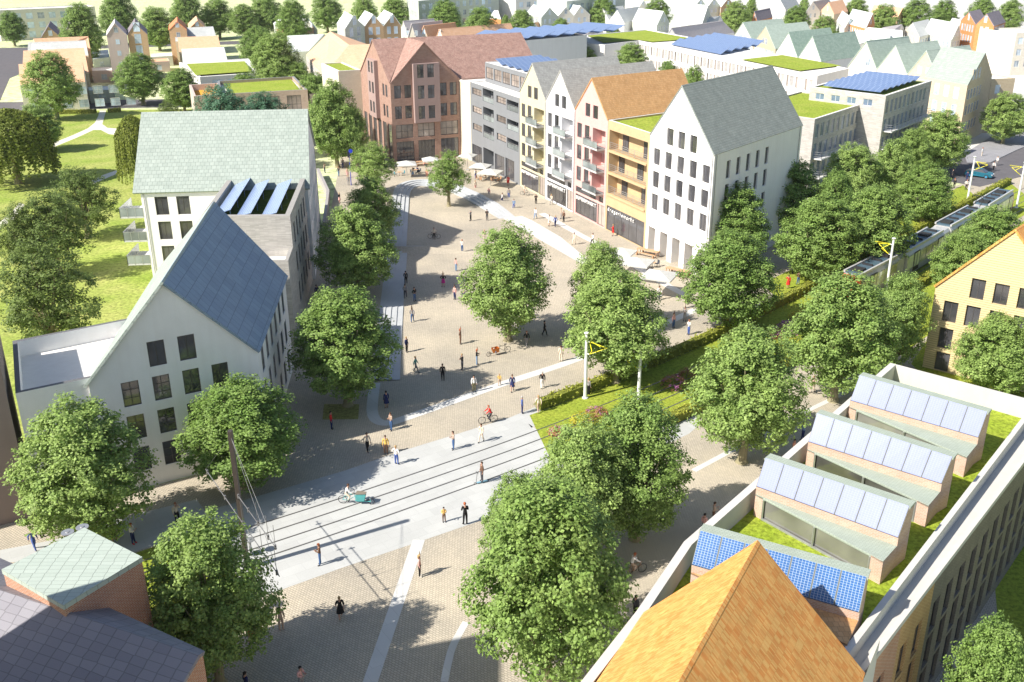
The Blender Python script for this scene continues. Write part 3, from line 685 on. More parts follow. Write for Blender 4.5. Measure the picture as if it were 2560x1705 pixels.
wall(m, red, crr, e2, 0, [(0, 0), (lenR-L13, 0), (lenR-L13, ze), (0, ze)], [], .2)
wall(m, red, e2, e2+RB*19.6, 0, [(0, 0), (19.6, 0), (19.6, ze), (9.8, zr), (0, ze)], [], .2)
wall(m, red, e2+RB*19.6, far, 0, [(0, 0), (lenR, 0), (lenR, ze), (0, ze)], [], .2)
m.build('wall', BR_R, red)
m = MB(); apx = cl+RT*6.63; ov = RN*.25; dz = zr-ze
# main roof with valley cut: front slope left part, right part
rr0, rr1 = cl+RB*9.8-RT*.15, e2+RB*9.8+RT*.15
vtx = cl+RT*6.63+RB*9.5
roof_slab(m, [V3(cl-RT*.15, ze), V3(vtx, zr-.21), V3(rr0+RT*6.8, zr), V3(rr0, zr)])
roof_slab(m, [V3(crr, ze), V3(e2+RT*.15, ze), V3(rr1, zr), V3(vtx+RB*.3, zr), V3(vtx, zr-.2)])
roof_slab(m, [V3(far-RT*.15, ze), V3(e2+RB*19.6+RT*.15, ze), V3(rr1, zr), V3(rr0, zr)])
m.build('roof', RF_RD, red)
m = MB()
roof_slab(m, [V3(cl+RN*.25-RT*.1, ze-.05), V3(apx+RN*.25, zr+.06), V3(vtx, zr+.06)])
roof_slab(m, [V3(crr+RN*.25+RT*.1, ze-.05), V3(apx+RN*.25, zr+.06), V3(vtx, zr+.06)])
m.build('cross_gable_roof', RF_RD, red)
def oriel(th, P, t, u0, u1, z0, z1, out, wins, mat):
    n = Vector((t.y, -t.x)); A = P+t*u0+n*out; B = P+t*u1+n*out; m = MB()
    wall(m, th, A, B, z0, [(0, z0), (u1-u0, z0), (u1-u0, z1), (0, z1)], wins, .22)
    A0, B0 = P+t*u0, P+t*u1
    m.face([V3(A0, z0), V3(A, z0), V3(A, z1), V3(A0, z1)]); m.face([V3(B, z0), V3(B0, z0), V3(B0, z1), V3(B, z1)])
    m.face([V3(A0, z0), V3(B0, z0), V3(B, z0), V3(A, z0)]); m.face([V3(A, z1), V3(B, z1), V3(B0, z1), V3(A0, z1)])
    m.build('oriel', mat, th)
ow = []
for z in (15.1, 11.4, 7.75): ow += [(.72, 2.0, z, z+2.35, 'x'), (2.65, 3.95, z, z+2.35, 'x')]
oriel(red, cl, RT, 4.2, 9.2, 7.05, 17.6, .75, ow, MAUVE)
ow2 = []
for z in (15.2, 11.5, 7.9): ow2 += [(.8, 2.0, z, z+2.1, 'n'), (2.8, 4.0, z, z+2.1, 'n')]
oriel(red, far, -RB, 7.4, 12.2, 7.05, 17.6, .75, ow2, MAUVE)
flat_house('side_building', 'cream brick building with green roof behind the red corner house', 'building', [far-RT*4.5, far, far+RB*14, far+RB*14-RT*4.5], 14.6, BR_C, GREENR, {}, .2, .4, capm=ROOFW)
# ---------------------------------------------------------------- white gabled house in the left foreground
Pb, Qb = g('A', 490, 1497), g('A', 1240, 1308); tb = (Qb-Pb).normalized()
P0, P1 = Pb+tb*-1.17, Pb+tb*11.07; R0 = Pb+tb*4.91; bd1 = Vector((-21.4, 88.2))-P1; bdr = Vector((-27.74, 89.76))-R0
wf = []
for (u, zs_) in ((.95, (1.45, 4.15, 6.9)), (3.15, (1.45, 4.15, 6.9, 9.67)), (5.34, (1.45, 4.15, 6.9, 9.67)), (7.52, (1.45, 4.15, 6.9))):
    for z in zs_: wf.append((u+1.17, u+1.17+1.23, z, z+1.98, 'x' if (z < 7 and u < 4) else 'c'))
wr = [(1.7+i*2.6, 3.0+i*2.6, z, z+2.2, 'n') for i in range(6) for z in (6.6, 3.6, .6)]
bw = M_plaster('pale_grey_white_plaster', (.83, .83, .83), .06)
gable_house('gabled_house', 'white rendered gabled house with blue slate roof in the left foreground', 'house', P0, P1, P1+bd1, P1+bd1+(R0+bdr-P1-bd1)*1.985, 9.58, R0, R0+bdr, 16.12, bw, RF_BL, wf=wf, wr=wr, dep=.22, ov=.3, rm2=RF_GR)
# low white building with parapet roof left of it
a1, a2, a3 = g('R4', 105, 1160, 9.7), g('R4', 85, 800, 9.7), g('R4', 875, 645, 9.7)
flat_house('annexe', 'low white flat-roofed annexe with grey parapet left of the blue slate house', 'annexe', [a1, P0+tb*2.2+Vector((-.1, .25)), P0+bd1*.60+tb*2.2, a3, a2], 9.7, bw, ROOFW, {}, 1.3, .35, capm=M_plain('grey_parapet', (.14, .14, .145)))
flat_house('brown_building', 'tall brown rendered building cut by the left edge behind the maple', 'building', [(-52, 51.2), (-34.9, 61.45), (-39.5, 70.5), (-56, 62)], 12.95, M_plaster('brown_render', (.30, .24, .215), .06), M_plaster('brown_roof', (.32, .30, .29)), {0: [(12, 13.4, z, z+2, 'c') for z in (1.4, 4.2, 7)]}, .1, .3)
# ---------------------------------------------------------------- green-roofed white house with balconies
gz = 11.6
fl, fr_ = g('B', 155, 190, gz), g('R1', 2107, 1275, gz); gt = (fr_-fl).normalized(); gn = Vector((-gt.y, gt.x))
GL = (fr_-fl).length; brr = g('R1', 2150, 985, gz)
gdir = (g('R1', 2115, 780, 19.6)-g('R1', 2107, 1275, gz)).normalized()
br_ = fr_+(brr-fr_); 
zrg = 18.9; rg1 = fr_.lerp(brr, .42); rg0 = rg1-gt*GL
wl_ = [(u, u+1.5, z, z+2.2, 'c') for u in (1.5, 4.0) for z in (8.6, 5.6, 2.6)]
wl_ += [(u, u+1.5, z, z+2.2, 'c') for u in (8, 11) for z in (2.6,)]
wrr = [(1.2+i*2.5, 2.4+i*2.5, z, z+2.1, 'w') for i in range(10) for z in (9.2, 6.2, 3.2, .5)]
grh = gable_house('apartment_house', 'long white apartment house with mint green roof beside the park', 'house', fl, fr_, brr, brr-gt*GL, gz, None or fl.lerp(brr-gt*GL, .42), rg1, zrg, WHITE, RF_GR) if False else None
th = thing('apartment_house', 'long white apartment house with large mint green roof beside the park lawn', 'house', tuple((fl+brr)/2)+(0,)); grh = th
m = MB(); bl_ = brr-gt*GL; dd = (brr-fr_).length
wall(m, th, fl, fr_, 0, [(0, 0), (GL, 0), (GL, gz), (0, gz)], wl_, .25)
wall(m, th, fr_, brr, 0, [(0, 0), (dd, 0), (dd, gz), (dd*.42, zrg), (0, gz)], wrr, .3)
wall(m, th, brr, bl_, 0, [(0, 0), (GL, 0), (GL, gz), (0, gz)], [], .2)
wall(m, th, bl_, fl, 0, [(0, 0), (dd, 0), (dd, gz), (dd*.58, zrg), (0, gz)], [], .2)
m.build('wall', WHITE, th)
m = MB(); A, B = rg1-gt*(GL+.8), rg1+gt*.25; e = -gn*.3
ex = fr_+gt*.25; 
roof_slab(m, [V3(fl-gt*.8+e, gz-.2), V3(fr_+gt*.25+e, gz-.2), V3(B, zrg), V3(A, zrg)])
roof_slab(m, [V3(bl_-gt*.8, gz-.2), V3(brr+gt*.25, gz-.2), V3(B, zrg), V3(A, zrg)])
m.build('roof', RF_GR, th)
for z in (8.4, 5.5, 2.6):
    c = fl-gt*1.35+gn*2.6; add_box('balcony', th, M_plain('balcony_slab', (.6, .6, .6)), (c.x, c.y, z), gt, 1.35, 2.6, .1)
    m = MB(); q = [fl-gt*2.7+gn*5.2, fl-gt*2.7, fl-gt*.02, ]
    for a_, b_ in ((q[0], q[1]), (q[1], q[2])):
        m.beam(V3(a_, z+.6), V3(b_, z+.6), .03, .95)
    m.build('balcony_screen', GLR, th); m = MB()
    for a_, b_ in ((q[0], q[1]), (q[1], q[2])):
        m.beam(V3(a_, z+1.12), V3(b_, z+1.12), .06)
        for f in (0, .33, .66, 1): p = a_.lerp(b_, f); m.beam(V3(p, z), V3(p, z+1.12), .05)
    m.build('balcony_railing', STEEL, th)
# ---------------------------------------------------------------- grey brick block with roof solar arrays
sz = 12.3
s_nr, s_fr, s_fl = g('R1', 1985, 1475, sz), g('R1', 2093, 1210, sz), g('B', 1320, 18, sz)
st = (s_fr-s_fl).normalized(); s_nl = s_nr-(s_fr-s_fl)
wr = [(2.0+i*2.6, 3.3+i*2.6, z, z+2.3, 'n') for i in range(6) for z in (8.6, 5.4, 2.0)]
sol = flat_house('apartment_block', 'grey brick flat-roofed block with three tilted solar arrays above sedum', 'apartment block', [s_nl, s_nr, s_fr, s_fl], sz, BR_G, SEDUM, {1: wr}, 1.0, .55, capm=M_plain('stone_coping', (.33, .32, .30), .8))
for k, (tx, ty, bx, by) in enumerate(((1700, 1195, 1530, 1450), (1860, 1195, 1670, 1472), (2015, 1195, 1845, 1470))):
    top, bot = g('R1', tx, ty, sz+.55), g('R1', bx+20, by-12, sz+.1); ax = (s_fr-s_nr).normalized(); L = 15.2
    org = bot; m = MB(); w = 1.5
    w = 1.75; a = bot-st*1.3; pa, pb = V3(a, sz-.42), V3(a+ax*L, sz-.42); pc, pd = V3(a+ax*L+st*w, sz+.2), V3(a+st*w, sz+.2)
    m.face([pa, pd, pc, pb], [(0, 0), (0, 1.9), (L, 1.9), (L, 0)]); lo = Vector((0, 0, -.07)); m.face([pb+lo, pc+lo, pd+lo, pa+lo])
    for q, r_ in ((pa, pd), (pd, pc), (pc, pb), (pb, pa)): m.face([q+lo, r_+lo, r_, q])
    PVB = M_pv('bright_photovoltaic_panel', (.16, .25, .48), (.18, .27, .50), (.40, .50, .68), .27, .27, .2, .03)
    for f in (.03, .35, .68, .97): b = a+ax*(L*f); m.beam(V3(b+st*w*.9, sz-1), V3(b+st*w*.9, sz+.2), .06)
    m.build('solar_panel_row', PVB, sol)
l1 = g('C', 430, 205, 9.3); l2 = g('C', 598, 330, 9.3)
low_r = s_nr+(s_nr-s_fr).normalized()*4.6
flat_house('annexe', 'lower grey brick annexe with sunken roof terrace in front of the solar-roofed block', 'annexe', [low_r-st*4.0, low_r, s_nr-(s_nr-s_fr).normalized()*-.03, s_nr-st*4.0+(s_nr-s_fr).normalized()*.03], 8.9, BR_G, ROOFW, {}, .9, .35, capm=M_plain('stone_coping', (.33, .32, .30), .8))
# ramp walls on the street side
wm_ = M_plaster('ramp_concrete', (.36, .34, .34), .08)
rp = [g('U1', 195, 600), g('U1', 330, 900), g('U1', 370, 900), g('U1', 280, 1340)]
tw = thing('ramp_wall', 'angular grey concrete wall around the sunken ramp beside the long apartment house', 'wall', tuple(rp[1])+(0,)); m = MB()
for a_, b_ in ((rp[0], rp[1]), (rp[1], rp[3])): m.beam(V3(a_, .75), V3(b_, .75), .45, 1.5)
m.build('wall', wm_, tw)
# ---------------------------------------------------------------- foreground roofs bottom left
bb = [g('P1', 575, 515, 10), g('P1', 970, 715, 10), g('P1', 430, 1045, 10), g('P1', 10, 800, 10)]
tw = thing('roof_tower', 'brick stair tower with pale mint scaled roof in the bottom left corner', 'tower', tuple((bb[0]+bb[2])/2)+(0,))
m = MB()
for i in range(4):
    A, B = bb[i], bb[(i+1) % 4]; A2, B2 = (bb[0]+bb[2])/2+(A-(bb[0]+bb[2])/2)*.985, (bb[0]+bb[2])/2+(B-(bb[0]+bb[2])/2)*.985
    m.face([V3(B2, 0), V3(A2, 0), V3(A2, 9.75), V3(B2, 9.75)])
m.build('wall', BR_RD, tw)
m = MB(); roof_slab(m, [V3(p, 10) for p in bb], .28); m.build('roof', MINTS, tw)
q0, q1 = g('P1', 75, 965, 9.4), g('P1', 1355, 1385, 9.4); rt = (q1-q0).normalized(); rn = Vector((-rt.y, rt.x))
e0 = q0-rt*9
tw = thing('slate_roofed_house', 'house with large grey-violet scaled slate roof in the bottom left corner', 'house', tuple(q0)+(0,))
m = MB(); wx = rt*0
roof_slab(m, [V3(e0-rn*9, 4.6), V3(q1-rn*9, 4.6), V3(q1, 9.4), V3(e0, 9.4)]); 
roof_slab(m, [V3(e0+rn*4.2, 7.2), V3(q1+rn*.01+rt*0, 9.38), V3(q1, 9.4), V3(e0, 9.4)]) if False else roof_slab(m, [V3(e0+rn*4.6, 7.0), V3(q1-rt*.2+rn*.6, 9.1), V3(q1, 9.4), V3(e0, 9.4)])
m.build('roof', SLATE, tw)
m = MB(); k = q1-rt*.25
m.face([V3(k-rn*9, 0), V3(k+rn*.5, 0), V3(k+rn*.5, 9.0), V3(k, 9.15), V3(k-rn*9, 4.4)])
m.face([V3(k+rn*.5, 0), V3(e0+rn*4.5, 0), V3(e0+rn*4.5, 6.9), V3(k+rn*.5, 8.9)]); m.build('wall', BR_RD, tw)
for x, y in ((460, 545), (560, 510), (1605, 625), (1700, 597)):
    p = g('P1', x, y, 1.2 if x > 900 else 1.2); hh = 1.2
    if x < 900: hh = 9.0; p = g('P1', x, y, hh)
    t_ = thing('vent_pipe', {460: 'left disc-capped steel vent beside the mint scaled roof', 560: 'right disc-capped steel vent beside the mint scaled roof', 1605: 'disc-topped steel bollard left of the dark catenary mast', 1700: 'disc-topped steel bollard right of the dark catenary mast'}[x], 'vent' if x < 900 else 'bollard', (p.x, p.y, 0), 'disc-topped steel posts')
    m = MB(); m.tube((p.x, p.y, 0), (p.x, p.y, hh-.05), .09); m.build('pipe', STEEL, t_)
    m = MB(); m.tube((p.x, p.y, hh-.05), (p.x, p.y, hh), .34, .34, 18); m.tube((p.x, p.y, hh), (p.x, p.y, hh+.04), .12, .10, 10); m.build('disc', STEEL, t_)
# ---------------------------------------------------------------- right foreground: roof terrace building with four sheds
zt, zg = 10.0, 8.7
k1, k2 = g('R6', 1440, 950, zt), g('P2', 2345, 610, zt); k3 = g('P2', 2020, 1085, zt); k4 = g('P2', 1640, 1568, zt)
k4 = k3+(k4-k3)*2.6
zl = 9.35
o1, o2 = g('P3', 2345, 60, zl), g('P3', 1350, 1360, zl); od = (o1-o2).normalized(); o3 = o2+dirv(238)*8
i1, i2 = g('P3', 2150, 0, zt), g('P3', 1255, 1160, zt); 
kd = (g('R6', 2355, 1190, zt)-k1).normalized()
_den = kd.x*od.y-kd.y*od.x; _w = o2-k1; far_r = k1+kd*((_w.x*od.y-_w.y*od.x)/_den); o1 = far_r; LF = (o1-o2).length
ip = (i1-i2).normalized(); ipn = Vector((ip.y, -ip.x))*.3; i0 = i2-ip*5; i9 = i2+ip*60; 
_den = kd.x*ip.y-kd.y*ip.x; _w = i2-k1; i9 = k1+kd*((_w.x*ip.y-_w.y*ip.x)/_den); j0, j9 = i0+ipn, i9+ipn
tw = thing('terrace_building', 'long building with white parapet, grass roof terrace and rooflight sheds at lower right', 'building', tuple((k2+o2)/2)+(0,))
m = MB(); outer = [k4, o3, o2, far_r, k1, k2, k3]
n_ = len(outer)
# facade to the right: three brick bays with slot windows
bays = [(0.0, 2.9, BR_RD), (2.9, 7.4, M_brick('ochre_brown_brick', (.50, .29, .12), (.42, .24, .10), (.62, .44, .24), .28, .10, .02)), (7.4, LF, BR_DK)]
for u0, u1, mt_ in bays:
    mm = MB(); A, B = o2+od*u0, o2+od*u1; ws = []
    nwin = int((u1-u0)/2.0)
    for i in range(nwin):
        for j, z in enumerate((.9, 3.2, 5.5)):
            uu = .5+i*2.0
            if uu+1.1 < u1-u0: ws.append((uu, uu+1.05, z-.2, z+1.85, 'dk'))
    wall(mm, tw, A, B, 0, [(0, 0), (u1-u0, 0), (u1-u0, zl), (0, zl)], ws, .3)
    mm.build('wall', mt_, tw)
mm = MB()
for A, B in ((k4, o3), (o3, o2), (far_r, k1), (k1, k2), (k2, k3), (k3, k4)):
    L = (B-A).length; wall(mm, tw, A, B, 0, [(0, 0), (L, 0), (L, zt), (0, zt)], [], .2) if True else None
mm.build('wall', M_plaster('terrace_wall', (.66, .64, .60), .05), tw)
mm = MB(); pwid = .42
def inset(a, b, w):
    t_ = (b-a).normalized(); return Vector((-t_.y, t_.x))*w
edge = [k4, k3, k2, k1, i9]
inn = [p for p in offs(edge, -.45)]
for i in range(len(edge)-1):
    mm.face([V3(edge[i], zt), V3(inn[i], zt), V3(inn[i+1], zt), V3(edge[i+1], zt)])
    mm.face([V3(inn[i+1], zg), V3(inn[i+1], zt), V3(inn[i], zt), V3(inn[i], zg)])
# right side: wide ledge
mm.face([V3(i0, zt), V3(j0, zt), V3(j9, zt), V3(i9, zt)]); mm.face([V3(i0, zg), V3(i0, zt), V3(i9, zt), V3(i9, zg)]); mm.face([V3(j0, zl-.15), V3(j9, zl-.15), V3(j9, zt), V3(j0, zt)])
mm.face([V3(j0, zl-.15), V3(o2-od*5, zl-.15), V3(o1, zl-.15), V3(j9, zl-.15)]); on_ = Vector((od.y, -od.x))
mm.face([V3(o2-od*5-on_*.22, zl), V3(o2-od*5+on_*.05, zl), V3(o1+on_*.05, zl), V3(o1-on_*.22, zl)]); mm.face([V3(o2-od*5+on_*.05, zl-.3), V3(o1+on_*.05, zl-.3), V3(o1+on_*.05, zl), V3(o2-od*5+on_*.05, zl)])
mm.build('parapet', M_plaster('white_parapet', (.56, .545, .51), .05), tw)
from mathutils.geometry import tessellate_polygon
mm = MB(); vs_ = [V3(q, zg) for q in (k4, i0, i9, k1, k2, k3)]
for t_ in tessellate_polygon([vs_]):
    a_, b_, c_ = [vs_[i] for i in t_]
    if (b_-a_).cross(c_-a_).z < 0: b_, c_ = c_, b_
    mm.face([a_, b_, c_])
mm.build('roof', M_grass('terrace_grass', (.33, .40, .05), (.25, .34, .03), 3, 16), tw)
RF_FM = M_roof('fine_mint_shingle', (.37, .43, .36), (.42, .48, .41), .22, .11, .8, noise=.12)
SHEDS = [ # band L, band R, front pier R, pv low L, pv low R, top L, top R, back R
 (('P3', 75, 820), ('P3', 1215, 1150), ('P3', 1140, 1310), ('P3', 85, 768), ('P3', 1222, 1100), ('P3', 135, 540), ('P3', 1275, 858), ('P3', 1325, 815), 'nearest one with bright blue panels', RF_OR, PVN),
 (('P3', 515, 285), ('P3', 1480, 640), ('P3', 1385, 745), ('P3', 520, 235), ('P3', 1495, 590), ('P3', 580, 45), ('P3', 1565, 375), ('P3', 1655, 380), 'second, fully seen above a grass triangle', RF_GR, PVL),
 (('R6', 872, 1540), ('P3', 1775, 270), ('P3', 1695, 365), ('R6', 878, 1490), ('P3', 1790, 222), ('R6', 935, 1300), ('P3', 1858, 40), ('P3', 1930, 48), 'third, between two others', RF_GR, PVL),
 (('R6', 1160, 1250), ('R6', 2035, 1508), ('R6', 1965, 1595), ('R6', 1167, 1208), ('R6', 2048, 1466), ('R6', 1228, 1040), ('R6', 2105, 1292), ('R6', 2165, 1322), 'farthest, by the parapet corner', RF_GR, PVL)]
for bl, br, fr2, pl, pr, tl, tr, bk, lab, canm, pvm in SHEDS:
    zb, zp, zq = 10.1, 10.72, 12.2
    BL, BR_, FRR = g(*bl, zb), g(*br, zb), g(*fr2, zb); PL, PR = BL, BR_; t__ = (BR_-BL).normalized(); zp = .5*(onp(*pl, BL, BR_)[1]+onp(*pr, BL, BR_)[1]); zp = min(max(zp, 10.4), 11.4); TL, TR = g(*tl, zq), g(*tr, zq); BK_ = g(*bk, zq)
    x = (PR-PL).normalized(); y = Vector((-x.y, x.x)); y = y if y.dot(TL-PL) > 0 else -y
    bw_ = .75; BB0, BB1 = TL+y*bw_, TR+y*bw_
    tw2 = thing('rooflight_shed', 'brick rooflight shed on the roof terrace, '+lab, 'rooflight', tuple((BL+BB1)/2)+(zg,), 'rooflight sheds with solar panels')
    m = MB()
    m.face([V3(PL, zb-.1), V3(PR, zb-.1), V3(PR, zp), V3(PL, zp)])
    m.face([V3(PR, zg), V3(BB1, zg), V3(BB1, zq-.05), V3(TR, zq-.02), V3(PR, zp)])
    m.face([V3(BB0, zg), V3(PL, zg), V3(PL, zp), V3(TL, zq-.02), V3(BB0, zq-.05)])
    m.face([V3(BB1, zg), V3(BB0, zg), V3(BB0, zq-.05), V3(BB1, zq-.05)])
    # front piers
    fd = (FRR-BL).normalized()
    m.face([V3(FRR-fd*.7, zg), V3(FRR, zg), V3(FRR, zb-.02), V3(FRR-fd*.7, zb-.02)]); m.face([V3(FRR, zg), V3(PR, zg), V3(PR, zb-.02), V3(FRR, zb-.02)])
    m.face([V3(BL, zg), V3(BL+fd*.55, zg), V3(BL+fd*.55, zb-.02), V3(BL, zb-.02)])
    m.build('wall', BR_PB, tw2)
    m = MB(); m.face([V3(BL, zb), V3(FRR, zb), V3(PR, zb)]); m.face([V3(BL, zb-.12), V3(FRR, zb-.12), V3(FRR, zb), V3(BL, zb)]); m.build('canopy', RF_FM if canm is RF_GR else canm, tw2)
    m = MB(); inb = Vector((-fd.y, fd.x))*.12
    m.face([V3(BL+fd*.55+inb, zg), V3(FRR-fd*.7+inb, zg), V3(FRR-fd*.7+inb, zb-.12), V3(BL+fd*.55+inb, zb-.12)]); m.build('glazing', M_glass('shed_glass', (.10, .10, .09), .05, 1.0), tw2)
    m = MB()
    for f in (.0, .5, 1.0):
        p = (BL+fd*.58).lerp(FRR-fd*.73, f); m.beam(V3(p, zg), V3(p, zb-.12), .09)
    m.beam(V3(BL+fd*.55, zg+.06), V3(FRR-fd*.7, zg+.06), .1); m.build('mullion', STEEL, tw2)
    m = MB(); roof_slab(m, [V3(TL-x*.05, zq+.0), V3(TR+x*.05, zq+.0), V3(BB1+x*.05, zq+.0), V3(BB0-x*.05, zq+.0)], .12); m.build('ridge_roof', RF_FM, tw2)
    m = MB()
    for i in range(7):
        a_, b_ = PL.lerp(PR, i/7), PL.lerp(PR, (i+1)/7); c_, d_ = TL.lerp(TR, (i+1)/7), TL.lerp(TR, i/7); m.face([V3(a_, zp+.03), V3(b_, zp+.03), V3(c_, zq), V3(d_, zq)])
    m.build('slope', M_plain('shed_trim', (.16, .17, .15)), tw2)
    for i in range(7):
        a_, b_ = PL.lerp(PR, (i+.03)/7), PL.lerp(PR, (i+.97)/7); c_, d_ = TL.lerp(TR, (i+.97)/7), TL.lerp(TR, (i+.03)/7)
        m = MB(); m.face([V3(a_, zp+.09), V3(b_, zp+.09), V3(c_, zq+.05), V3(d_, zq+.05)], [(0, 0), (1.08, 0), (1.08, 2.16), (0, 2.16)])
        m.face([V3(a_, zp+.03), V3(b_, zp+.03), V3(b_, zp+.09), V3(a_, zp+.09)]); [m.beam(V3(q1_, zp+.085), V3(q2_, zq+.045), .035, .07) for q1_, q2_ in ()]; m.build('solar_panel', pvm, tw2)
# orange gabled roof towards the camera
A = g('P2', 2062, 1097, 9.95); ap = g('P3', 530, 600, 15.2); D = A+(ap-A)*2; rd = dirv(238)
tw = thing('orange_roofed_house', 'steep orange shingled gable roof in the bottom right foreground', 'house', tuple(ap)+(0,))
L = 14; m = MB(); ze_ = 9.95
D = Vector((14.9, 33.2)); rdg_d = (g('P3', 0, 1545, 15.2)-ap).normalized(); e1d = (g('P2', 1690, 1568, 9.95)-A).normalized()
roof_slab(m, [V3(A, ze_), V3(ap, 15.2), V3(ap+rdg_d*L, 15.2), V3(A+rdg_d*L, ze_)]); roof_slab(m, [V3(D, ze_), V3(ap, 15.2), V3(ap+rdg_d*L, 15.2), V3(D+rdg_d*L, ze_)])
m.build('roof', RF_OB, tw)
m = MB(); A2, D2 = A+rdg_d*.2, D+rdg_d*.2
m.face([V3(D2, zg), V3(A2, zg), V3(A2, ze_-.15), V3(ap+rdg_d*.2, 15.0), V3(D2, ze_-.15)]); m.build('wall', BR_RD, tw)
# ---------------------------------------------------------------- tan clad gabled house on the right
ccl = g('G', 100, 1400); ta = dirv(-40); zc = 8.47
wins_ = [(1.0, 2.28, 5.05, 7.1, 'c'), (3.05, 4.28, 7.8, 9.75, 'c'), (5.05, 6.3, 7.75, 9.7, 'c'), (7.1, 8.35, 7.75, 9.7, 'c'), (3.0, 4.25, 5.05, 7.1, 'c'), (5.05, 6.3, 5.05, 7.1, 'c'), (7.1, 8.3, 5.05, 7.1, 'c'), (1.0, 2.25, 2.35, 4.4, 'c'), (3.05, 4.3, 2.35, 4.4, 'c'), (5.1, 6.3, 2.35, 4.4, 'c'), (1.05, 2.35, .05, 1.95, 'c')]
gable_house('gabled_house', 'tan horizontally clad gabled house with orange roof by the tram line', 'house', ccl, ccl+ta*11.8, ccl+ta*11.8+dirv(47)*16, ccl+dirv(47)*16, zc, ccl+ta*5.85, ccl+ta*5.85+dirv(47)*16, 14.9, BR_T, RF_OB, wf=wins_, dep=.35, ov=.15)

# taller gabled house just outside the frame whose shadow falls over the near cobbles
gable_house('gabled_house', 'tall brick gabled house beyond the slate roof, outside the lower left corner', 'house', (-32, 17), (-23.5, 17), (-23.5, 33.4), (-32, 33.4), 23, (-27.8, 17), (-27.8, 33.4), 27, BR_RD, SLATE, wf=grid(1.2, 2.4, 3, 1.2, [1, 4.2, 7.4, 10.6, 13.8], 1.9, 'c'), wr=grid(1.5, 2.6, 5, 1.2, [10.6, 13.8], 1.9, 'c'))
def downpipe(th, p, z1, n, mat=None):
    m = MB(); q = Vector((p[0], p[1]))+n*.09; m.tube((q.x, q.y, 0), (q.x, q.y, z1), .055, .055, 6); m.build('downpipe', mat or STEEL, th)
for k_, (pp, zz) in enumerate(((c5+T*13.9, 15.2), (cr+ev*.02, 15.2), (cr+ev*.97, 15.2))): downpipe(bigw, pp, zz, nT if k_ == 0 else Vector((.81, -.58)))
for uu in (9.72, 19.45): downpipe(ochre, row(uu), 15.2, nT)
downpipe(grh, fl+gt*.35, gz-.2, -gn); downpipe(grh, brr-gn*1.0, gz-.2, gt)
# ================================================================ the town further away
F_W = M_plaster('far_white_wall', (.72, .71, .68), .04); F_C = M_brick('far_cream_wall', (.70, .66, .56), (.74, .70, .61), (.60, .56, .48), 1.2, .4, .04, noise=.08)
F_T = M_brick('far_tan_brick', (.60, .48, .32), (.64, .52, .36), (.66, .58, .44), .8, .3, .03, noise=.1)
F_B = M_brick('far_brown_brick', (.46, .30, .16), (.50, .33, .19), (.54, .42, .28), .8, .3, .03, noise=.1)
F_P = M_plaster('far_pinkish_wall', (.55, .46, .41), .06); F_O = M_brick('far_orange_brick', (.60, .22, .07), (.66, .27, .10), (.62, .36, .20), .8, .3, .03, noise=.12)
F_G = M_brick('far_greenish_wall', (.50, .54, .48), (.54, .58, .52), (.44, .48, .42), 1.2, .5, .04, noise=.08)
FR_W = M_roof('far_pale_roof', (.66, .71, .68), (.72, .76, .73), .6, .6, .93, noise=.05); FR_G = M_roof('far_grey_roof', (.46, .48, .47), (.52, .54, .53), .6, .6, .9, noise=.08)
FR_GG = M_roof('far_sage_roof', (.40, .48, .41), (.46, .54, .47), .8, .5, .85, noise=.12); FR_DG = M_roof('far_green_slate_roof', (.30, .40, .33), (.37, .47, .40), .8, .45, .7, noise=.15)
FR_P = M_roof('far_purple_roof', (.24, .21, .235), (.28, .25, .27), .6, .6, .85, noise=.1); FR_LP = M_roof('far_mauve_roof', (.52, .48, .48), (.56, .52, .52), .6, .6, .93, noise=.06)
FR_O = M_roof('far_orange_roof', (.72, .43, .26), (.76, .48, .31), .6, .6, .92, noise=.08); FR_RO = M_roof('far_red_orange_roof', (.66, .22, .10), (.70, .28, .14), .6, .6, .9, noise=.1)
def autowin(L, ze, zmin, st, w=1.2, h=1.7, pitch=2.6, zs=None, gab=None):
    n = max(1, int((L-.8)/pitch)); u0 = (L-(n-1)*pitch-w)/2; z = ze-2.6; out = []
    while z > zmin: out += grid(u0, pitch, n, w, [z], h, st); z -= 3.1
    if gab:
        out += [(L/2-pitch*.5-w/2, L/2-pitch*.5+w/2, ze+.4, ze+.4+h, st), (L/2+pitch*.5-w/2, L/2+pitch*.5+w/2, ze+.4, ze+.4+h, st)] if gab == 2 else [(L/2-w/2, L/2+w/2, ze+.6, ze+.6+h, st)]
    return out
def gh(label, eL, eR, ap, rf, ze, wm, rm, st='p', gab=2, side=True, pitch=2.6, zmin=.4, maxd=30, w=1.2, h=1.7):
    f, P0, P1 = eL[0], g(*eL, ze), g(*eR, ze)
    u, zr = onp(ap[0], ap[1], ap[2], P0, P1); t = (P1-P0).normalized(); L = (P1-P0).length; u = min(max(u, L*.3), L*.7); zr = min(max(zr, ze+1.5), ze+9)
    R0 = P0+t*u; R1 = g(*rf, zr); d = R1-R0
    if d.length > maxd: d *= maxd/d.length
    if d.length < 4: d = d.normalized()*4
    if gab == 2 and (zr-ze) < 4: gab = 1
    ws = autowin(L, ze, zmin, st, w, h, pitch, gab=gab)
    wr = autowin(d.length, ze, max(zmin, ze-6), st, w, h, pitch) if side in (True, 'r') else []
    wl = autowin(d.length, ze, max(zmin, ze-6), st, w, h, pitch) if side == 'l' else []
    n = Vector((t.y, -t.x))
    if d.dot(n) > 0: print('WARN ridge to front', label)
    return gable_house('town_house', label, 'house', P0, P1, P1+d, P0+d, ze, R0, R0+d, zr, wm, rm, wf=ws, wr=wr, wl=wl, dep=.12, ov=.15)
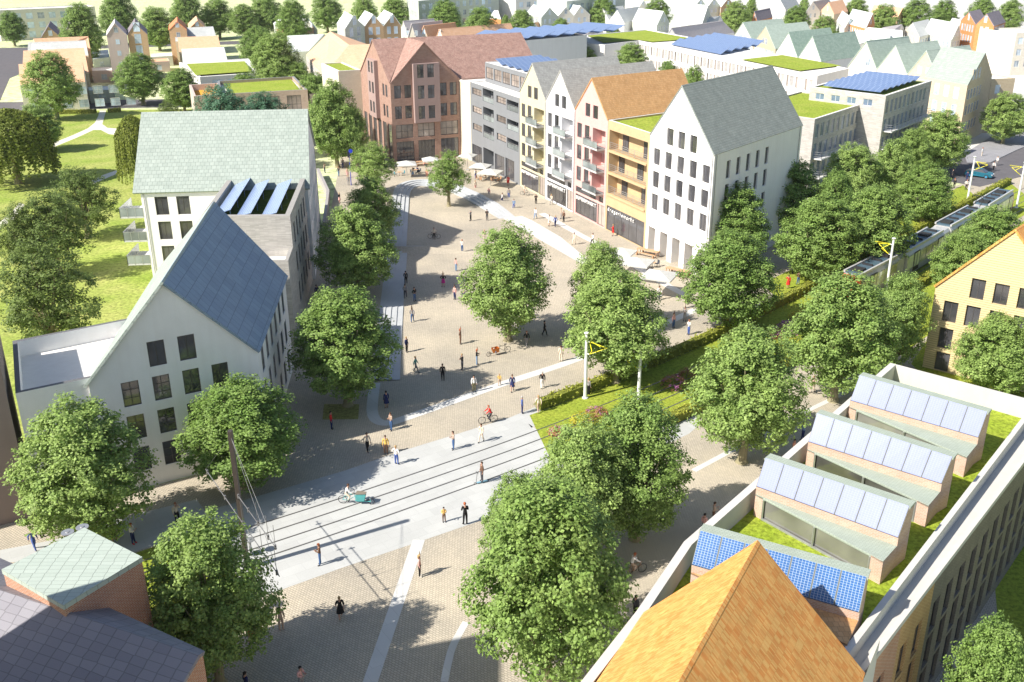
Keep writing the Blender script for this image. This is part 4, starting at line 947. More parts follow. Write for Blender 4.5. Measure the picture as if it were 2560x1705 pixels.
def rh(label, eL, eR, rL, rR, ze, zr, wm, rm, wf=(), st='p', hip=False, wr=(), name='town_house'):
    P0, P1, A, B = g(*eL, ze), g(*eR, ze), g(*rL, zr), g(*rR, zr)
    P3, P2 = P0+(A-P0)*2, P1+(B-P1)*2
    th = thing(name, label, 'house', tuple((P0+P2)/2)+(0,)); m = MB()
    def gab(X, Y, R): L = (Y-X).length; u = (R-X).dot((Y-X).normalized()); return [(0, 0), (L, 0), (L, ze), (u, zr), (0, ze)]
    def rc(X, Y): L = (Y-X).length; return [(0, 0), (L, 0), (L, ze), (0, ze)]
    wall(m, th, P0, P1, 0, rc(P0, P1), list(wf), .12); wall(m, th, P1, P2, 0, gab(P1, P2, B), list(wr), .12); wall(m, th, P2, P3, 0, rc(P2, P3), [], .12); wall(m, th, P3, P0, 0, gab(P3, P0, A), [], .12)
    m.build('wall', wm, th); m = MB()
    roof_slab(m, [V3(P0, ze), V3(P1, ze), V3(B, zr), V3(A, zr)]); roof_slab(m, [V3(P3, ze), V3(P2, ze), V3(B, zr), V3(A, zr)]); m.build('roof', rm, th); return th
def fh(label, pts, zt, wm, rm, wins=None, **k): return flat_house(k.pop('name', 'flat_roofed_building'), label, 'building', pts, zt, wm, rm, wins, **k)
def ccw(pts):
    n = len(pts); ar = sum(pts[i].x*pts[(i+1) % n].y-pts[(i+1) % n].x*pts[i].y for i in range(n)); return pts if ar > 0 else pts[::-1]
# --- upper left
b0, b1 = g('T1', -60, 140, 12), g('T1', 1280, 85, 12); L = (b1-b0).length; bt = (b1-b0).normalized(); bn = Vector((-bt.y, bt.x))
fh('long pale three-storey office slab with blue windows at the top left', [b0, b1, b1+bn*14, b0+bn*14], 12, F_C, ROOFW, {0: grid(2.0, 4.4, int((L-3)/4.4), 2.6, [8.2, 4.6, 1.0], 2.4, 'p')}, par_h=.3)
gh('left ochre gable with dark roof behind the orange roofs', ('T1', 550, 515), ('T1', 830, 505), ('T1', 650, 350), ('T1', 680, 285), 9, F_B, FR_P, side=False)
gh('right pale gable with dark roof behind the orange roofs', ('T1', 835, 497), ('T1', 1120, 492), ('T1', 935, 340), ('T1', 955, 280), 9, F_T, FR_P, side=False)
rh('orange-roofed terrace house, farthest in the row at upper left', ('T1', 440, 700), ('T1', 1225, 690), ('T1', 450, 522), ('T1', 1190, 490), 7.5, 11.5, F_T, FR_O)
rh('grey-roofed terrace house in the middle of the row at upper left', ('T1', 370, 760), ('T1', 1195, 750), ('T1', 380, 572), ('T1', 1157, 545), 7.5, 11.0, F_T, FR_G)
p0 = g('T1', 290, 1150, 6.5)
rh('large orange-roofed terrace house behind the park road', ('T1', 300, 1010), ('T1', 1200, 985), ('T1', 315, 685), ('T1', 1135, 645), 6.5, 11.0, F_T, FR_O)
rh('front orange-roofed terrace house with two window rows facing the park road', ('T1', 270, 1150), ('T1', 1150, 1108), ('T1', 250, 868), ('T1', 1115, 830), 6.5, 10.2, F_C, FR_O, wf=grid(1.5, 3.6, 7, 2.2, [3.6, .5], 1.9, 'p'))
gh('tall pinkish half-timbered gable of the pair by the meadow', ('T1', 1440, 475), ('T1', 1712, 466), ('T1', 1550, 310), ('T1', 1550, 250), 13.5, F_P, FR_LP, st='p', w=1.1, h=1.4, pitch=2.4)
gh('tall ochre gable of the pair by the meadow', ('T1', 1722, 462), ('T1', 1988, 455), ('T1', 1825, 308), ('T1', 1823, 243), 13.5, F_B, FR_P, st='p', w=1.8, h=2.6, pitch=3.8, gab=1)
def shed(lab, a, b, c, d, z, wm, rm, st='p'):
    P0, P1, P2, P3 = g(*a, z), g(*b, z), g(*c, z), g(*d, z); L = (P1-P0).length
    fh(lab, [P0, P1, P2, P3], z, wm, rm, {0: autowin(L, z, .1, st, 1.6, 1.6, 3.0)}, par_h=.05, par_w=.2, name='garden_building')
shed('small pale-roofed garden house nearest the half-timbered gable', ('T1', 1255, 800), ('T1', 1480, 770), ('T1', 1465, 670), ('T1', 1230, 690), 3.2, F_G, FR_W)
shed('small brown garden house with pale roof in the middle plot', ('T1', 1240, 958), ('T1', 1552, 948), ('T1', 1540, 900), ('T1', 1237, 915), 3.4, F_P, FR_W)
shed('small pale green garden house with white roof beside the park road', ('T1', 1198, 1225), ('T1', 1540, 1213), ('T1', 1530, 1155), ('T1', 1185, 1178), 3.2, F_G, FR_W)
shed('low white-roofed outbuilding by the black yard', ('T1', 2040, 770), ('T1', 2330, 752), ('T1', 2325, 710), ('T1', 2035, 728), 3.2, F_W, FR_W)
shed('low pinkish outbuilding behind the round tree', ('T1', 1990, 838), ('T1', 2290, 826), ('T1', 2270, 785), ('T1', 1990, 800), 3.2, F_P, FR_O)
gh('left red-brown gable with orange roof in the upper left', ('T2', 12, 400), ('T2', 250, 395), ('T2', 125, 290), ('T2', 125, 225), 11, F_B, FR_RO, side='l')
gh('right red-brown gable with orange roof in the upper left', ('T2', 285, 385), ('T2', 510, 378), ('T2', 400, 275), ('T2', 380, 213), 9, F_B, FR_O, side=False)
rh('grey-roofed house in the short terrace left of the tall trees', ('T2', 100, 560), ('T2', 665, 545), ('T2', 90, 378), ('T2', 610, 357), 7.5, 11, F_T, FR_G)
rh('peach-roofed house in the short terrace left of the tall trees', ('T2', 150, 700), ('T2', 720, 680), ('T2', 128, 502), ('T2', 675, 482), 6.5, 10, F_T, FR_O)
rh('white-roofed house in the short terrace left of the tall trees', ('T2', 205, 870), ('T2', 808, 832), ('T2', 183, 662), ('T2', 757, 636), 5.5, 9, F_T, FR_W)
q = [g('T2', 430, 1040, 6), g('T2', 1240, 985, 6), g('T2', 1090, 790, 6), g('T2', 150, 842, 6)]
pav = fh('flat white pavilion with bright green roof among the trees', q, 6, F_W, ROOFW, {0: grid(3, 4, 6, 2.6, [2.5], 2.6, 'p')}, par_h=.2, par_w=.5)
mm = MB(); mm.face([V3(g('T2', x, y, 6.2), 6.2) for x, y in ((375, 1015), (1135, 962), (1035, 826), (250, 862))]); mm.build('green_roof', GREENR, pav)
q = [g('T2', 690, 1275, 9.3), g('T2', 1885, 1210, 9.3), g('T2', 1705, 1030, 9.3), g('T2', 668, 1095, 9.3)]
bx = flat_house('apartment_block', 'brown brick block with bright green roof behind the mint-roofed house', 'apartment block', q, 9.3, M_brick('brown_clinker', (.42, .32, .26), (.48, .38, .31), (.44, .36, .30), .5, .12, .015), ROOFW, {0: [(18.2, 22.2, 4.6, 8.4, 'g'), (13.5, 16.4, 4.6, 8.3, 'g'), (9, 12, 4.6, 8.3, 'g')]}, .8, .5, capm=M_plain('grey_coping', (.26, .26, .27)))
mm = MB(); mm.face([V3(g('T2', x, y, 8.7), 8.7) for x, y in ((830, 1290), (1785, 1215), (1665, 1072), (742, 1118))]); mm.build('green_roof', GREENR, bx)
tt = (q[1]-q[0]).normalized(); nn_ = Vector((tt.y, -tt.x))
add_box('terrace', bx, F_W, tuple(q[1]-tt*3.5+nn_*2)+(2.2,), tt, 4.5, 2.2, 2.2); railing(bx, q[1]-tt*7, tt, 0, 7.5, 4.4, 4.1, STEEL, 1.0, bars=3)
q2 = [g('T2', 345, 1300, 7.6), g('T2', 690, 1275, 7.6), g('T2', 690, 1120, 7.6), g('T2', 285, 1145, 7.6)]
fh('low pinkish wing with orange roof terrace beside the brown brick block', [q2[0], q2[1], q2[2], q2[3]], 7.6, F_P, M_plaster('orange_terrace', (.72, .36, .05)), {}, par_h=1.3, par_w=.5)
gh('left white gable with pale roof beyond the tall trees', ('T2', 1440, 342), ('T2', 1700, 338), ('T2', 1590, 240), ('T2', 1560, 187), 6.5, F_W, FR_W, side=False)
gh('right white gable with pale roof beyond the tall trees', ('T2', 1730, 342), ('T2', 2020, 400), ('T2', 1872, 238), ('T2', 1833, 182), 6.5, F_W, FR_W, side=False)
rh('peach-roofed low house in front of the white gables', ('T2', 1480, 470), ('T2', 1975, 455), ('T2', 1465, 390), ('T2', 1968, 372), 5, 7, F_W, FR_O)
rh('wide pale-roofed hall beside the large peach roof', ('T2', 1640, 715), ('T2', 1900, 690), ('T2', 1610, 482), ('T2', 2110, 460), 6, 10, F_W, FR_W)
pk = [g('T2', 2105, 1022, 8.5), g('T3', 430, 1035, 8.5), g('T3', 560, 600, 12.5), g('T2', 2190, 417, 12.5), g('T2', 1865, 742, 8.5)]
th = thing('town_house', 'large house with broad peach tiled roof left of the red corner house', 'house', tuple(pk[0])+(0,)); m = MB()
rA = g('T2', 2190, 417, 13.5); rB = g('T3', 175, 605, 12.8); eA = g('T2', 1865, 742, 8.5); eB = pk[0]; eC = pk[1]; rC = g('T3', 560, 592, 12.8)
roof_slab(m, [V3(eA, 8.5), V3(eB, 8.5), V3(eC, 8.5), V3(rC, 12.8), V3(rB, 12.8), V3(rA, 13.4)][0:2]+[V3(rB, 12.8), V3(rA, 13.4)], .2); roof_slab(m, [V3(eB, 8.5), V3(eC, 8.5), V3(rC, 12.8), V3(rB, 12.8)], .2)
bk1, bk2 = rA+(rA-eA)*.9, rC+(rC-eC)*.8
roof_slab(m, [V3(rA, 13.4), V3(rB, 12.8), V3(rC, 12.8), V3(bk2, 8.5), V3(bk1, 8.5)][0:2]+[V3(bk2, 8.5), V3(bk1, 8.5)], .2)
m.build('roof', RF_PK, th); m = MB()
for X, Y in ((eA, eB), (eB, eC)): 
    L = (Y-X).length; wall(m, th, X, Y, 0, [(0, 0), (L, 0), (L, 8.45), (0, 8.45)], autowin(L, 8.4, .3, 'p'), .12)
for X, Y in ((eC, bk2), (bk2, bk1), (bk1, eA)): m.face([V3(X, 0), V3(Y, 0), V3(Y, 8.45), V3(X, 8.45)])
m.build('wall', F_P, th)
# --- top centre
gh('pale green gabled warehouse behind the red corner house', ('T3', 120, 385), ('T3', 385, 350), ('T3', 232, 215), ('T3', 118, 155), 14, F_G, FR_W, side='l', w=1.8, h=2.6, pitch=3.6)
gh('left ochre gabled warehouse with arched windows behind the red corner house', ('T3', 387, 350), ('T3', 640, 342), ('T3', 500, 192), ('T3', 390, 142), 14, F_B, FR_W, side=False, w=1.2, h=2.2, pitch=2.2)
gh('right ochre gabled warehouse with arched windows behind the red corner house', ('T3', 642, 342), ('T3', 875, 332), ('T3', 768, 187), ('T3', 650, 132), 14, F_B, FR_W, side=False, w=1.2, h=2.2, pitch=2.2)
gh('cream gable with long mauve roof, first behind the red roof', ('T3', 870, 445), ('T3', 968, 460), ('T3', 912, 282), ('T3', 1320, 250), 8, F_C, FR_LP, side=False)
gh('cream gable with long mauve roof, second behind the red roof', ('T3', 972, 500), ('T3', 1085, 500), ('T3', 1022, 318), ('T3', 1430, 275), 8, F_C, FR_LP, side=False)
gh('cream gable with orange roof behind the red roof', ('T3', 1133, 490), ('T3', 1240, 490), ('T3', 1188, 345), ('T3', 1607, 300), 8, F_C, FR_O, side=False)
gh('cream gable with the longest peach roof behind the red roof', ('T3', 1360, 490), ('T3', 1450, 500), ('T3', 1400, 390), ('T4', 85, 312), 8, F_C, FR_O, side=False, maxd=70)
c0, c1, c2 = g('T3', 1113, 10, 15), g('T3', 2200, -75, 15), g('T3', 950, -60, 15)
fh('long pale green office block at the top centre', [c0, c1, c1+(c2-c0), c2], 15, F_G, ROOFW, {0: grid(2, 4.2, int(((c1-c0).length-3)/4.2), 2.2, [11.5, 8, 4.5, 1.2], 2.2, 'p'), 3: grid(1, 3.4, int(((c2-c0).length-2)/3.4), 2, [11.5, 8, 4.5, 1.2], 2.2, 'p')}, par_h=.3)
rh('small pale house with a dark gable between the far trees', ('T3', 1720, 230), ('T3', 2230, 260), ('T3', 1790, 110), ('T3', 2190, 140), 6, 9, F_O, FR_W)
rh('peach-roofed house at the top centre', ('T4', 0, 220), ('T4', 130, 210), ('T4', -140, 100), ('T4', 155, 120), 5, 8.5, F_W, FR_O)
gh('white gable with greenish front, left of the far white row', ('T4', 505, 232), ('T4', 728, 214), ('T4', 615, 100), ('T4', 398, 62), 9, F_G, FR_W, side='l')
gh('middle white gable of the far white row', ('T4', 730, 214), ('T4', 942, 206), ('T4', 836, 94), ('T4', 612, 48), 9, F_C, FR_W, side=False)
gh('right white gable of the far white row', ('T4', 945, 206), ('T4', 1162, 196), ('T4', 1035, 78), ('T4', 812, 44), 9, F_C, FR_W)
gh('tiny house with brown gable top at the far left of the white row', ('T4', 355, 185), ('T4', 452, 192), ('T4', 398, 118), ('T4', 170, 82), 6, F_O, FR_W, side=False)
c0, c1 = g('T4', 850, 15, 14), g('T4', 1640, -60, 14); d_ = (c1-c0).normalized(); e_ = Vector((-d_.y, d_.x))
fh('blue-grey office block at the top edge behind the white row', [c0, c1, c1+e_*15, c0+e_*15], 14, F_G, ROOFW, {0: grid(2, 4.2, 9, 2.2, [10.5, 7, 3.5], 2.2, 'p')}, par_h=.3)
c0, c1 = g('T4', 160, -10, 13), g('T4', 520, -30, 13)
fh('white office block at the top edge left of centre', [c0, c1, c1+e_*15, c0+e_*15], 13, F_W, ROOFW, {0: grid(2, 4.2, 5, 2.2, [9.5, 6, 2.5], 2.2, 'p')}, par_h=.3)
gh('left white gable with grey-green roof beyond the school lawn roof', ('T4', 1228, 235), ('T4', 1422, 268), ('T4', 1335, 105), ('T4', 1605, 78), 6.5, F_W, FR_G, side=False)
gh('right white gable with grey-green roof beyond the school lawn roof', ('T4', 1424, 272), ('T4', 1625, 300), ('T4', 1530, 133), ('T4', 1815, 88), 6.5, F_W, FR_G, side=False)
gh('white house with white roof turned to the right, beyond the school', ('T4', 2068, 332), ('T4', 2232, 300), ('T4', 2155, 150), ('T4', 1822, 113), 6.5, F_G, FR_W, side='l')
gh('small white gable at the top edge above the grey-green roofs', ('T4', 1820, 102), ('T4', 1935, 85), ('T4', 1888, 0), ('T4', 1650, -40), 7, F_C, FR_W, side='l')
gh('pale gable at the top edge right of the centre', ('T4', 2270, 90), ('T5', 110, 95), ('T5', 20, 0), ('T4', 2100, -60), 9, F_G, FR_W, side='l')
rh('low grey roof behind the solar sawtooth roof', ('T4', 1060, 460), ('T4', 1345, 445), ('T4', 1030, 382), ('T4', 1308, 346), 4, 7, F_W, FR_LP)
rh('small orange roof behind the solar sawtooth roof', ('T4', 470, 375), ('T4', 640, 345), ('T4', 405, 305), ('T4', 690, 262), 5, 7, F_W, FR_O)
# --- school with green roofs and solar arrays
zA, zS = 12.5, 9.5
a0, a1 = g('T4', 240, 552, zA), g('T4', 1122, 472, zA); at_ = (a1-a0).normalized(); an = Vector((-at_.y, at_.x))
hall = fh('pale grey windowless hall with sawtooth solar roof behind the red roof', [a0, a1, a1+an*22, a0+an*22], zA, M_plaster('hall_wall', (.55, .57, .56), .04), M_plain('dark_roofing', (.05, .055, .06)), {}, par_h=.1, par_w=.2, capm=M_plain('dark_trim', (.1, .1, .1)))
pv_rows(hall, a0+at_*1-at_*4+an*1.5, an, at_, 8, 5.6, 17, 5.2, zA+.1, 1.5)
sc = [g('T4', 1120, 585, zS), g('T4', 1360, 605, zS), g('T4', 1815, 545, zS), g('T5', 1965, 1025, zS), g('T5', 2390, 925, zS), g('T5', 230, 498, zS), g('T4', 1925, 398, zS), g('T4', 1120, 470, zS)]
L = (sc[3]-sc[2]).length
n = int((L-1)/3.55); ws = []
for z in (5.9, 2.2):
    for i in range(n): ws += [(1+i*3.55, 1+i*3.55+.85, z, z+2.5, 'k'), (1+i*3.55+1.05, 1+i*3.55+2.95, z, z+2.5, 'sc')]
school = fh('long white school wing with window bands, green roof fields and solar array', sc, zS, F_W, ROOFW, {2: ws}, par_h=.2, par_w=.3, dep=.3, name='school_building')
mm = MB()
for qd in ([('T4', 1130, 480), ('T4', 1350, 578), ('T4', 1812, 538), ('T4', 2000, 565), ('T4', 2290, 545), ('T5', 230, 512), ('T4', 1925, 408)], [('T5', 940, 803), ('T5', 1730, 955), ('T5', 2288, 885), ('T5', 1490, 742)]):
    mm.face([V3(g(*p, zS+.06), zS+.06) for p in qd])
o = mm.build('green_roof', GREENR, school)
b0_, b1_ = g('T4', 2245, 608, zS), g('T5', 650, 742, zS); bd_ = (b1_-b0_).normalized(); be = Vector((-bd_.y, bd_.x)); be2 = (g('T5', 1180, 630, zS)-b1_).normalized()
pv_rows(school, b0_+be2*.5, bd_, be2, 5, 5.5, (b1_-b0_).length, 5.2, zS+.15, 1.3)
# --- gables with green roofs on the right
gh('cream half-timbered gable with sage roof, first right of the school', ('T5', 815, 520), ('T5', 1100, 560), ('T5', 960, 300), ('T5', 1480, 248), 8, F_C, FR_GG, side=False, w=1.6, h=1.3, pitch=2.3)
gh('cream gable with broad black-framed windows and sage roof', ('T5', 1105, 570), ('T5', 1402, 655), ('T5', 1270, 348), ('T5', 1812, 292), 8, F_T, FR_GG, side=False, w=1.7, h=1.6, pitch=2.3)
gh('white gable with green slate roof, left of its pair', ('T5', 1405, 700), ('T5', 1700, 762), ('T5', 1580, 432), ('T5', 2135, 372), 8, F_W, FR_DG, side=False)
gh('white gable with green slate roof, right of its pair', ('T5', 1708, 770), ('T5', 2022, 822), ('T5', 1903, 482), ('T6', 185, 398), 8, F_W, FR_DG, side=False)
gh('cream gable with long sage roof beside the green slate roofs', ('T6', 105, 838), ('T6', 472, 872), ('T6', 340, 520), ('T6', 872, 462), 9, F_C, FR_GG, side=False, st='p')
gh('middle cream gable with long sage roof', ('T6', 478, 874), ('T6', 862, 942), ('T6', 715, 578), ('T6', 1242, 517), 9, F_C, FR_GG, side=False, st='p')
gh('yellowish gable with sage roof next to the mint-roofed house', ('T6', 866, 944), ('T6', 1262, 1012), ('T6', 1110, 642), ('T6', 1655, 575), 9, F_T, FR_GG, side=False, st='q')
# mint roofed tan house: gable on its right side
ze, zr = 11.8, 18.9
P1, P2 = g('T6', 1632, 1093, ze), g('T6', 1948, 962, ze); u, zr = onp('T6', 1865, 672, P1, P2); tq = (P2-P1).normalized(); apx_ = P1+tq*u
P0 = g('T6', 1265, 1020, ze); dR = P0-P1
wside = grid(1.2, 2.05, 5, 1.25, [8.9, 5.9, 2.6], 1.9, 'bw'); wside += [(3.0+i*2.1, 4.2+i*2.1, 12.4, 14.4, 'q') for i in range(3)]
wfr = grid(.8, 2.9, 6, 1.4, [8.9, 5.6, 2.3], 2.2, 'q')
PL_ = P1+(P0-P1)*1.55
th = thing('town_house', 'large tan brick house with pale mint roof and gable turned to the tram street', 'house', tuple((P0+P2)/2)+(0,)); m = MB()
Ls, Lf = (P2-P1).length, (P1-PL_).length
def R5_(A, B, z): L = (B-A).length; return [(0, 0), (L, 0), (L, z), (0, z)]
wall(m, th, PL_, P1, 0, R5_(PL_, P1, ze), [w for w in wfr if w[1] < Lf-.3], .15)
wall(m, th, P1, P2, 0, [(0, 0), (Ls, 0), (Ls, ze), (u, zr), (0, ze)], [w for w in wside if w[1] < Ls-.3], .15)
Q3 = P2+(PL_-P1); wall(m, th, P2, Q3, 0, R5_(P2, Q3, ze), [], .15); wall(m, th, Q3, PL_, 0, [(0, 0), (Ls, 0), (Ls, ze), (Ls-u, zr), (0, ze)], [], .15)
m.build('wall', F_T, th); m = MB(); rr_ = apx_+(PL_-P1)
roof_slab(m, [V3(PL_, ze-.05), V3(P1, ze-.05), V3(apx_, zr), V3(rr_, zr)]); roof_slab(m, [V3(Q3, ze-.05), V3(P2, ze-.05), V3(apx_, zr), V3(rr_, zr)]); m.build('roof', RF_GR, th)
w2 = g('T6', 2245, 1000, 11.0); w1 = P2; wd = (w2-w1).normalized(); wn = Vector((-wd.y, wd.x)); 
Lw = (w2-w1).length
fh('tan brick wing with pale roof beyond the mint-roofed gable', [w1+wd*.05, w2, w2+wn*12, w1+wd*.05+wn*12], 11.0, F_T, FR_W, {0: grid(1.2, 2.3, int((Lw-2)/2.3), 1.2, [8.0, 4.9, 1.8], 1.8, 'q')}, par_h=.2, dep=.15)
# more far houses right
gh('grey-roofed pale house with cream gable above the sage roofs', ('T6', 838, 370), ('T6', 1022, 470), ('T6', 932, 290), ('T6', 1130, 245), 9, F_C, FR_G)
gh('white-roofed house with greenish gable turned right, above the sage roofs', ('T6', 1428, 500), ('T6', 1545, 470), ('T6', 1525, 300), ('T6', 1168, 235), 9, F_G, FR_W, side='l')
gh('narrow brown gable beside the orange brick warehouses', ('T6', 1548, 420), ('T6', 1650, 380), ('T6', 1635, 270), ('T6', 1440, 230), 9, F_B, FR_W, side='l')
gh('left orange brick warehouse with dark roof at the upper right', ('T6', 1545, 265), ('T6', 1738, 305), ('T6', 1650, 150), ('T6', 1792, 117), 13, F_O, FR_P, side=False, st='w', w=1.1, h=2, pitch=2)
gh('right orange brick warehouse with dark roof at the upper right', ('T6', 1740, 306), ('T6', 1972, 327), ('T6', 1880, 172), ('T6', 2030, 130), 13, F_O, FR_P, st='w', w=1.1, h=2, pitch=2)
q = [g('T6', 1880, 640, 4), g('T6', 2050, 650, 4), g('T6', 2205, 590, 4), g('T6', 1930, 570, 4)]
fh('low white pavilion in front of the orange brick warehouses', ccw(q), 4, F_W, FR_W, {0: grid(1, 2, 4, 1.4, [.8], 2.2, 'p')}, par_h=.1)
c0 = g('T6', 2262, 420, 12); fh('cream block with small windows cut by the right edge', [c0, c0+Vector((18, 3)), c0+Vector((14, 18)), c0+Vector((-4, 15))], 12, F_C, ROOFW, {0: grid(1, 3, 5, 1.5, [8.8, 5.6, 2.4], 1.8, 'w')})
gh('left white gable with pale green roof below the top trees', ('T5', 1350, 100), ('T5', 1535, 125), ('T5', 1465, 0), ('T5', 1655, -45), 8, F_W, FR_G)
gh('bluish gable with white roof under the top right trees', ('T6', 60, 350), ('T6', 182, 340), ('T6', 137, 215), ('T6', 20, 130), 8, F_G, FR_W, side='l')
gh('white-roofed house with orange lower wall under the top right trees', ('T6', 330, 360), ('T6', 445, 300), ('T6', 420, 168), ('T6', 165, 113), 9, F_O, FR_W, side='l')
gh('peach-roofed house between the top right trees', ('T6', 735, 225), ('T6', 860, 200), ('T6', 805, 100), ('T6', 440, 65), 7, F_B, FR_O, side='l')
gh('white gable with grey roof at the top edge', ('T5', 1812, 155), ('T5', 2002, 145), ('T5', 1908, 18), ('T5', 2110, -20), 8, F_W, FR_G, side=False)
gh('white gable with orange roof at the top edge', ('T5', 2010, 140), ('T5', 2192, 190), ('T5', 2118, 30), ('T5', 2305, -5), 8, F_T, FR_O, side=False)
gh('white-roofed barn-like house left of the far round tree', ('T5', 400, 330), ('T5', 530, 260), ('T5', 485, 70), ('T5', 125, 48), 9, F_G, FR_W, side='l')
gh('grey-green window gable at the top edge, left', ('T5', 300, 90), ('T5', 470, 80), ('T5', 392, -20), ('T5', 330, -60), 9, F_G, FR_W, side='l')
gh('grey-green window gable at the top edge, right', ('T5', 480, 90), ('T5', 655, 80), ('T5', 570, -25), ('T5', 500, -60), 9, F_G, FR_W, side='l')
gh('brown window gable at the top edge', ('T5', 665, 90), ('T5', 850, 80), ('T5', 760, -30), ('T5', 700, -60), 9, F_B, FR_W, side='l')
gh('orange gable with small dark purple roof beside the far round trees', ('T5', 1085, 260), ('T5', 1155, 275), ('T5', 1110, 150), ('T5', 1320, 108), 6, F_O, FR_P, side=False)
rh('broad mauve roof behind the school solar array', ('T5', 100, 560), ('T5', 845, 440), ('T5', -10, 375), ('T5', 680, 278), 5, 9.5, F_W, FR_LP)
rh('small grey-blue roof above the broad mauve roof', ('T5', 415, 320), ('T5', 690, 285), ('T5', 380, 258), ('T5', 655, 212), 7.5, 10, F_W, FR_G)
rh('pale roofed terrace behind the sage gables', ('T6', 250, 560), ('T6', 640, 490), ('T6', 200, 385), ('T6', 650, 420), 8, 11, F_W, FR_W)
rh('second pale roofed terrace behind the sage gables', ('T6', 500, 470), ('T6', 760, 460), ('T6', 360, 350), ('T6', 800, 390), 8, 11, F_W, FR_W)
rh('grey roof between the second pale terrace and the grey-roofed house', ('T6', 640, 400), ('T6', 830, 395), ('T6', 550, 350), ('T6', 795, 310), 8, 11, F_W, FR_LP)
# --- grey brick apartment blocks with long balconies along the tram street
zb = 12.3
v0, v1, v2 = g('H', 232, 478, zb), g('H', 835, 285, zb), g('H', 90, 193, zb); vt = (v1-v0).normalized(); vn = (v2-v1).normalized(); L = (v1-v0).length; D1 = (v2-v1).length
ws = grid(.7, 2.0, int((L-1)/2.0), 1.15, [9.2, 6.2, 3.2, .4], 2.2, 'bw')
b1k = flat_house('apartment_block', 'near grey brick apartment block with green roof and long balconies by the tram street', 'apartment block', [v0, v1, v1+vn*D1, v0+vn*D1], zb, BR_G, GREENR, {0: ws, 3: [(D1-5+i*2.4-1.5, D1-5+i*2.4, z, z+2.3, 'bw') for i in range(2) for z in (9, 6, 3)]}, .25, .4, capm=ROOFW)
zx = 14.3
x0, x1, x2 = g('H', 955, 240, zx), g('H', 1420, 88, zx), g('H', 185, 150, zx); xt = (x1-x0).normalized(); xn = (x2-x0).normalized(); L2 = (x1-x0).length; D2 = (x2-x0).length
print('b2', L, D1, L2, D2)
ws = grid(.7, 2.0, int((L2-1)/2.0), 1.15, [11.2, 8.2, 5.2, 2.2], 2.2, 'bw')
wl3 = grid(1.2, 3.0, int((D2-1)/3.0), 1.7, [12.3], 1.1, 'bw')
b2k = flat_house('apartment_block', 'far grey brick apartment block with large blue solar field and long balconies', 'apartment block', [x0, x1, x1+xn*D2, x0+xn*D2], zx, BR_G, GREENR, {0: ws, 3: wl3}, .25, .5, capm=ROOFW)
xq = Vector((-xn.y, xn.x)); xq = xq if xq.dot(xt) > 0 else -xq
pv_rows(b2k, x0+xn*1.5+xt*1.2, xn, xt, int((L2-3)/2.75), 2.75, D2-3.5, 2.6, zx+.3, .55, PVF)
for blk, P_, t_, L_, zz in ((b1k, v0, vt, L, (6.0, 3.0, 9.0)), (b2k, x0, xt, L2, (8.4, 5.4, 2.4))):
    nO = Vector((t_.y, -t_.x))
    for z in zz[:2]+((zz[2],) if blk is b2k else ()):
        c = P_+t_*(L_*.5)+nO*.75; add_box('balcony', blk, M_plain('balcony_slab', (.6, .6, .6)), (c.x, c.y, z), t_, L_*.47, .75, .1)
        railing(blk, P_, t_, L_*.03, L_*.97, z+.1, 1.45, STEEL, 1.0, bars=3)
fh('grey brick stairwell between the two apartment blocks', [v1+vn*1.2+vt*.03, v1+vn*1.2+vt*2.6, v1+vn*5+vt*2.6, v1+vn*5+vt*.03], 12.9, BR_G, GREENR, {0: [(.5, 1.4, z, z+2.3, 'n') for z in (9.5, 6.4, 3.2)]}, par_h=.2)
# ================================================================ trees, hedges, shrubs
def M_leaf(name, c1, c2, tr=.35):
    m = bpy.data.materials.new(name); m.use_nodes = True; t = m.node_tree; t.nodes.remove(t.nodes['Principled BSDF']); out = t.nodes['Material Output']
    n = nd(t, 'ShaderNodeTexNoise', i_Scale=.8, i_Detail=3.0); t.links.new(geo(t), n.inputs['Vector'])
    n2 = nd(t, 'ShaderNodeTexWhiteNoise', noise_dimensions='3D'); g2 = nd(t, 'ShaderNodeNewGeometry')
    oi = nd(t, 'ShaderNodeObjectInfo'); 
    a = nd(t, 'ShaderNodeMath', operation='MULTIPLY_ADD'); a.inputs[1].default_value = .38; t.links.new(oi.outputs['Random'], a.inputs[0]); t.links.new(n.outputs[0], a.inputs[2])
    r = ramp(t, a.outputs[0], [(0.35, c1), (0.95, c2)])
    hs = nd(t, 'ShaderNodeHueSaturation'); t.links.new(r, hs.inputs['Color']); mr = nd(t, 'ShaderNodeMapRange'); t.links.new(g2.outputs['Random Per Island'], mr.inputs[0]); mr.inputs[3].default_value = .65; mr.inputs[4].default_value = 1.4; t.links.new(mr.outputs[0], hs.inputs['Value'])
    d = nd(t, 'ShaderNodeBsdfPrincipled'); d.inputs['Roughness'].default_value = .55; d.inputs['Specular IOR Level'].default_value = .35; t.links.new(hs.outputs[0], d.inputs['Base Color'])
    tl = nd(t, 'ShaderNodeBsdfTranslucent'); t.links.new(hs.outputs[0], tl.inputs[0]); mx = nd(t, 'ShaderNodeMixShader'); mx.inputs[0].default_value = tr
    t.links.new(d.outputs[0], mx.inputs[1]); t.links.new(tl.outputs[0], mx.inputs[2]); t.links.new(mx.outputs[0], out.inputs['Surface']); return m
LEAF = M_leaf('maple_leaves', (.17, .28, .062), (.315, .43, .125))
LEAFB = M_leaf('bluish_leaves', (.07, .17, .10), (.12, .25, .15)); LEAFW = M_leaf('willow_leaves', (.14, .19, .03), (.24, .28, .05)); LEAFD = M_leaf('dark_leaves', (.12, .18, .045), (.21, .275, .075))
BARK = M_plaster('bark', (.30, .27, .17), .25)
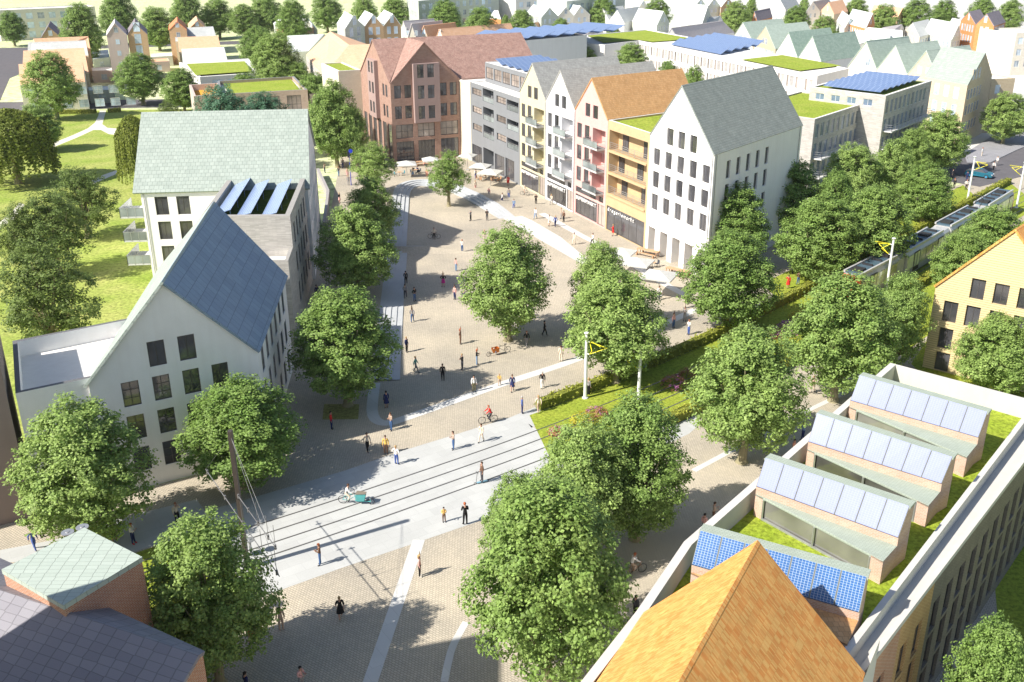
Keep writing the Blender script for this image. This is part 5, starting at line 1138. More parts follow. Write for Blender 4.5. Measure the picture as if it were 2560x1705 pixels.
def leaf_mesh(name, mat, centres, nleaf, size, rs, up=.55):
    """centres: (pos, outward) of clumps; folded two-triangle leaves"""
    rnd = random.Random(rs); vs = []; fs = []
    for (c, o, rad) in centres:
        for _ in range(nleaf):
            d = Vector((rnd.gauss(0, 1), rnd.gauss(0, 1), rnd.gauss(0, .75))).normalized()*rad*(rnd.random()**.5)
            p = c+d; n = (o*.8+Vector((rnd.gauss(0, .45), rnd.gauss(0, .45), up+rnd.gauss(0, .35)))).normalized()
            a = Vector((rnd.gauss(0, 1), rnd.gauss(0, 1), rnd.gauss(0, .5))); a = (a-n*a.dot(n)).normalized(); b = n.cross(a)
            s = size*(.7+.6*rnd.random()); i = len(vs)
            vs += [p-a*s*.55, p+b*s*.42-n*s*.10, p+a*s*.6, p-b*s*.42-n*s*.10, p+a*s*.05+n*s*.06]
            fs += [(i, i+1, i+4), (i+1, i+2, i+4), (i+2, i+3, i+4), (i+3, i, i+4)] if False else [(i, i+1, i+2), (i, i+2, i+3)]
            vs.pop()
    me = bpy.data.meshes.new(name); me.from_pydata([tuple(v) for v in vs], [], fs); me.materials.append(mat); me.update(); return me
def make_tree_meshes(rs, H=12.0, R=4.1, zc=.13, nl=24, nsub=44, mat=LEAF, leafsize=.175, clump=.5, sq=1.0):
    """unit maple: base at 0, crown from zc*H to H"""
    rnd = random.Random(rs); lobes = []; cb = H*zc; ch = H-cb; cz = cb+ch*.44
    for i in range(nl):
        f = (i+.5)/nl; ph = i*2.399963+rnd.random()*.5; zz = 1-2*f
        rr = math.sqrt(max(0, 1-zz*zz)); rad = R*(.33+.12*rnd.random())
        prof = 1.0 if zz < .0 else (1-.42*zz)
        p = Vector((cos(ph)*rr*(R-rad*.9)*prof, sin(ph)*rr*(R-rad*.9)*prof, cz+zz*(ch*(.56 if zz > 0 else .46)-rad*.8)))
        lobes.append((p, rad))
    lobes += [(Vector((rnd.gauss(0, .6), rnd.gauss(0, .6), cz+ch*.08*k)), R*.42) for k in (-1, 1, 2)]
    cen = []; core = Vector((0, 0, cz-ch*.1))
    for (p, rad) in lobes:
        k = int(nsub*(rad/(R*.4))**2)
        for j in range(k):
            d = Vector((rnd.gauss(0, 1), rnd.gauss(0, 1), rnd.gauss(0, 1)+.25)).normalized()
            q = p+d*rad*(.72+.33*rnd.random()); ow = (q-core)
            if d.dot(ow.normalized()) < -.45 and rnd.random() < .8: continue
            cen.append((q, (d*.6+ow.normalized()*.4).normalized(), clump*(.7+.6*rnd.random())))
    crown = leaf_mesh('crown', mat, cen, 40, leafsize, rs+1)
    t = MB(); top = Vector((rnd.gauss(0, .15), rnd.gauss(0, .15), cz-ch*.12)); r0 = .30*R/4
    t.tube((0, 0, -.05), (0, 0, .35), r0*1.7, r0*1.1, 10); t.tube((0, 0, .35), (top.x*.4, top.y*.4, cb+.3), r0*1.1, r0*.8, 10); t.tube((top.x*.4, top.y*.4, cb+.3), top, r0*.8, r0*.5, 8)
    for (p, rad) in lobes[:14]:
        s = Vector((top.x*.4, top.y*.4, cb*(.75+.3*rnd.random())+.4)); md = s.lerp(p, .5)+Vector((0, 0, -.3)); t.path([s, md, p], r0*.42, r0*.1, 6)
    trunk = t.mesh('trunk', BARK, Vector((0, 0, 0)), True)
    return crown, trunk
TV = [make_tree_meshes(s, nl=22+s % 4*2, nsub=44) for s in (11, 12, 13, 14, 15)]
TS = make_tree_meshes(31, nl=18, nsub=28, zc=.24, R=4.1)          # lighter crown for small square trees
TB = make_tree_meshes(41, nl=22, nsub=44, zc=.12, mat=LEAFB, R=5.0)
TD = [make_tree_meshes(s, nl=20, nsub=26, mat=LEAFD, zc=.16) for s in (51, 52)]
def willow(rs):
    rnd = random.Random(rs); cen = []; H = 12
    for i in range(620):
        a = rnd.random()*2*pi; r = 4.6*math.sqrt(rnd.random()); z0 = H-.14*r*r-.2*rnd.random()-.8; ln = 2.5+r*1.35*rnd.random(); n = int(ln/.45)
        for k in range(n):
            z = z0-k*.45
            if z < 1.5: break
            rr = r+.05*k; cen.append((Vector((cos(a)*rr+rnd.gauss(0, .05), sin(a)*rr, z)), Vector((cos(a), sin(a), .1)), .26))
    m = leaf_mesh('crown', LEAFW, cen, 6, .30, rs, .1); t = MB(); t.tube((0, 0, 0), (0, 0, 6), .5, .3, 10)
    for i in range(8): a = i*pi/4; t.path([(0, 0, 5), (cos(a)*2, sin(a)*2, 8), (cos(a)*4, sin(a)*4, 9)], .16, .05, 6)
    return m, t.mesh('trunk', BARK, Vector((0, 0, 0)), True)
TW = willow(61)
ntree = [0]
def tree(x, y, z, H, R, label, kind='m', name='maple_tree', group='round crowned trees'):
    i = ntree[0]; ntree[0] += 1
    c, t = {'m': TV[i % 5], 's': TS, 'b': TB, 'd': TD[i % 2], 'w': TW}[kind]
    base = 5.0 if kind == 'b' else (4.6 if kind == 'w' else 4.1)
    r = thing(name, label, 'tree', (x, y, z), group, random.random()*6.28); r.scale = (R/base, R/base, H/12.0)
    for n, me in (('crown', c), ('trunk', t)): o = bpy.data.objects.new(n, me); COL.objects.link(o); o.parent = r
    return r
def mpx(x, y, z): return g('M', x, y, z)
def scale_at(p, z): # native px per metre across the view at point
    d = MM @ Vector((p.x, p.y, z-CAM_H)); return CAM_F/d[2]
def tree_b(bx, by, tx, ty, w, label, f='M', **k):
    """base seen; top pixel gives height; w crown width in px of the main frame"""
    P = g(f, bx, by); tgt = FR[f][1]+ty/FR[f][2]; lo, hi = 3, 25
    for _ in range(40):
        m = (lo+hi)/2; v = MM @ Vector((P.x, P.y, m-CAM_H)); yy = 852.5+CAM_F*v[1]/v[2]
        if yy > tgt: lo = m
        else: hi = m
    # crown top is nearer the camera side of the dome: trim
    R = w/FR[f][2]/2/scale_at(P, lo*.55); H = min(lo, 20)*.97
    return tree(P.x, P.y, 0, H, R*1.1, label, **k)
def tree_t(tx, ty, w, label, H=11.5, f='M', **k):
    P = g(f, tx, ty, H*.97); R = w/FR[f][2]/2/scale_at(P, H*.55)
    if H < 2.25*R: H = min(2.25*R, 20); P = g(f, tx, ty, H*.97); R = w/FR[f][2]/2/scale_at(P, H*.55)
    return tree(P.x, P.y, 0, H, R*1.1, label, **k)
tree_t(160, 935, 280, 'large maple in front of the brown building at the left edge', 11)
tree_b(572, 1118, 580, 870, 262, 'dense maple standing before the windows of the blue slate house')
tree_t(450, 1200, 285, 'maple beside the brick stair tower with mint roof', 11)
tree_t(1262, 1128, 345, 'biggest maple, filling the bottom centre of the cobbles', 13.2)
tree_t(1185, 1098, 150, 'smaller maple behind the left shoulder of the biggest maple', 9.5)
tree_b(1458, 1240, 1435, 900, 225, 'maple with visible thick trunk foot between pale paving and white parapet')
tree_t(1338, 982, 225, 'maple at the tip of the track grass, left of the one with visible trunk foot', 10.5)
tree_b(1705, 1062, 1720, 740, 248, 'maple right of the broad one, above the white parapet')
tree_b(1916, 922, 1940, 622, 232, 'maple with thick trunk touching the white parapet corner')
tree_b(1667, 762, 1680, 525, 205, 'maple on the pale paving in front of the arcade house')
tree_t(1697, 430, 150, 'maple right behind the one on the pale paving, against the white wall', 11)
tree_b(1168, 783, 1168, 510, 196, 'large maple standing alone in the middle of the square')
tree_b(1412, 878, 1425, 612, 228, 'maple on the square beside the white tram mast')
tree_t(1382, 566, 140, 'smaller maple half hidden behind the maple by the white tram mast', 10)
tree_b(1032, 474, 1036, 342, 97, 'young maple with thin trunk on the square by the curved steps', kind='s')
tree_b(862, 452, 866, 322, 100, 'first young maple of the row by the steps, nearest the red corner house', kind='s')
tree_t(850, 410, 120, 'dark maple, second in the row left of the steps', 10)
tree_t(812, 478, 182, 'maple in the middle of the row left of the steps', 11)
tree_b(800, 932, 790, 655, 225, 'nearest maple of the row left of the steps, in its grass pit')
tree_b(776, 385, 766, 178, 118, 'maple in the shade left of the red corner house')
tree_t(722, 172, 90, 'maple at the end of the mint roof by the shaded street', 12)
tree_t(812, 250, 62, 'lower maple against the cream side building', 11)
tree_t(745, 215, 80, 'maple behind the mint roof beside the shaded street', 12)
tree_t(822, 172, 50, 'slim maple between peach roof and red corner house', 12)
R_ = 'H'
tree_t(1822, 368, 150, 'maple at the corner of the white arcade house, first of the tram-side grove', 11)
tree_b(1873, 648, 1888, 445, 180, 'maple with pale trunk on the verge nearest the red dress walker')
tree_t(1968, 335, 130, 'maple in front of the near grey brick apartment block', 11)
tree_t(2062, 325, 105, 'maple in front of the far grey brick apartment block', 11)
tree_b(1996, 632, 2008, 420, 165, 'maple with forked bare trunk beside the tram')
tree_b(2118, 515, 2128, 372, 125, 'last maple of the verge before the asphalt crossing')
tree_t(2172, 258, 118, 'maple against the tan brick house at the crossing', 11)
tree_t(2325, 215, 105, 'maple by the right edge across the asphalt road', 10)
tree_t(1925, 395, 90, 'dark maple squeezed between the tram-side grove trees', 10)
tree_t(2105, 300, 80, 'maple between grove and tan brick house', 9)
tree_t(2290, 480, 150, 'maple right of the tram behind the tan clad gable', 8)
tree_t(2222, 535, 125, 'maple right of the tram touching the tan clad gable', 8)
tree_t(2085, 632, 130, 'maple left of the tan clad house', 10)
tree_t(2310, 730, 180, 'maple in front of the tan clad house windows', 8)
tree_t(2300, 1440, 190, 'bright maple in the bottom right corner below the dark facade', 9)
tree_t(176, 386, 150, 'dark tree on the lawn left of the balconies, upper one', 10, kind='d')
tree_t(102, 443, 175, 'dark tree on the lawn, middle of the left clump', 10, kind='d')
tree_t(80, 562, 225, 'large dark tree on the lawn by the annexe', 12, kind='d')
tree_t(30, 470, 100, 'dark tree cut by the left edge on the lawn', 10, kind='d')
tree_t(8, 245, 155, 'weeping willow at the left edge of the park', 12, kind='w', name='willow_tree', group=None)
tree_t(298, 260, 75, 'weeping willow behind the corner of the mint-roofed house', 13, kind='w', name='willow_tree', group=None)
tree_b(98, 348, 90, 236, 98, 'airy small tree on the lawn beside the park path')
tree_t(105, 120, 118, 'round tree in front of the orange terrace roofs', 11)
tree_b(330, 241, 320, 118, 108, 'round tree at the end of the park road')
tree_t(412, 160, 88, 'tree between park road and brown brick block', 10)
tree_t(385, 232, 60, 'low tree behind the willow', 6, kind='d')
tree_t(505, 200, 150, 'bluish green bushy tree behind the mint roof, left', 10, kind='b')
tree_t(602, 215, 125, 'bluish green bushy tree behind the mint roof, right', 10, kind='b')
tree_t(20, 28, 62, 'tree cut by the left edge near the office slab', 13)
tree_t(178, 12, 92, 'tree in front of the office slab', 12)
tree_t(262, -18, 84, 'first tree of the meadow row from the left', 13)
tree_b(368, 117, 360, 12, 82, 'second tree of the meadow row from the left')
tree_t(422, -18, 76, 'third tree of the meadow row from the left', 13)
tree_b(506, 89, 497, -8, 78, 'fourth tree of the meadow row from the left')
tree_t(556, 12, 66, 'fifth tree of the meadow row from the left', 12)
tree_t(608, -18, 74, 'sixth tree of the meadow row from the left', 13)
tree_t(668, 2, 78, 'seventh tree of the meadow row, behind the white gables', 12)
tree_b(754, 75, 752, -15, 76, 'eighth tree of the meadow row, beside the pale warehouse')
tree_t(590, 62, 90, 'tall tree in the avenue left of the pale hall', 13)
tree_t(628, 80, 112, 'tall tree in the avenue, nearest the peach roof', 13)
tree_t(560, 170, 80, 'tree beside the green-roofed pavilion', 9)
tree_t(680, 145, 70, 'tree under the eave of the peach roof', 9)
tree_t(738, 190, 70, 'tree right of the brown brick block', 9)
for x, y, w, H, lab in ((370, -40, 360, 14, 'tree behind the pale warehouse, left'), (790, -30, 400, 14, 'tree behind the ochre warehouses'), (1475, 5, 450, 14, 'tree before the pale green office block'), (1990, -30, 370, 14, 'upper tree right of the pale green office block'), (1950, 105, 480, 12, 'lower tree right of the pale green office block')):
    tree_t(x, y, w, lab, H, f='T3')
for x, y, w, H, lab in ((20, 205, 120, 8, 'tree above the red roof end'), (240, 145, 350, 11, 'round tree above the sawtooth solar roof'), (490, -40, 350, 13, 'tree behind the far white row'), (1350, -30, 360, 15, 'tall tree between the white row and the grey-green roofs'), (2080, -10, 370, 14, 'tree behind the white house turned right'), (770, 252, 270, 8, 'small tree above the solar sawtooth roof'), (1480, 372, 260, 6, 'low tree at the edge of the school lawn roof'), (1095, 640, 350, 9, 'tree by the windowless hall'), (1720, 600, 480, 11, 'tree in the school yard'), (2220, 825, 300, 9, 'tree in the school yard behind the orange roof')):
    tree_t(x, y, w, lab, H, f='T4')
for x, y, w, H, lab in ((880, 25, 390, 13, 'round tree left of the small dark purple roof'), (1080, -20, 180, 13, 'tree at the top edge beside the pale green roof gables'), (1690, 90, 370, 12, 'tree behind the sage gables'), (1800, -15, 180, 13, 'tree at the top edge left of the orange roof'), (2080, 215, 340, 10, 'low tree behind the green slate roofs'), (310, 900, 330, 10, 'tree in the school yard behind the white arcade house'), (640, 405, 170, 6, 'shrub-like tree behind the school solar array')):
    tree_t(x, y, w, lab, H, f='T5')
for x, y, w, H, lab in ((230, -25, 310, 13, 'tree at the top edge, first from the right group'), (585, 68, 390, 11, 'tree before the peach-roofed house'), (1000, -5, 390, 14, 'tree at the top edge, middle of the right group'), (1355, 5, 350, 13, 'tree behind the white-roofed house'), (1840, -15, 370, 14, 'tree behind the orange brick warehouses'), (2215, 0, 330, 14, 'tree right of the orange brick warehouses')):
    tree_t(x, y, w, lab, H, f='T6')
# hedges
HG = M_leaf('hedge_leaves', (.26, .29, .04), (.42, .44, .07), .2); HC = M_plaster('hedge_core', (.17, .19, .035), .2)
def hedge(pts, label, w=1.0, h=1.0):
    c = smooth_path(pts, 4); L = sum((c[i+1]-c[i]).length for i in range(len(c)-1)); rnd = random.Random(5)
    th = thing('hedge', label, 'hedge', tuple(c[len(c)//2])+(0,)); m = MB(); a, b = offs(c, w*.38), offs(c, -w*.38)
    for i in range(len(c)-1):
        m.face([V3(b[i], h*.88), V3(b[i+1], h*.88), V3(a[i+1], h*.88), V3(a[i], h*.88)]); m.face([V3(b[i], 0), V3(b[i+1], 0), V3(b[i+1], h*.88), V3(b[i], h*.88)]); m.face([V3(a[i+1], 0), V3(a[i], 0), V3(a[i], h*.88), V3(a[i+1], h*.88)])
    m.face([V3(a[0], 0), V3(b[0], 0), V3(b[0], h*.88), V3(a[0], h*.88)]); m.build('branches', HC, th)
    cen = []; o = Vector(th['_o'])
    for i in range(len(c)-1):
        sl_ = (c[i+1]-c[i]); t = sl_.normalized(); n = Vector((-t.y, t.x)); k = max(2, int(sl_.length*16))
        for _ in range(k):
            f = rnd.random(); s = rnd.choice((0, 1, 2, 2)); p = c[i]+sl_*f
            if s == 2: u = (rnd.random()-.5)*w; q = V3(p+n*u, h*(.93+.08*rnd.random())); ow = Vector((0, 0, 1))
            else: sg = 1 if s else -1; q = V3(p+n*sg*w*.48, rnd.random()*h*.95); ow = Vector((n.x*sg, n.y*sg, .2))
            cen.append((q-o, ow, .16))
    me = leaf_mesh('leaves', HG, cen, 8, .15, 3, .3); ob = bpy.data.objects.new('leaves', me); COL.objects.link(ob); ob.parent = th
hp_ = seg(1.8, 86, 3.0); hedge([hp_[i] for i in range(0, len(hp_), 3)]+[hp_[-1]], 'long clipped hedge along the near side of the square, north of the rails')
hp_ = seg(12.5, 33, -6.3); hedge([hp_[i] for i in range(0, len(hp_), 2)]+[hp_[-1]], 'clipped hedge south of the rails, between two maples')
hp_ = seg(42, 62, -6.2); hedge([hp_[i] for i in range(0, len(hp_), 2)]+[hp_[-1]], 'clipped hedge right of the tram')
hedge([g('R1', 380, 782), g('R1', 600, 776), g('R1', 660, 775)], 'low hedge along the park road left of the path')
hedge([g('R1', 740, 770), g('R1', 830, 766)], 'short low hedge along the park road right of the path')
# flowering shrubs in the track bed
FLP = M_leaf('purple_blossom', (.36, .12, .30), (.50, .20, .42), .2); FLR = M_leaf('reddish_leaves', (.30, .14, .07), (.42, .22, .10), .2); FLY = M_leaf('yellow_shrub_leaves', (.38, .34, .03), (.50, .44, .05), .2)
def shrub(f, x, y, r, h, mat, label, mat2=None):
    p = g(f, x, y); rnd = random.Random(int(x+y)); th = thing('flowering_shrub', label, 'shrub', (p.x, p.y, 0), None)
    for nm, mt, k, rr in (('foliage', mat, 60, r), ('blossom', mat2, 26, r*1.05)):
        if mt is None: continue
        cen = []
        for _ in range(k):
            d = Vector((rnd.gauss(0, 1), rnd.gauss(0, 1), abs(rnd.gauss(0, 1)))).normalized(); cen.append((Vector((d.x*rr, d.y*rr, .1+d.z*h)), d, .22))
        me = leaf_mesh(nm, mt, cen, 9, .12, 4); ob = bpy.data.objects.new(nm, me); COL.objects.link(ob); ob.parent = th
    m = MB(); m.tube((p.x, p.y, 0), (p.x, p.y, h*.6), .06, .03, 6); m.build('stem', BARK, th)
shrub('W', 575, 355, 1.0, .8, FLR, 'low shrub with lilac blossom in the track grass, lower left of the mast', FLP)
shrub('W', 495, 385, 1.1, .7, FLY, 'yellowish grass-like shrub next to the lilac shrub in the track grass')
shrub('W', 335, 462, .8, .5, FLR, 'small lilac shrub at the tip of the track grass', FLP)
shrub('W', 1055, 165, 1.1, 1.0, FLR, 'reddish shrub with lilac blossom between the rails, centre', FLP)
shrub('W', 1135, 112, .8, .9, FLR, 'reddish shrub without blossom beside the lilac one between the rails')
shrub('R6', 738, 735, 1.2, 1.0, FLP, 'bright magenta shrub between rails and hedge', FLP)
shrub('R6', 655, 775, .7, .6, FLR, 'small pink shrub left of the magenta shrub', FLP)
shrub('R6', 820, 655, 1.2, .9, FLY, 'yellow shrub above the magenta shrub in the track bed')
shrub('R6', 800, 860, 1.6, 1.0, FLY, 'wide yellow-green shrub beside the maple at the track bed')
# ================================================================ people
SKIN = M_plain('skin', (.50, .30, .22), .6, .3); HAIRM = {k: M_plain('hair_'+k, c, .6, .3) for k, c in {'brown': (.07, .035, .02), 'black': (.015, .012, .012), 'blond': (.42, .28, .13), 'ginger': (.36, .10, .04), 'grey': (.42, .40, .38)}.items()}
CLM = {k: M_plain('cloth_'+k, c, .85, .15) for k, c in {'white': (.78, .76, .73), 'cream': (.70, .60, .48), 'black': (.018, .018, .02), 'navy': (.03, .04, .12), 'blue': (.08, .13, .36), 'jeans': (.06, .12, .26), 'lightjeans': (.20, .30, .46), 'grey': (.28, .27, .27), 'darkgrey': (.07, .07, .08), 'red': (.62, .035, .03), 'pink': (.72, .42, .38), 'magenta': (.50, .04, .25), 'brown': (.16, .09, .06), 'beige': (.48, .36, .28), 'yellow': (.70, .46, .12), 'teal': (.18, .42, .38), 'olive': (.22, .20, .11), 'salmon': (.70, .35, .25)}.items()}
def skin_mesh(joints, edges, root=0):
    me = bpy.data.meshes.new('b'); me.from_pydata([j[0] for j in joints], edges, []); o = bpy.data.objects.new('b', me); COL.objects.link(o)
    md = o.modifiers.new('s', 'SKIN'); md.use_smooth_shade = True; md.branch_smoothing = .6
    sv = me.skin_vertices[0].data if me.skin_vertices else None
    if sv is None: raise RuntimeError('no skin layer')
    for i, j in enumerate(joints): sv[i].radius = (j[1], j[2] if len(j) > 2 else j[1]); sv[i].use_root = (i == root)
    su = o.modifiers.new('u', 'SUBSURF'); su.levels = 1; su.render_levels = 1
    dg = bpy.context.evaluated_depsgraph_get(); out = bpy.data.meshes.new_from_object(o.evaluated_get(dg)); bpy.data.objects.remove(o); return out
def add_skin_layer():
    pass
def person_meshes(pose, dress=None, sleeves=True):
    """figure 1.75 m tall facing -y; returns dict of meshes"""
    P = dict(pel=(0, 0, .95), bel=(0, 0, 1.10), che=(0, .0, 1.30), nck=(0, .01, 1.47), hdb=(0, 0, 1.56), hdt=(0, .005, 1.70),
             shl=(-.17, 0, 1.42), shr=(.17, 0, 1.42), ell=(-.23, .03, 1.14), elr=(.23, .03, 1.14), wrl=(-.24, -.05, .90), wrr=(.24, -.05, .90), hal=(-.24, -.07, .82), har=(.24, -.07, .82),
             hil=(-.09, 0, .90), hir=(.09, 0, .90), knl=(-.10, -.01, .49), knr=(.10, -.01, .49), anl=(-.10, .02, .09), anr=(.10, .02, .09), tol=(-.11, -.14, .035), tor=(.11, -.14, .035))
    P.update(pose)
    names = list(P); R = dict(pel=(.155, .105), bel=(.135, .095), che=(.165, .105), nck=(.055,), hdb=(.078, .09), hdt=(.082, .095), shl=(.062,), shr=(.062,), ell=(.045,), elr=(.045,), wrl=(.031,), wrr=(.031,), hal=(.035, .018), har=(.035, .018), hil=(.095,), hir=(.095,), knl=(.062,), knr=(.062,), anl=(.042,), anr=(.042,), tol=(.042, .03), tor=(.042, .03))
    J = [(P[n],)+(R[n] if len(R[n]) > 1 else (R[n][0], R[n][0])) for n in names]; ix = {n: i for i, n in enumerate(names)}
    E = [('pel', 'bel'), ('bel', 'che'), ('che', 'nck'), ('nck', 'hdb'), ('hdb', 'hdt'), ('che', 'shl'), ('che', 'shr'), ('shl', 'ell'), ('shr', 'elr'), ('ell', 'wrl'), ('elr', 'wrr'), ('wrl', 'hal'), ('wrr', 'har'), ('pel', 'hil'), ('pel', 'hir'), ('hil', 'knl'), ('hir', 'knr'), ('knl', 'anl'), ('knr', 'anr'), ('anl', 'tol'), ('anr', 'tor')]
    me = skin_mesh(J, [(ix[a], ix[b]) for a, b in E], ix['pel'])
    grp = {}
    for a, b in E:
        grp[(a, b)] = 'shirt' if a in ('pel', 'bel', 'che', 'shl', 'shr') and b not in ('nck', 'hil', 'hir', 'hdb') else 'trousers' if a in ('pel', 'hil', 'hir', 'knl', 'knr') else 'shoes' if a in ('anl', 'anr') else 'shirt' if (a in ('ell', 'elr') and sleeves) else 'skin'
    seg_ = [(Vector(P[a]), Vector(P[b]), grp[(a, b)]) for a, b in E]
    def near_(p):
        bd, bg = 9, 'skin'
        for a, b, k in seg_:
            ab = b-a; t = max(0, min(1, (p-a).dot(ab)/max(ab.length_squared, 1e-6))); d = (a+ab*t-p).length
            if d < bd: bd, bg = d, k
        return bg
    me.calc_loop_triangles(); vn = [v.normal.copy() for v in me.vertices]; vc = [v.co.copy() for v in me.vertices]
    lab = []
    for p in me.polygons:
        k = near_(p.center)
        if k == 'shirt' and p.center.z > P['nck'][2]-.02: k = 'skin'
        if k == 'trousers' and p.center.z > P['pel'][2]+.06: k = 'shirt'
        if dress and k == 'trousers': k = 'skin' if p.center.z < P['pel'][2]-.1 else 'shirt'
        lab.append(k)
    out = {}
    for kind, th_ in (('shirt', .014), ('trousers', .012), ('shoes', .010)):
        m = MB(); cache = {}; fs = []; vs = []
        for p, k in zip(me.polygons, lab):
            if k != kind: continue
            f = []
            for v in p.vertices:
                if v not in cache: cache[v] = len(vs); vs.append(vc[v]+vn[v]*th_)
                f.append(cache[v])
            fs.append(tuple(f))
        if not fs: continue
        mm = bpy.data.meshes.new(kind); mm.from_pydata([tuple(v) for v in vs], [], fs); mm.materials.append(CLM['white']); mm.polygons.foreach_set('use_smooth', [True]*len(mm.polygons)); mm.update(); out[kind] = mm
    if dress:
        n = 16; vs = []; fs = []; zl = .52 if dress == 'dress' else .5; c0 = P['pel']
        for k, (z, r) in enumerate(((c0[2]+.12, .135), (c0[2]-.02, .175), (c0[2]-.22, .215), (c0[2]-.42, .25))):
            for i in range(n): a = 2*pi*i/n; vs.append((c0[0]+cos(a)*r*(1+.04*(i % 2)), c0[1]+sin(a)*r*.8, z))
        for k in range(3):
            for i in range(n): j = (i+1) % n; fs.append((k*n+i, k*n+j, (k+1)*n+j, (k+1)*n+i))
        mm = bpy.data.meshes.new('skirt'); mm.from_pydata(vs, [], fs); mm.materials.append(CLM['white']); mm.update(); out['skirt'] = mm
    # head features and hands are joined to the body mesh
    vs = [tuple(v) for v in vc]; fs = [tuple(p.vertices) for p in me.polygons]
    hb, ht = Vector(P['hdb']), Vector(P['hdt']); hc = hb.lerp(ht, .42)
    def addbox(c, a, b, cc):
        i = len(vs)
        for sx in (-1, 1):
            for sy in (-1, 1):
                for sz in (-1, 1): q = c+a*sx+b*sy+cc*sz; vs.append(tuple(q))
        fs.extend([(i, i+1, i+3, i+2), (i+4, i+6, i+7, i+5), (i, i+4, i+5, i+1), (i+2, i+3, i+7, i+6), (i, i+2, i+6, i+4), (i+1, i+5, i+7, i+3)])
    X, Y, Z = Vector((1, 0, 0)), Vector((0, 1, 0)), Vector((0, 0, 1))
    i = len(vs); nf = hc+Vector((0, -.092, -.01)); vs += [tuple(nf+Vector((0, 0, .035))), tuple(nf+Vector((-.014, 0, -.012))), tuple(nf+Vector((.014, 0, -.012))), tuple(nf+Vector((0, -.022, -.012)))]; fs += [(i, i+1, i+3), (i, i+3, i+2), (i+1, i+2, i+3)]
    for s in (-1, 1): addbox(hc+Vector((s*.084, .01, .0)), X*.006, Y*.014, Z*.024)
    addbox(hc+Vector((0, -.088, -.045)), X*.022, Y*.004, Z*.005)
    for s, w_, h_ in ((-1, 'wrl', 'hal'), (1, 'wrr', 'har')):
        hw, hh = Vector(P[w_]), Vector(P[h_]); d = (hh-hw).normalized(); sd = d.cross(Y if abs(d.y) < .8 else Z).normalized(); nn = d.cross(sd)
        for q, ln in ((-.026, .060), (-.009, .072), (.009, .068), (.026, .052)):
            b0 = hh+sd*q+d*.012; md = b0+d*ln*.55+nn*.004; en = b0+d*ln+nn*.020*s
            addbox(b0.lerp(md, .5), sd*.0075, nn*.0075, (md-b0)*.5); addbox(md.lerp(en, .5), sd*.006, nn*.006, (en-md)*.5)
        tb_ = hw.lerp(hh, .55)+sd*.030; te = tb_+sd*.032+d*.040; addbox(tb_.lerp(te, .5), nn*.008, d.cross(nn)*.008, (te-tb_)*.5)
    body = bpy.data.meshes.new('body'); body.from_pydata(vs, [], fs); body.materials.append(SKIN); body.polygons.foreach_set('use_smooth', [True]*len(body.polygons)); body.update(); out['body'] = body
    # hair cap, short or long
    for nm, long in (('hair', 0), ('hair_long', 1)):
        vs = []; fs = []; n = 12; rows = [(1.0, .0), (.92, .42), (.68, .76), (.30, .98), (-.15, 1.03), (-.55, .95)]+([(-1.3, .85), (-2.0, .6)] if long else [])
        for (zz, rr) in rows:
            for i in range(n):
                a = 2*pi*i/n; front = max(0, -sin(a)); z = hc.z+.035+zz*.105; 
                if zz < .3: z += front*.12*(abs(zz-.3)+.1)*(2.2 if long and zz < -.6 else 1)
                if long and zz < -1 : z = max(z, hc.z+.035-.6*.105) if front > .3 else z
                vs.append((hc.x+cos(a)*rr*.094, hc.y+.008+sin(a)*rr*.108+(.02 if long and zz < -1 else 0), z))
        for k in range(len(rows)-1):
            for i in range(n): j = (i+1) % n; fs.append((k*n+i, k*n+j, (k+1)*n+j, (k+1)*n+i))
        fs.append(tuple(range(n))[::-1]); mm = bpy.data.meshes.new(nm); mm.from_pydata(vs, [], fs); mm.materials.append(HAIRM['brown']); mm.polygons.foreach_set('use_smooth', [True]*len(mm.polygons)); mm.update(); out[nm] = mm
    return out
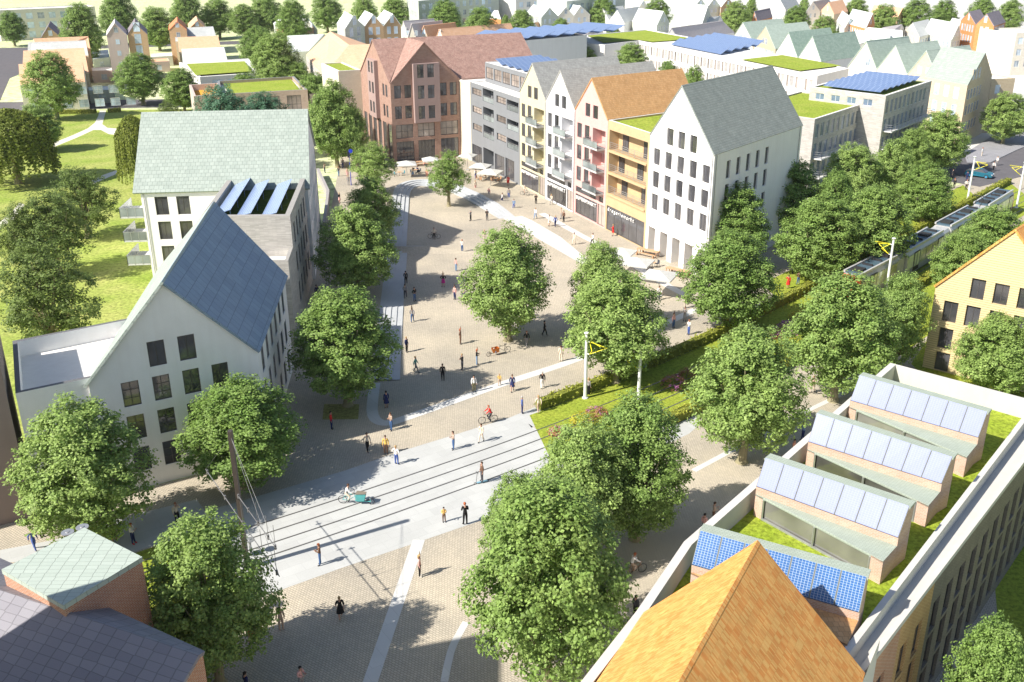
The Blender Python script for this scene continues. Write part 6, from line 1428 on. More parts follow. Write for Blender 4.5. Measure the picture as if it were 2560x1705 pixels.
# skin layer must exist: created through an object-level modifier in 4.5
_t = bpy.data.meshes.new('probe')
POSES = {
 'stand': {}, 
 'walk': dict(hil=(-.09, 0, .90), knl=(-.10, -.16, .51), anl=(-.10, -.24, .10), tol=(-.10, -.39, .06), knr=(.10, .05, .49), anr=(.10, .26, .14), tor=(.10, .15, .03), ell=(-.24, .12, 1.17), wrl=(-.23, .14, .93), hal=(-.23, .13, .85), elr=(.24, -.05, 1.16), wrr=(.22, -.20, .96), har=(.21, -.24, .89)),
 'phone': dict(elr=(.22, -.04, 1.16), wrr=(.12, -.26, 1.22), har=(.09, -.32, 1.26), ell=(-.22, -.02, 1.15), wrl=(-.10, -.24, 1.15), hal=(-.06, -.30, 1.19), hdb=(0, -.02, 1.555), hdt=(0, -.05, 1.69), anr=(.12, -.04, .09), tor=(.15, -.19, .035)),
 'hips': dict(ell=(-.34, .06, 1.20), wrl=(-.18, -.03, 1.03), hal=(-.13, -.06, 1.0), elr=(.34, .06, 1.20), wrr=(.18, -.03, 1.03), har=(.13, -.06, 1.0), knl=(-.13, -.02, .49), anl=(-.16, .02, .09), tol=(-.18, -.14, .035)),
 'call': dict(elr=(.28, -.06, 1.24), wrr=(.15, -.10, 1.50), har=(.11, -.07, 1.58), knl=(-.11, -.08, .50), anl=(-.12, -.06, .09), tol=(-.13, -.21, .035)),
 'ride': dict(pel=(0, .10, .98), bel=(0, .03, 1.12), che=(0, -.08, 1.30), nck=(0, -.13, 1.46), hdb=(0, -.15, 1.54), hdt=(0, -.16, 1.68), shl=(-.17, -.08, 1.41), shr=(.17, -.08, 1.41), ell=(-.25, -.24, 1.20), elr=(.25, -.24, 1.20), wrl=(-.25, -.44, 1.09), wrr=(.25, -.44, 1.09), hal=(-.25, -.50, 1.07), har=(.25, -.50, 1.07), hil=(-.09, .08, .92), hir=(.09, .08, .92), knl=(-.11, -.25, .72), knr=(.11, -.16, .52), anl=(-.10, -.10, .40), anr=(.10, .02, .17), tol=(-.10, -.24, .38), tor=(.10, -.13, .14)),
 'sit': dict(pel=(0, .08, .50), bel=(0, .09, .64), che=(0, .06, .84), nck=(0, .05, 1.01), hdb=(0, .03, 1.10), hdt=(0, .02, 1.24), shl=(-.17, .06, .96), shr=(.17, .06, .96), ell=(-.23, 0, .72), elr=(.23, 0, .72), wrl=(-.15, -.22, .76), wrr=(.15, -.22, .76), hal=(-.12, -.30, .77), har=(.12, -.30, .77), hil=(-.09, .04, .47), hir=(.09, .04, .47), knl=(-.10, -.38, .49), knr=(.10, -.38, .49), anl=(-.10, -.36, .09), anr=(.10, -.36, .09), tol=(-.11, -.51, .035), tor=(.11, -.51, .035)),
}
def ensure_skin(me):
    return me
PM = {}
def get_pm(pose, dress, sleeves=True):
    k = (pose, dress, sleeves)
    if k not in PM: PM[k] = person_meshes(POSES[pose], dress, sleeves)
    return PM[k]
def person(f, x, y, label, top='white', bot='jeans', pose='stand', hair='brown', rz=None, dress=None, shoes='darkgrey', long=False, H=1.75, z=0, sleeves=True, xy=None):
    p = g(f, x, y, z) if xy is None else Vector(xy); pm = get_pm(pose, dress, sleeves)
    rz = random.uniform(0, 6.28) if rz is None else RD(rz)
    r = thing('person', label, 'person', (p.x, p.y, z), None, rz); s = H/1.78; r.scale = (s, s, s)
    def ad(me, nm, mat):
        o = bpy.data.objects.new(nm, me); COL.objects.link(o); o.parent = r; o.material_slots[0].link = 'OBJECT'; o.material_slots[0].material = mat
    ad(pm['body'], 'body', SKIN); ad(pm['hair_long' if long else 'hair'], 'hair', HAIRM[hair]); ad(pm['shirt'], 'dress' if dress == 'dress' else 'shirt', CLM[top])
    if 'trousers' in pm: ad(pm['trousers'], 'trousers', CLM[bot])
    if 'skirt' in pm: ad(pm['skirt'], 'skirt', CLM[top if dress == 'dress' else bot])
    ad(pm['shoes'], 'shoes', CLM[shoes]); return r
PPL = [
('R5', 837, 190, 'person in a white top and blue jeans at the shadow tip on the square', 'white', 'jeans', 'phone', 'ginger'),
('R5', 795, 322, 'person in a pale pink top and light jeans left of the central maple', 'pink', 'lightjeans', 'stand', 'brown'),
('R5', 708, 430, 'person in a black top and magenta skirt on the sunny square', 'black', 'magenta', 'hips', 'blond', {'dress': 'skirt', 'long': True, 'rz': 0}),
('R5', 787, 517, 'person in a pink top and navy trousers at the shadow edge', 'pink', 'navy', 'stand', 'brown', {'long': True}),
('R5', 850, 548, 'person in a navy coat half behind the central maple', 'navy', 'black', 'stand', 'brown'),
('R5', 452, 413, 'person in dark clothes on the steps, upper of two', 'darkgrey', 'black', 'walk', 'black', {'rz': 180}),
('R5', 448, 507, 'person in a grey jacket on the steps, lower of two', 'grey', 'darkgrey', 'walk', 'brown', {'rz': 180}),
('R5', 512, 528, 'person in a black jacket and blue jeans in the shade by the steps', 'black', 'jeans', 'hips', 'black'),
('R5', 496, 671, 'person in a pale grey top and jeans with long hair in the shade', 'grey', 'jeans', 'walk', 'brown', {'long': True, 'rz': 180}),
('R5', 458, 878, 'person in a blue-navy jacket by the lower end of the steps', 'navy', 'black', 'stand', 'blond'),
('R5', 825, 822, 'person in a brown jacket standing alone in the sun', 'brown', 'brown', 'hips', 'ginger', {'long': True}),
('R5', 520, 1016, 'person in a teal top by the lower steps shade', 'teal', 'grey', 'walk', 'blond'),
('R5', 705, 1070, 'person in all black in the shade before the pale band', 'black', 'black', 'stand', 'brown', {'rz': 0}),
('R5', 838, 998, 'person in a black vest and grey trousers in the sunny centre', 'black', 'darkgrey', 'phone', 'blond', {'rz': -60}),
('R5', 937, 966, 'person with ginger hair, black top and light jeans', 'black', 'lightjeans', 'phone', 'ginger', {'rz': 90, 'long': True}),
('R5', 1278, 838, 'person in a dark top and grey trousers walking under the central maple', 'black', 'grey', 'walk', 'ginger', {'rz': 20}),
('R5', 1400, 765, 'person in black walking in the central maple shade', 'black', 'black', 'walk', 'black', {'rz': 100}),
('R5', 1512, 941, 'person in cream shirt and trousers seen from the back', 'cream', 'cream', 'stand', 'brown', {'rz': 180}),
('R5', 1180, 1146, 'person in a navy coat and black tights on the pale band', 'navy', 'black', 'walk', 'brown', {'rz': 0, 'dress': 'dress'}),
('R5', 918, 1150, 'person in a white shirt and olive trousers in the shade', 'white', 'olive', 'stand', 'black', {'rz': 20}),
('R5', 1092, 1106, 'child in a yellow top on the pale band', 'yellow', 'beige', 'walk', 'blond', {'H': 1.25}),
('R5', 1385, 1124, 'person in a black vest and white trousers below the pale band', 'black', 'white', 'walk', 'grey', {'rz': 180}),
('R5', 320, 1261, 'person in a black dress carrying a bag by the band curve', 'navy', 'black', 'stand', 'black', {'dress': 'dress'}),
('R5', 352, 1413, 'person in a beige jacket and blue jeans at the band curve', 'beige', 'jeans', 'phone', 'brown', {'rz': -50}),
('R5', 1247, 1298, 'person in a blue jacket at the paving edge, left of the cream coat', 'blue', 'navy', 'stand', 'grey'),
('R5', 1358, 1291, 'person in a cream coat at the paving edge', 'cream', 'beige', 'walk', 'blond', {'rz': 200}),
('R5', 778, 1544, 'person in a beige jacket and jeans on the pale paving by the rails', 'beige', 'jeans', 'phone', 'brown', {'rz': -70}),
('R5', 968, 1493, 'person in a long cream coat on the pale paving', 'cream', 'cream', 'walk', 'brown', {'rz': -30}),
('R5', 190, 1556, 'person in a white top and black trousers at the cobble edge', 'cream', 'black', 'walk', 'black', {'rz': 30}),
('R5', 316, 1575, 'person in a yellow top near the cobble edge', 'yellow', 'brown', 'stand', 'brown'),
('P2', 386, 84, 'person in a white top and blue trousers on the pale paving, west', 'white', 'blue', 'hips', 'blond'),
('R5', 1700, 1168, 'person in a grey coat beside the white tram mast', 'grey', 'black', 'stand', 'blond'),
('R5', 2085, 1012, 'person in a beige top and jeans behind the hedge', 'beige', 'lightjeans', 'stand', 'blond', {'long': True}),
('R5', 2282, 710, 'person in a pink top and jeans near the loop band', 'pink', 'jeans', 'stand', 'brown', {'long': True, 'rz': 40}),
('U3', 605, 1120, 'person in a grey suit on the loop band', 'grey', 'grey', 'phone', 'black'),
('U3', 652, 1275, 'person in a white shirt holding a blue jacket', 'white', 'blue', 'phone', 'ginger', {'rz': -60}),
('U3', 607, 972, 'person in cream clothes beyond the grey suit', 'cream', 'cream', 'stand', 'brown'),
('U3', 312, 875, 'person in a white top and dark trousers below the parasol', 'white', 'darkgrey', 'walk', 'brown', {'rz': 30}),
('U3', 1795, 745, 'person in a red dress on the shaded path by the verge', 'red', 'red', 'call', 'brown', {'dress': 'dress', 'rz': 180}),
('U3', 1912, 700, 'person in a brown jacket and jeans beside the red dress', 'brown', 'jeans', 'phone', 'brown'),
('U3', 1850, 578, 'person in black in the deep shade under the maple', 'black', 'black', 'stand', 'black'),
('U2', 70, 712, 'person with grey hair and dark trousers near the stairs', 'grey', 'black', 'phone', 'grey'),
('U2', 238, 706, 'person in a dark coat facing the square below the stairs', 'black', 'darkgrey', 'phone', 'black', {'rz': 0}),
('U2', 212, 925, 'person in cream behind the central maple top', 'cream', 'cream', 'stand', 'blond'),
('U2', 738, 691, 'person in a white top and light jeans on the promenade', 'white', 'lightjeans', 'walk', 'blond'),
('U2', 879, 766, 'person in a cream dress beside the blue jacket', 'cream', 'cream', 'stand', 'brown', {'dress': 'dress'}),
('U2', 942, 773, 'person in a blue jacket on the stone band', 'blue', 'navy', 'walk', 'blond', {'rz': 200}),
('U2', 1028, 722, 'person in a dark patterned jacket before the pink house', 'brown', 'black', 'stand', 'black'),
('U2', 1001, 690, 'person in beige just behind the patterned jacket', 'beige', 'grey', 'stand', 'blond'),
('U2', 1135, 956, 'person in a cream suit crossing the promenade', 'cream', 'cream', 'walk', 'brown', {'rz': -40}),
('U2', 1326, 961, 'person in a white top and black trousers before the drugstore', 'white', 'black', 'walk', 'brown', {'rz': -60}),
('U2', 1537, 866, 'person in a red dress at the drugstore window', 'red', 'red', 'phone', 'blond', {'dress': 'dress', 'rz': -90}),
('U2', 742, 541, 'person in black before the white house', 'black', 'black', 'phone', 'brown', {'rz': 0}),
('U2', 902, 545, 'person in a cream coat by the white house shopfront', 'cream', 'grey', 'walk', 'blond'),
('U2', 515, 596, 'person in a grey-blue outfit near the stone band start', 'lightjeans', 'blue', 'walk', 'brown', {'rz': -20}),
('U2', 395, 531, 'person in a white top and dark trousers by the curved stairs', 'white', 'navy', 'walk', 'brown', {'rz': -80}),
('U2', 462, 486, 'person in a grey top and blue trousers by the stone band', 'grey', 'blue', 'stand', 'black', {'H': 1.85, 'rz': 180}),
('U2', 258, 469, 'person in pale pink and grey near the cafe tables', 'pink', 'grey', 'stand', 'grey'),
('U2', 455, 346, 'person in a bright red dress by the grey block', 'red', 'pink', 'stand', 'brown', {'dress': 'dress', 'rz': 0}),
('U2', 118, 398, 'person in cream by the cafe parasols', 'cream', 'pink', 'stand', 'blond'),
('U2', 120, 276, 'person in a white top and blue trousers between the parasols', 'white', 'blue', 'stand', 'brown'),
('U1', 280, 547, 'person in a pale top and blue trousers left on the sunny strip', 'beige', 'navy', 'call', 'brown', {'rz': 60}),
('U1', 466, 592, 'person in grey-blue at the shade edge by the blue sign mast', 'darkgrey', 'lightjeans', 'walk', 'ginger'),
('U1', 524, 487, 'tall person in a grey top and navy trousers in the shade', 'darkgrey', 'navy', 'walk', 'black', {'rz': 180, 'H': 1.85}),
('U1', 583, 612, 'person in a patterned pink dress by the blue sign mast', 'pink', 'pink', 'stand', 'blond', {'dress': 'dress'}),
('U1', 598, 713, 'person in a pale grey coat at the foot of the blue sign mast', 'grey', 'grey', 'stand', 'blond', {'rz': 180}),
('U1', 479, 952, 'person in a black top and pale skirt by the ramp wall', 'black', 'pink', 'hips', 'blond', {'dress': 'skirt'}),
('U1', 702, 190, 'person in a salmon top and black shorts in the shaded street', 'salmon', 'black', 'stand', 'brown'),
('U1', 767, 152, 'person in black deep in the shaded street', 'black', 'black', 'stand', 'black'),
('U1', 1457, 606, 'person in a cream top and light skirt before the cafe', 'cream', 'lightjeans', 'stand', 'blond', {'dress': 'skirt'}),
('U1', 1645, 622, 'person in a salmon dress before the cafe', 'salmon', 'salmon', 'walk', 'ginger', {'dress': 'dress'}),
('U1', 1690, 335, 'person in a white shirt at the red house entrance', 'white', 'white', 'stand', 'brown'),
('P1', 240, 668, 'person in a blue suit at the lower left paving', 'blue', 'blue', 'walk', 'ginger', {'rz': 60}),
('P1', 290, 580, 'person in black half behind the left maple', 'black', 'black', 'stand', 'black'),
('P1', 786, 616, 'person in a sleeveless black dress on the lower left paving', 'black', 'black', 'walk', 'ginger', {'dress': 'dress', 'rz': 20, 'sleeves': False}),
('P1', 912, 626, 'person in a white shirt holding a dark folder', 'white', 'navy', 'phone', 'ginger', {'rz': 80, 'shoes': 'red'}),
('P1', 1214, 484, 'person in a cream shirt and black trousers before the slate house', 'cream', 'black', 'call', 'ginger', {'rz': 30}),
('P1', 2185, 770, 'person in a brown jacket and jeans looking at a phone on the paving', 'brown', 'jeans', 'phone', 'ginger', {'rz': -80}),
('P1', 1920, 1215, 'person in a beige suit seen from behind on the cobbles', 'beige', 'beige', 'stand', 'black', {'rz': 200}),
('P1', 1716, 1292, 'person in a black top and red skirt under the maple edge', 'black', 'red', 'walk', 'black', {'dress': 'skirt', 'rz': 10}),
('P1', 2324, 1140, 'person with blond hair in a black dress at the shade edge', 'black', 'black', 'walk', 'blond', {'dress': 'dress', 'rz': 200, 'shoes': 'white', 'sleeves': False}),
('P1', 2060, 1625, 'person in mauve cut by the bottom edge', 'pink', 'grey', 'phone', 'black', {'rz': 60}),
('P1', 1690, 1665, 'person in navy cut by the bottom edge under the maple', 'navy', 'navy', 'stand', 'black'),
('P2', 545, 850, 'person in a pink top and black shorts on the stone band', 'pink', 'black', 'stand', 'blond', {'rz': 90, 'long': True, 'shoes': 'white'}),
('P2', 855, 496, 'tall person in a black suit at the lower paving edge', 'black', 'black', 'phone', 'ginger', {'rz': 200, 'H': 1.9}),
('P2', 710, 478, 'child in a yellow top beside the black suit', 'yellow', 'brown', 'phone', 'black', {'H': 1.3}),
('R6', 905, 1155, 'person in beige behind the parapet maple', 'beige', 'cream', 'walk', 'blond'),
('R6', 838, 1480, 'person in pale blue just behind the white parapet', 'lightjeans', 'navy', 'phone', 'grey'),
('R6', 770, 1600, 'person in salmon just behind the white parapet', 'salmon', 'black', 'phone', 'black'),
('P3', 225, 480, 'person with bun in a pale top behind the parapet, upper', 'beige', 'brown', 'phone', 'brown'),
('P3', 160, 560, 'person with bun in a pink top behind the parapet, lower', 'pink', 'grey', 'stand', 'black'),
('P2', 2012, 1130, 'person in dark clothes hidden behind the parapet bend', 'darkgrey', 'black', 'stand', 'black'),
('H', 1925, 858, 'person in white on the far pavement', 'white', 'cream', 'stand', 'ginger'),
('H', 2075, 951, 'person in white on the asphalt crossing', 'white', 'grey', 'walk', 'blond'),
('H', 2040, 1006, 'person in a white top and black trousers on the asphalt crossing', 'white', 'black', 'walk', 'brown'),
('H', 1642, 1182, 'person in a black suit by the verge end', 'black', 'black', 'stand', 'ginger'),
('H', 1765, 1197, 'person in a white top and black trousers by the verge end', 'white', 'black', 'hips', 'ginger', {'rz': 0}),
('H', 1772, 1105, 'person in a navy suit beyond the hands-on-hips one', 'navy', 'navy', 'stand', 'black'),
('H', 1625, 1085, 'person in dark clothes in the maple shade near the car', 'darkgrey', 'darkgrey', 'stand', 'black'),
('C', 832, 666, 'person in navy in the shaded lane by the grey brick block', 'navy', 'navy', 'stand', 'black'),
('R4', 2272, 1405, 'person in a red top and navy shorts in the shade beside the grass pit', 'red', 'navy', 'stand', 'black', {'rz': 90}),
]
for e in PPL:
    kw = e[8] if len(e) > 8 else {}
    person(e[0], e[1], e[2], e[3], e[4], e[5], e[6], e[7], **kw)
# ================================================================ tram
TRW = M_plain('tram_white_paint', (.46, .46, .46), .3, .5); TRR = M_plain('tram_red_paint', (.62, .05, .03), .3, .5); TRD = M_plain('dark_rubber', (.03, .03, .03), .7)
TWIN = M_glass('tram_window', (.42, .46, .28), .12, .7); TROOF = M_plain('tram_roof_blue', (.07, .12, .16), .3, .5); BLK = M_plain('black_metal', (.03, .03, .035), .45)  # tram window: lit interior painted into the pale yellow-green glass colour
tc = [(g('U4', x, y, 3.5)) for x, y in ((540, 1145), (1010, 900), (1085, 870), (1480, 640), (1545, 600), (1890, 410), (1940, 385), (2235, 203))]
tc = [p+Vector((-.70, .66))*1.0 for p in tc]
tram = thing('tram', 'long white articulated tram with red ends and blue-grey roof equipment', 'tram', tuple(tc[3])+(0,))
def extr(m, P, t, u0, u1, prof):
    n = Vector((-t.y, t.x)); k = len(prof)
    A = [V3(P+t*u0+n*y, z) for y, z in prof]; B = [V3(P+t*u1+n*y, z) for y, z in prof]
    for i in range(k): j = (i+1) % k; m.face([A[j], A[i], B[i], B[j]])
    m.face(A); m.face(B[::-1])
PR = [(-1.25, .35), (1.25, .35), (1.28, 1.3), (1.22, 2.9), (.95, 3.3), (-.95, 3.3), (-1.22, 2.9), (-1.28, 1.3)]
PS = [(y*.9, z if z < 3 else z-.05) for y, z in PR]
for i in range(7):
    P, Q = tc[i], tc[i+1]; t = (Q-P).normalized(); L = (Q-P).length; n = Vector((-t.y, t.x)); big = i % 2 == 0
    m = MB(); u0, u1 = (.0, L)
    if i == 0: u0 = 1.8
    if i == 6: u1 = L-1.8
    extr(m, P, t, u0+.12, u1-.12, PR if big else PS); car = m.build('car_body' if big else 'gangway', TRW, tram)
    if big:
        for s in (-1, 1):
            nw = max(3, int((u1-u0-1)/1.7)); pw = (u1-u0-.9)/nw
            for k in range(nw):
                a = u0+.45+k*pw; door = k % 4 == 1; m = MB(); c = P+t*(a+pw/2)+n*(s*1.27)
                if door:
                    m.box((c.x, c.y, 1.75), t, pw*.46, .035, 1.2); d_ = m.build('door', BLK, tram)
                    m = MB()
                    for q in (-.22, .22): cc = c+t*(q*pw)+n*(s*.03); m.box((cc.x, cc.y, 1.95), t, pw*.17, .02, .85)
                    o = m.build('door_window', TWIN, tram); o.parent = d_
                else:
                    m.box((c.x, c.y, 1.98), t, pw*.45, .03, .80); m.build('window', TWIN, tram)
        m = MB(); extr(m, P, t, u0+.4, u1-.4, [(-.85, 3.3), (.85, 3.3), (.8, 3.5), (-.8, 3.5)]); m.build('roof_panel', TROOF, tram)
        for k in range(int((u1-u0)/2.4)):
            c = P+t*(u0+1.6+k*2.4); m = MB(); m.box((c.x, c.y, 3.62), t, .12 if k % 3 else .7, .62, .1); m.build('roof_unit', BLK if k % 3 else TRD, tram)
        m = MB()
        for s in (-1, 1): c0, c1 = P+t*(u0+.3)+n*(s*1.0), P+t*(u1-.3)+n*(s*1.0); m.beam(V3(c0, 3.5), V3(c1, 3.5), .22, .25)
        m.build('roof_edge', TRW, tram)
    m = MB(); extr(m, P, t, u0+.3, u1-.3, [(-1.0, .08), (1.0, .08), (1.0, .36), (-1.0, .36)]); m.build('undercarriage', BLK, tram)
for P, Q in ((tc[0], tc[1]), (tc[7], tc[6])):
    t = (Q-P).normalized(); n = Vector((-t.y, t.x)); m = MB(); k = len(PR)
    A = [V3(P+t*1.92+n*y, z) for y, z in PR]; B = [V3(P+t*(.0 if z < 1.5 else .55 if z < 3 else 1.1)+n*(y*.72), .4 if z < .5 else z*.96) for y, z in PR]
    for i in range(k): j = (i+1) % k; m.face([A[i], A[j], B[j], B[i]])
    m.face(B[::-1]); cab = m.build('cab', TRR, tram)
    m = MB(); a, b = P+t*.2+n*.75, P+t*.2-n*.75; a2, b2 = P+t*.62+n*.75, P+t*.62-n*.75
    m.face([V3(a-t*.06, 1.55), V3(b-t*.06, 1.55), V3(b2-t*.12, 2.75), V3(a2-t*.12, 2.75)]); o = m.build('windscreen', GLASS, tram); o.parent = cab
    for s in (-1, 1): m = MB(); c = P+n*s*.6; m.tube(V3(c+t*.1, .95), V3(c-t*.08, .95), .12); o = m.build('headlight', TRW, tram); o.parent = cab
P = tc[5]; t = (tc[6]-tc[4]).normalized(); n = Vector((-t.y, t.x)); m = MB()
for s in (-.45, .45): m.beam(V3(P+n*s, 3.5), V3(P+t*1.3+n*s, 4.2), .06); m.beam(V3(P+t*1.3+n*s, 4.2), V3(P+t*.2+n*s*.6, 5.0), .05)
m.beam(V3(P+t*.2+n*.8, 5.02), V3(P+t*.2-n*.8, 5.02), .08); m.build('pantograph', BLK, tram)
# ================================================================ masts
MWH = M_plain('white_mast_paint', (.72, .74, .74), .4); YEL = M_plain('yellow_tube', (.80, .72, .03), .5)
def mast(f, x, y, H, side, label, pl=1.9):
    p = g(f, x, y); th = thing('tram_mast', label, 'mast', (p.x, p.y, 0), 'white tram masts with yellow frames'); m = MB()
    m.tube((p.x, p.y, 0), (p.x, p.y, H-.15), .17, .12, 14); m.tube((p.x, p.y, 0), (p.x, p.y, .12), .28, .28, 12); m.build('pole', MWH, th)
    m = MB(); m.tube((p.x, p.y, H-.15), (p.x, p.y, H), .14, .24, 16); m.tube((p.x, p.y, H), (p.x, p.y, H+.05), .24, .2, 16); m.build('cap', MWH, th)
    d = Vector((.74, -.67))*side; q = lambda u, z: V3(p+d*u, z); m = MB()
    z1, z0 = H-.75, H-1.95
    for z in (z1, z0): m.beam(q(0, z), q(.35, z), .07)
    m.build('bracket', MWH, th); m = MB()
    e = Vector((.67, .74, 0))*.55
    pts = [q(.35, z1), q(pl, H-1.1)+e, q(.35, z0), q(pl*.55, H-1.3)-e, q(.35, z1)]
    for a, b in zip(pts, pts[1:]): m.tube(a, b, .035, .035, 6)
    pts = [q(.35, z1)+e*.3, q(pl, H-.6)-e, q(pl, H-1.1)+e]
    for a, b in zip(pts, pts[1:]): m.tube(a, b, .03, .03, 6)
    m.build('yellow_frame', YEL, th)
mast('R5', 1678, 1193, 6.4, 1, 'white mast with yellow frame at the hedge by the square')
mast('R5', 2043, 1195, 4.9, -1, 'shorter-looking white mast with yellow frame in front of the hedge, left of the reddish shrub')
mast('R6', 1410, 470, 6.6, -1, 'white mast with yellow frame standing right beside the tram front')
mast('R3', 1965, 1388, 7.2, 1, 'white mast with yellow frame near the blue car')
mast('U4', 2232, 412, 7.0, -1, 'white mast with yellow frame at the red rear end of the tram')
mast('U4', 322, 1160, 6.2, 1, 'white mast mostly hidden behind the verge maple')
# dark catenary mast
p = g('P1', 1688, 790); th = thing('catenary_mast', 'tall dark brown steel mast with wire cantilevers beside the rails', 'mast', (p.x, p.y, 0)); m = MB()
dk = M_plain('dark_brown_steel', (.09, .075, .065), .5, .4, .3); m.beam((p.x, p.y, 0), (p.x, p.y, 10.3), .34, .26); m.build('pole', dk, th)
lg = M_plain('light_cable', (.22, .22, .22), .5, .4, .4); zc_ = 6.3
for k, (a, b) in enumerate(((('P1', 1402, 118), ('P1', 1905, 848)), (('P1', 1618, 292), ('P1', 1886, 660)))):
    A, B = g(*a, zc_), g(*b, zc_); m = MB(); m.tube(V3(A, zc_), V3(B, zc_), .03, .03, 6); m.build('cantilever', lg, th); m = MB()
    for f in (.03, .3, .55, .8, .97):
        c = A.lerp(B, f); m.tube(V3(c, zc_-.15), V3(c, zc_+.15), .07, .07, 6); 
        if f > .5: m.tube(V3(c, zc_), V3(c, zc_+1.5), .015, .015, 4)
    m.build('insulator', lg, th)
m = MB()
for q in (g('P1', 1402, 118, zc_), g('P1', 1905, 848, zc_), g('P1', 1886, 660, zc_)): m.tube((p.x, p.y, 9.9), V3(q, zc_), .011, .011, 4)
m.build('stay_cable', lg, th)
# blue sign mast with traffic light
p = g('U1', 632, 712); th = thing('sign_mast', 'thin blue mast with round blue sign and black signal head left of the young maple', 'sign', (p.x, p.y, 0)); BLU = M_plain('signal_blue', (.02, .04, .45), .4)
m = MB(); m.tube((p.x, p.y, 0), (p.x, p.y, 6.0), .07, .05, 8); m.build('pole', BLU, th); m = MB(); m.tube((p.x+.3, p.y-.12, 5.8), (p.x+.3, p.y-.06, 5.8), .34, .34, 18); m.build('sign_disc', BLU, th)
m = MB(); m.box((p.x-.16, p.y, 5.2), (1, 0), .12, .12, .5); sg_ = m.build('signal_head', BLK, th)
# ================================================================ car
def car(loc, rz, label):
    th = thing('parked_car', label, 'car', (loc[0], loc[1], 0), None, 0); c, s = cos(rz), sin(rz)
    def X(p): return Vector((loc[0]+p[0]*c-p[1]*s, loc[1]+p[0]*s+p[1]*c, p[2]))
    CB = M_plain('turquoise_car_paint', (.03, .22, .32), .2, .8, .3); prof = [(-2.15, .3), (-2.2, .75), (-2.05, 1.0), (-1.5, 1.12), (1.0, .98), (1.9, .85), (2.2, .6), (2.2, .3)]
    m = MB(); W_ = .92
    def side(ys, pr, w0, w1):
        for i in range(len(pr)-1):
            m.face([X((pr[i][0], -ys(i), pr[i][1])), X((pr[i+1][0], -ys(i+1), pr[i+1][1])), X((pr[i+1][0], ys(i+1), pr[i+1][1])), X((pr[i][0], ys(i), pr[i][1]))])
        for sg in (-1, 1): m.face([X((q[0], sg*ys(i), q[1])) for i, q in enumerate(pr)])
    side(lambda i: W_*(.86 if i in (0, 7, 1, 6) else 1.0), prof, 0, 0); m.build('body', CB, th)
    cab = [(-1.75, 1.08), (-1.3, 1.46), (-.3, 1.56), (.45, 1.42), (1.25, .98)]; m = MB()
    for i in range(4): m.face([X((cab[i][0], -.72, cab[i][1])), X((cab[i+1][0], -.72, cab[i+1][1])), X((cab[i+1][0], .72, cab[i+1][1])), X((cab[i][0], .72, cab[i][1]))])
    for sg in (-1, 1): m.face([X((q[0], sg*(.72 if q[1] > 1.2 else .86), q[1])) for q in cab])
    m.build('greenhouse_glass', GLASS, th); m = MB()
    m.face([X((-1.25, -.6, 1.49)), X((-.3, -.6, 1.585)), X((-.3, .6, 1.585)), X((-1.25, .6, 1.49))]); m.face([X((-.28, -.6, 1.585)), X((.35, -.6, 1.47)), X((.35, .6, 1.47)), X((-.28, .6, 1.585))]); m.build('roof', CB, th)
    for x in (-1.35, 1.35):
        for sg in (-1, 1):
            m = MB(); m.tube(X((x, sg*.72, .34)), X((x, sg*.95, .34)), .34, .34, 18); w = m.build('wheel', TRD, th); m = MB(); m.tube(X((x, sg*.94, .34)), X((x, sg*.965, .34)), .22, .2, 12); r = m.build('rim', M_plain('blue_rim', (.05, .25, .42), .3), th); r.parent = w
    for sg in (-1, 1):
        m = MB(); m.tube(X((2.12, sg*.6, .68)), X((2.24, sg*.6, .68)), .1, .1, 8); m.build('headlight', TRW, th)
        m = MB(); m.tube(X((-2.12, sg*.62, .82)), X((-2.24, sg*.62, .82)), .09, .09, 8); m.build('tail_light', TRR, th)
car(tuple(g('H', 1895, 1065)), RD(-38), 'turquoise blue compact car parked in the maple shade at the crossing')
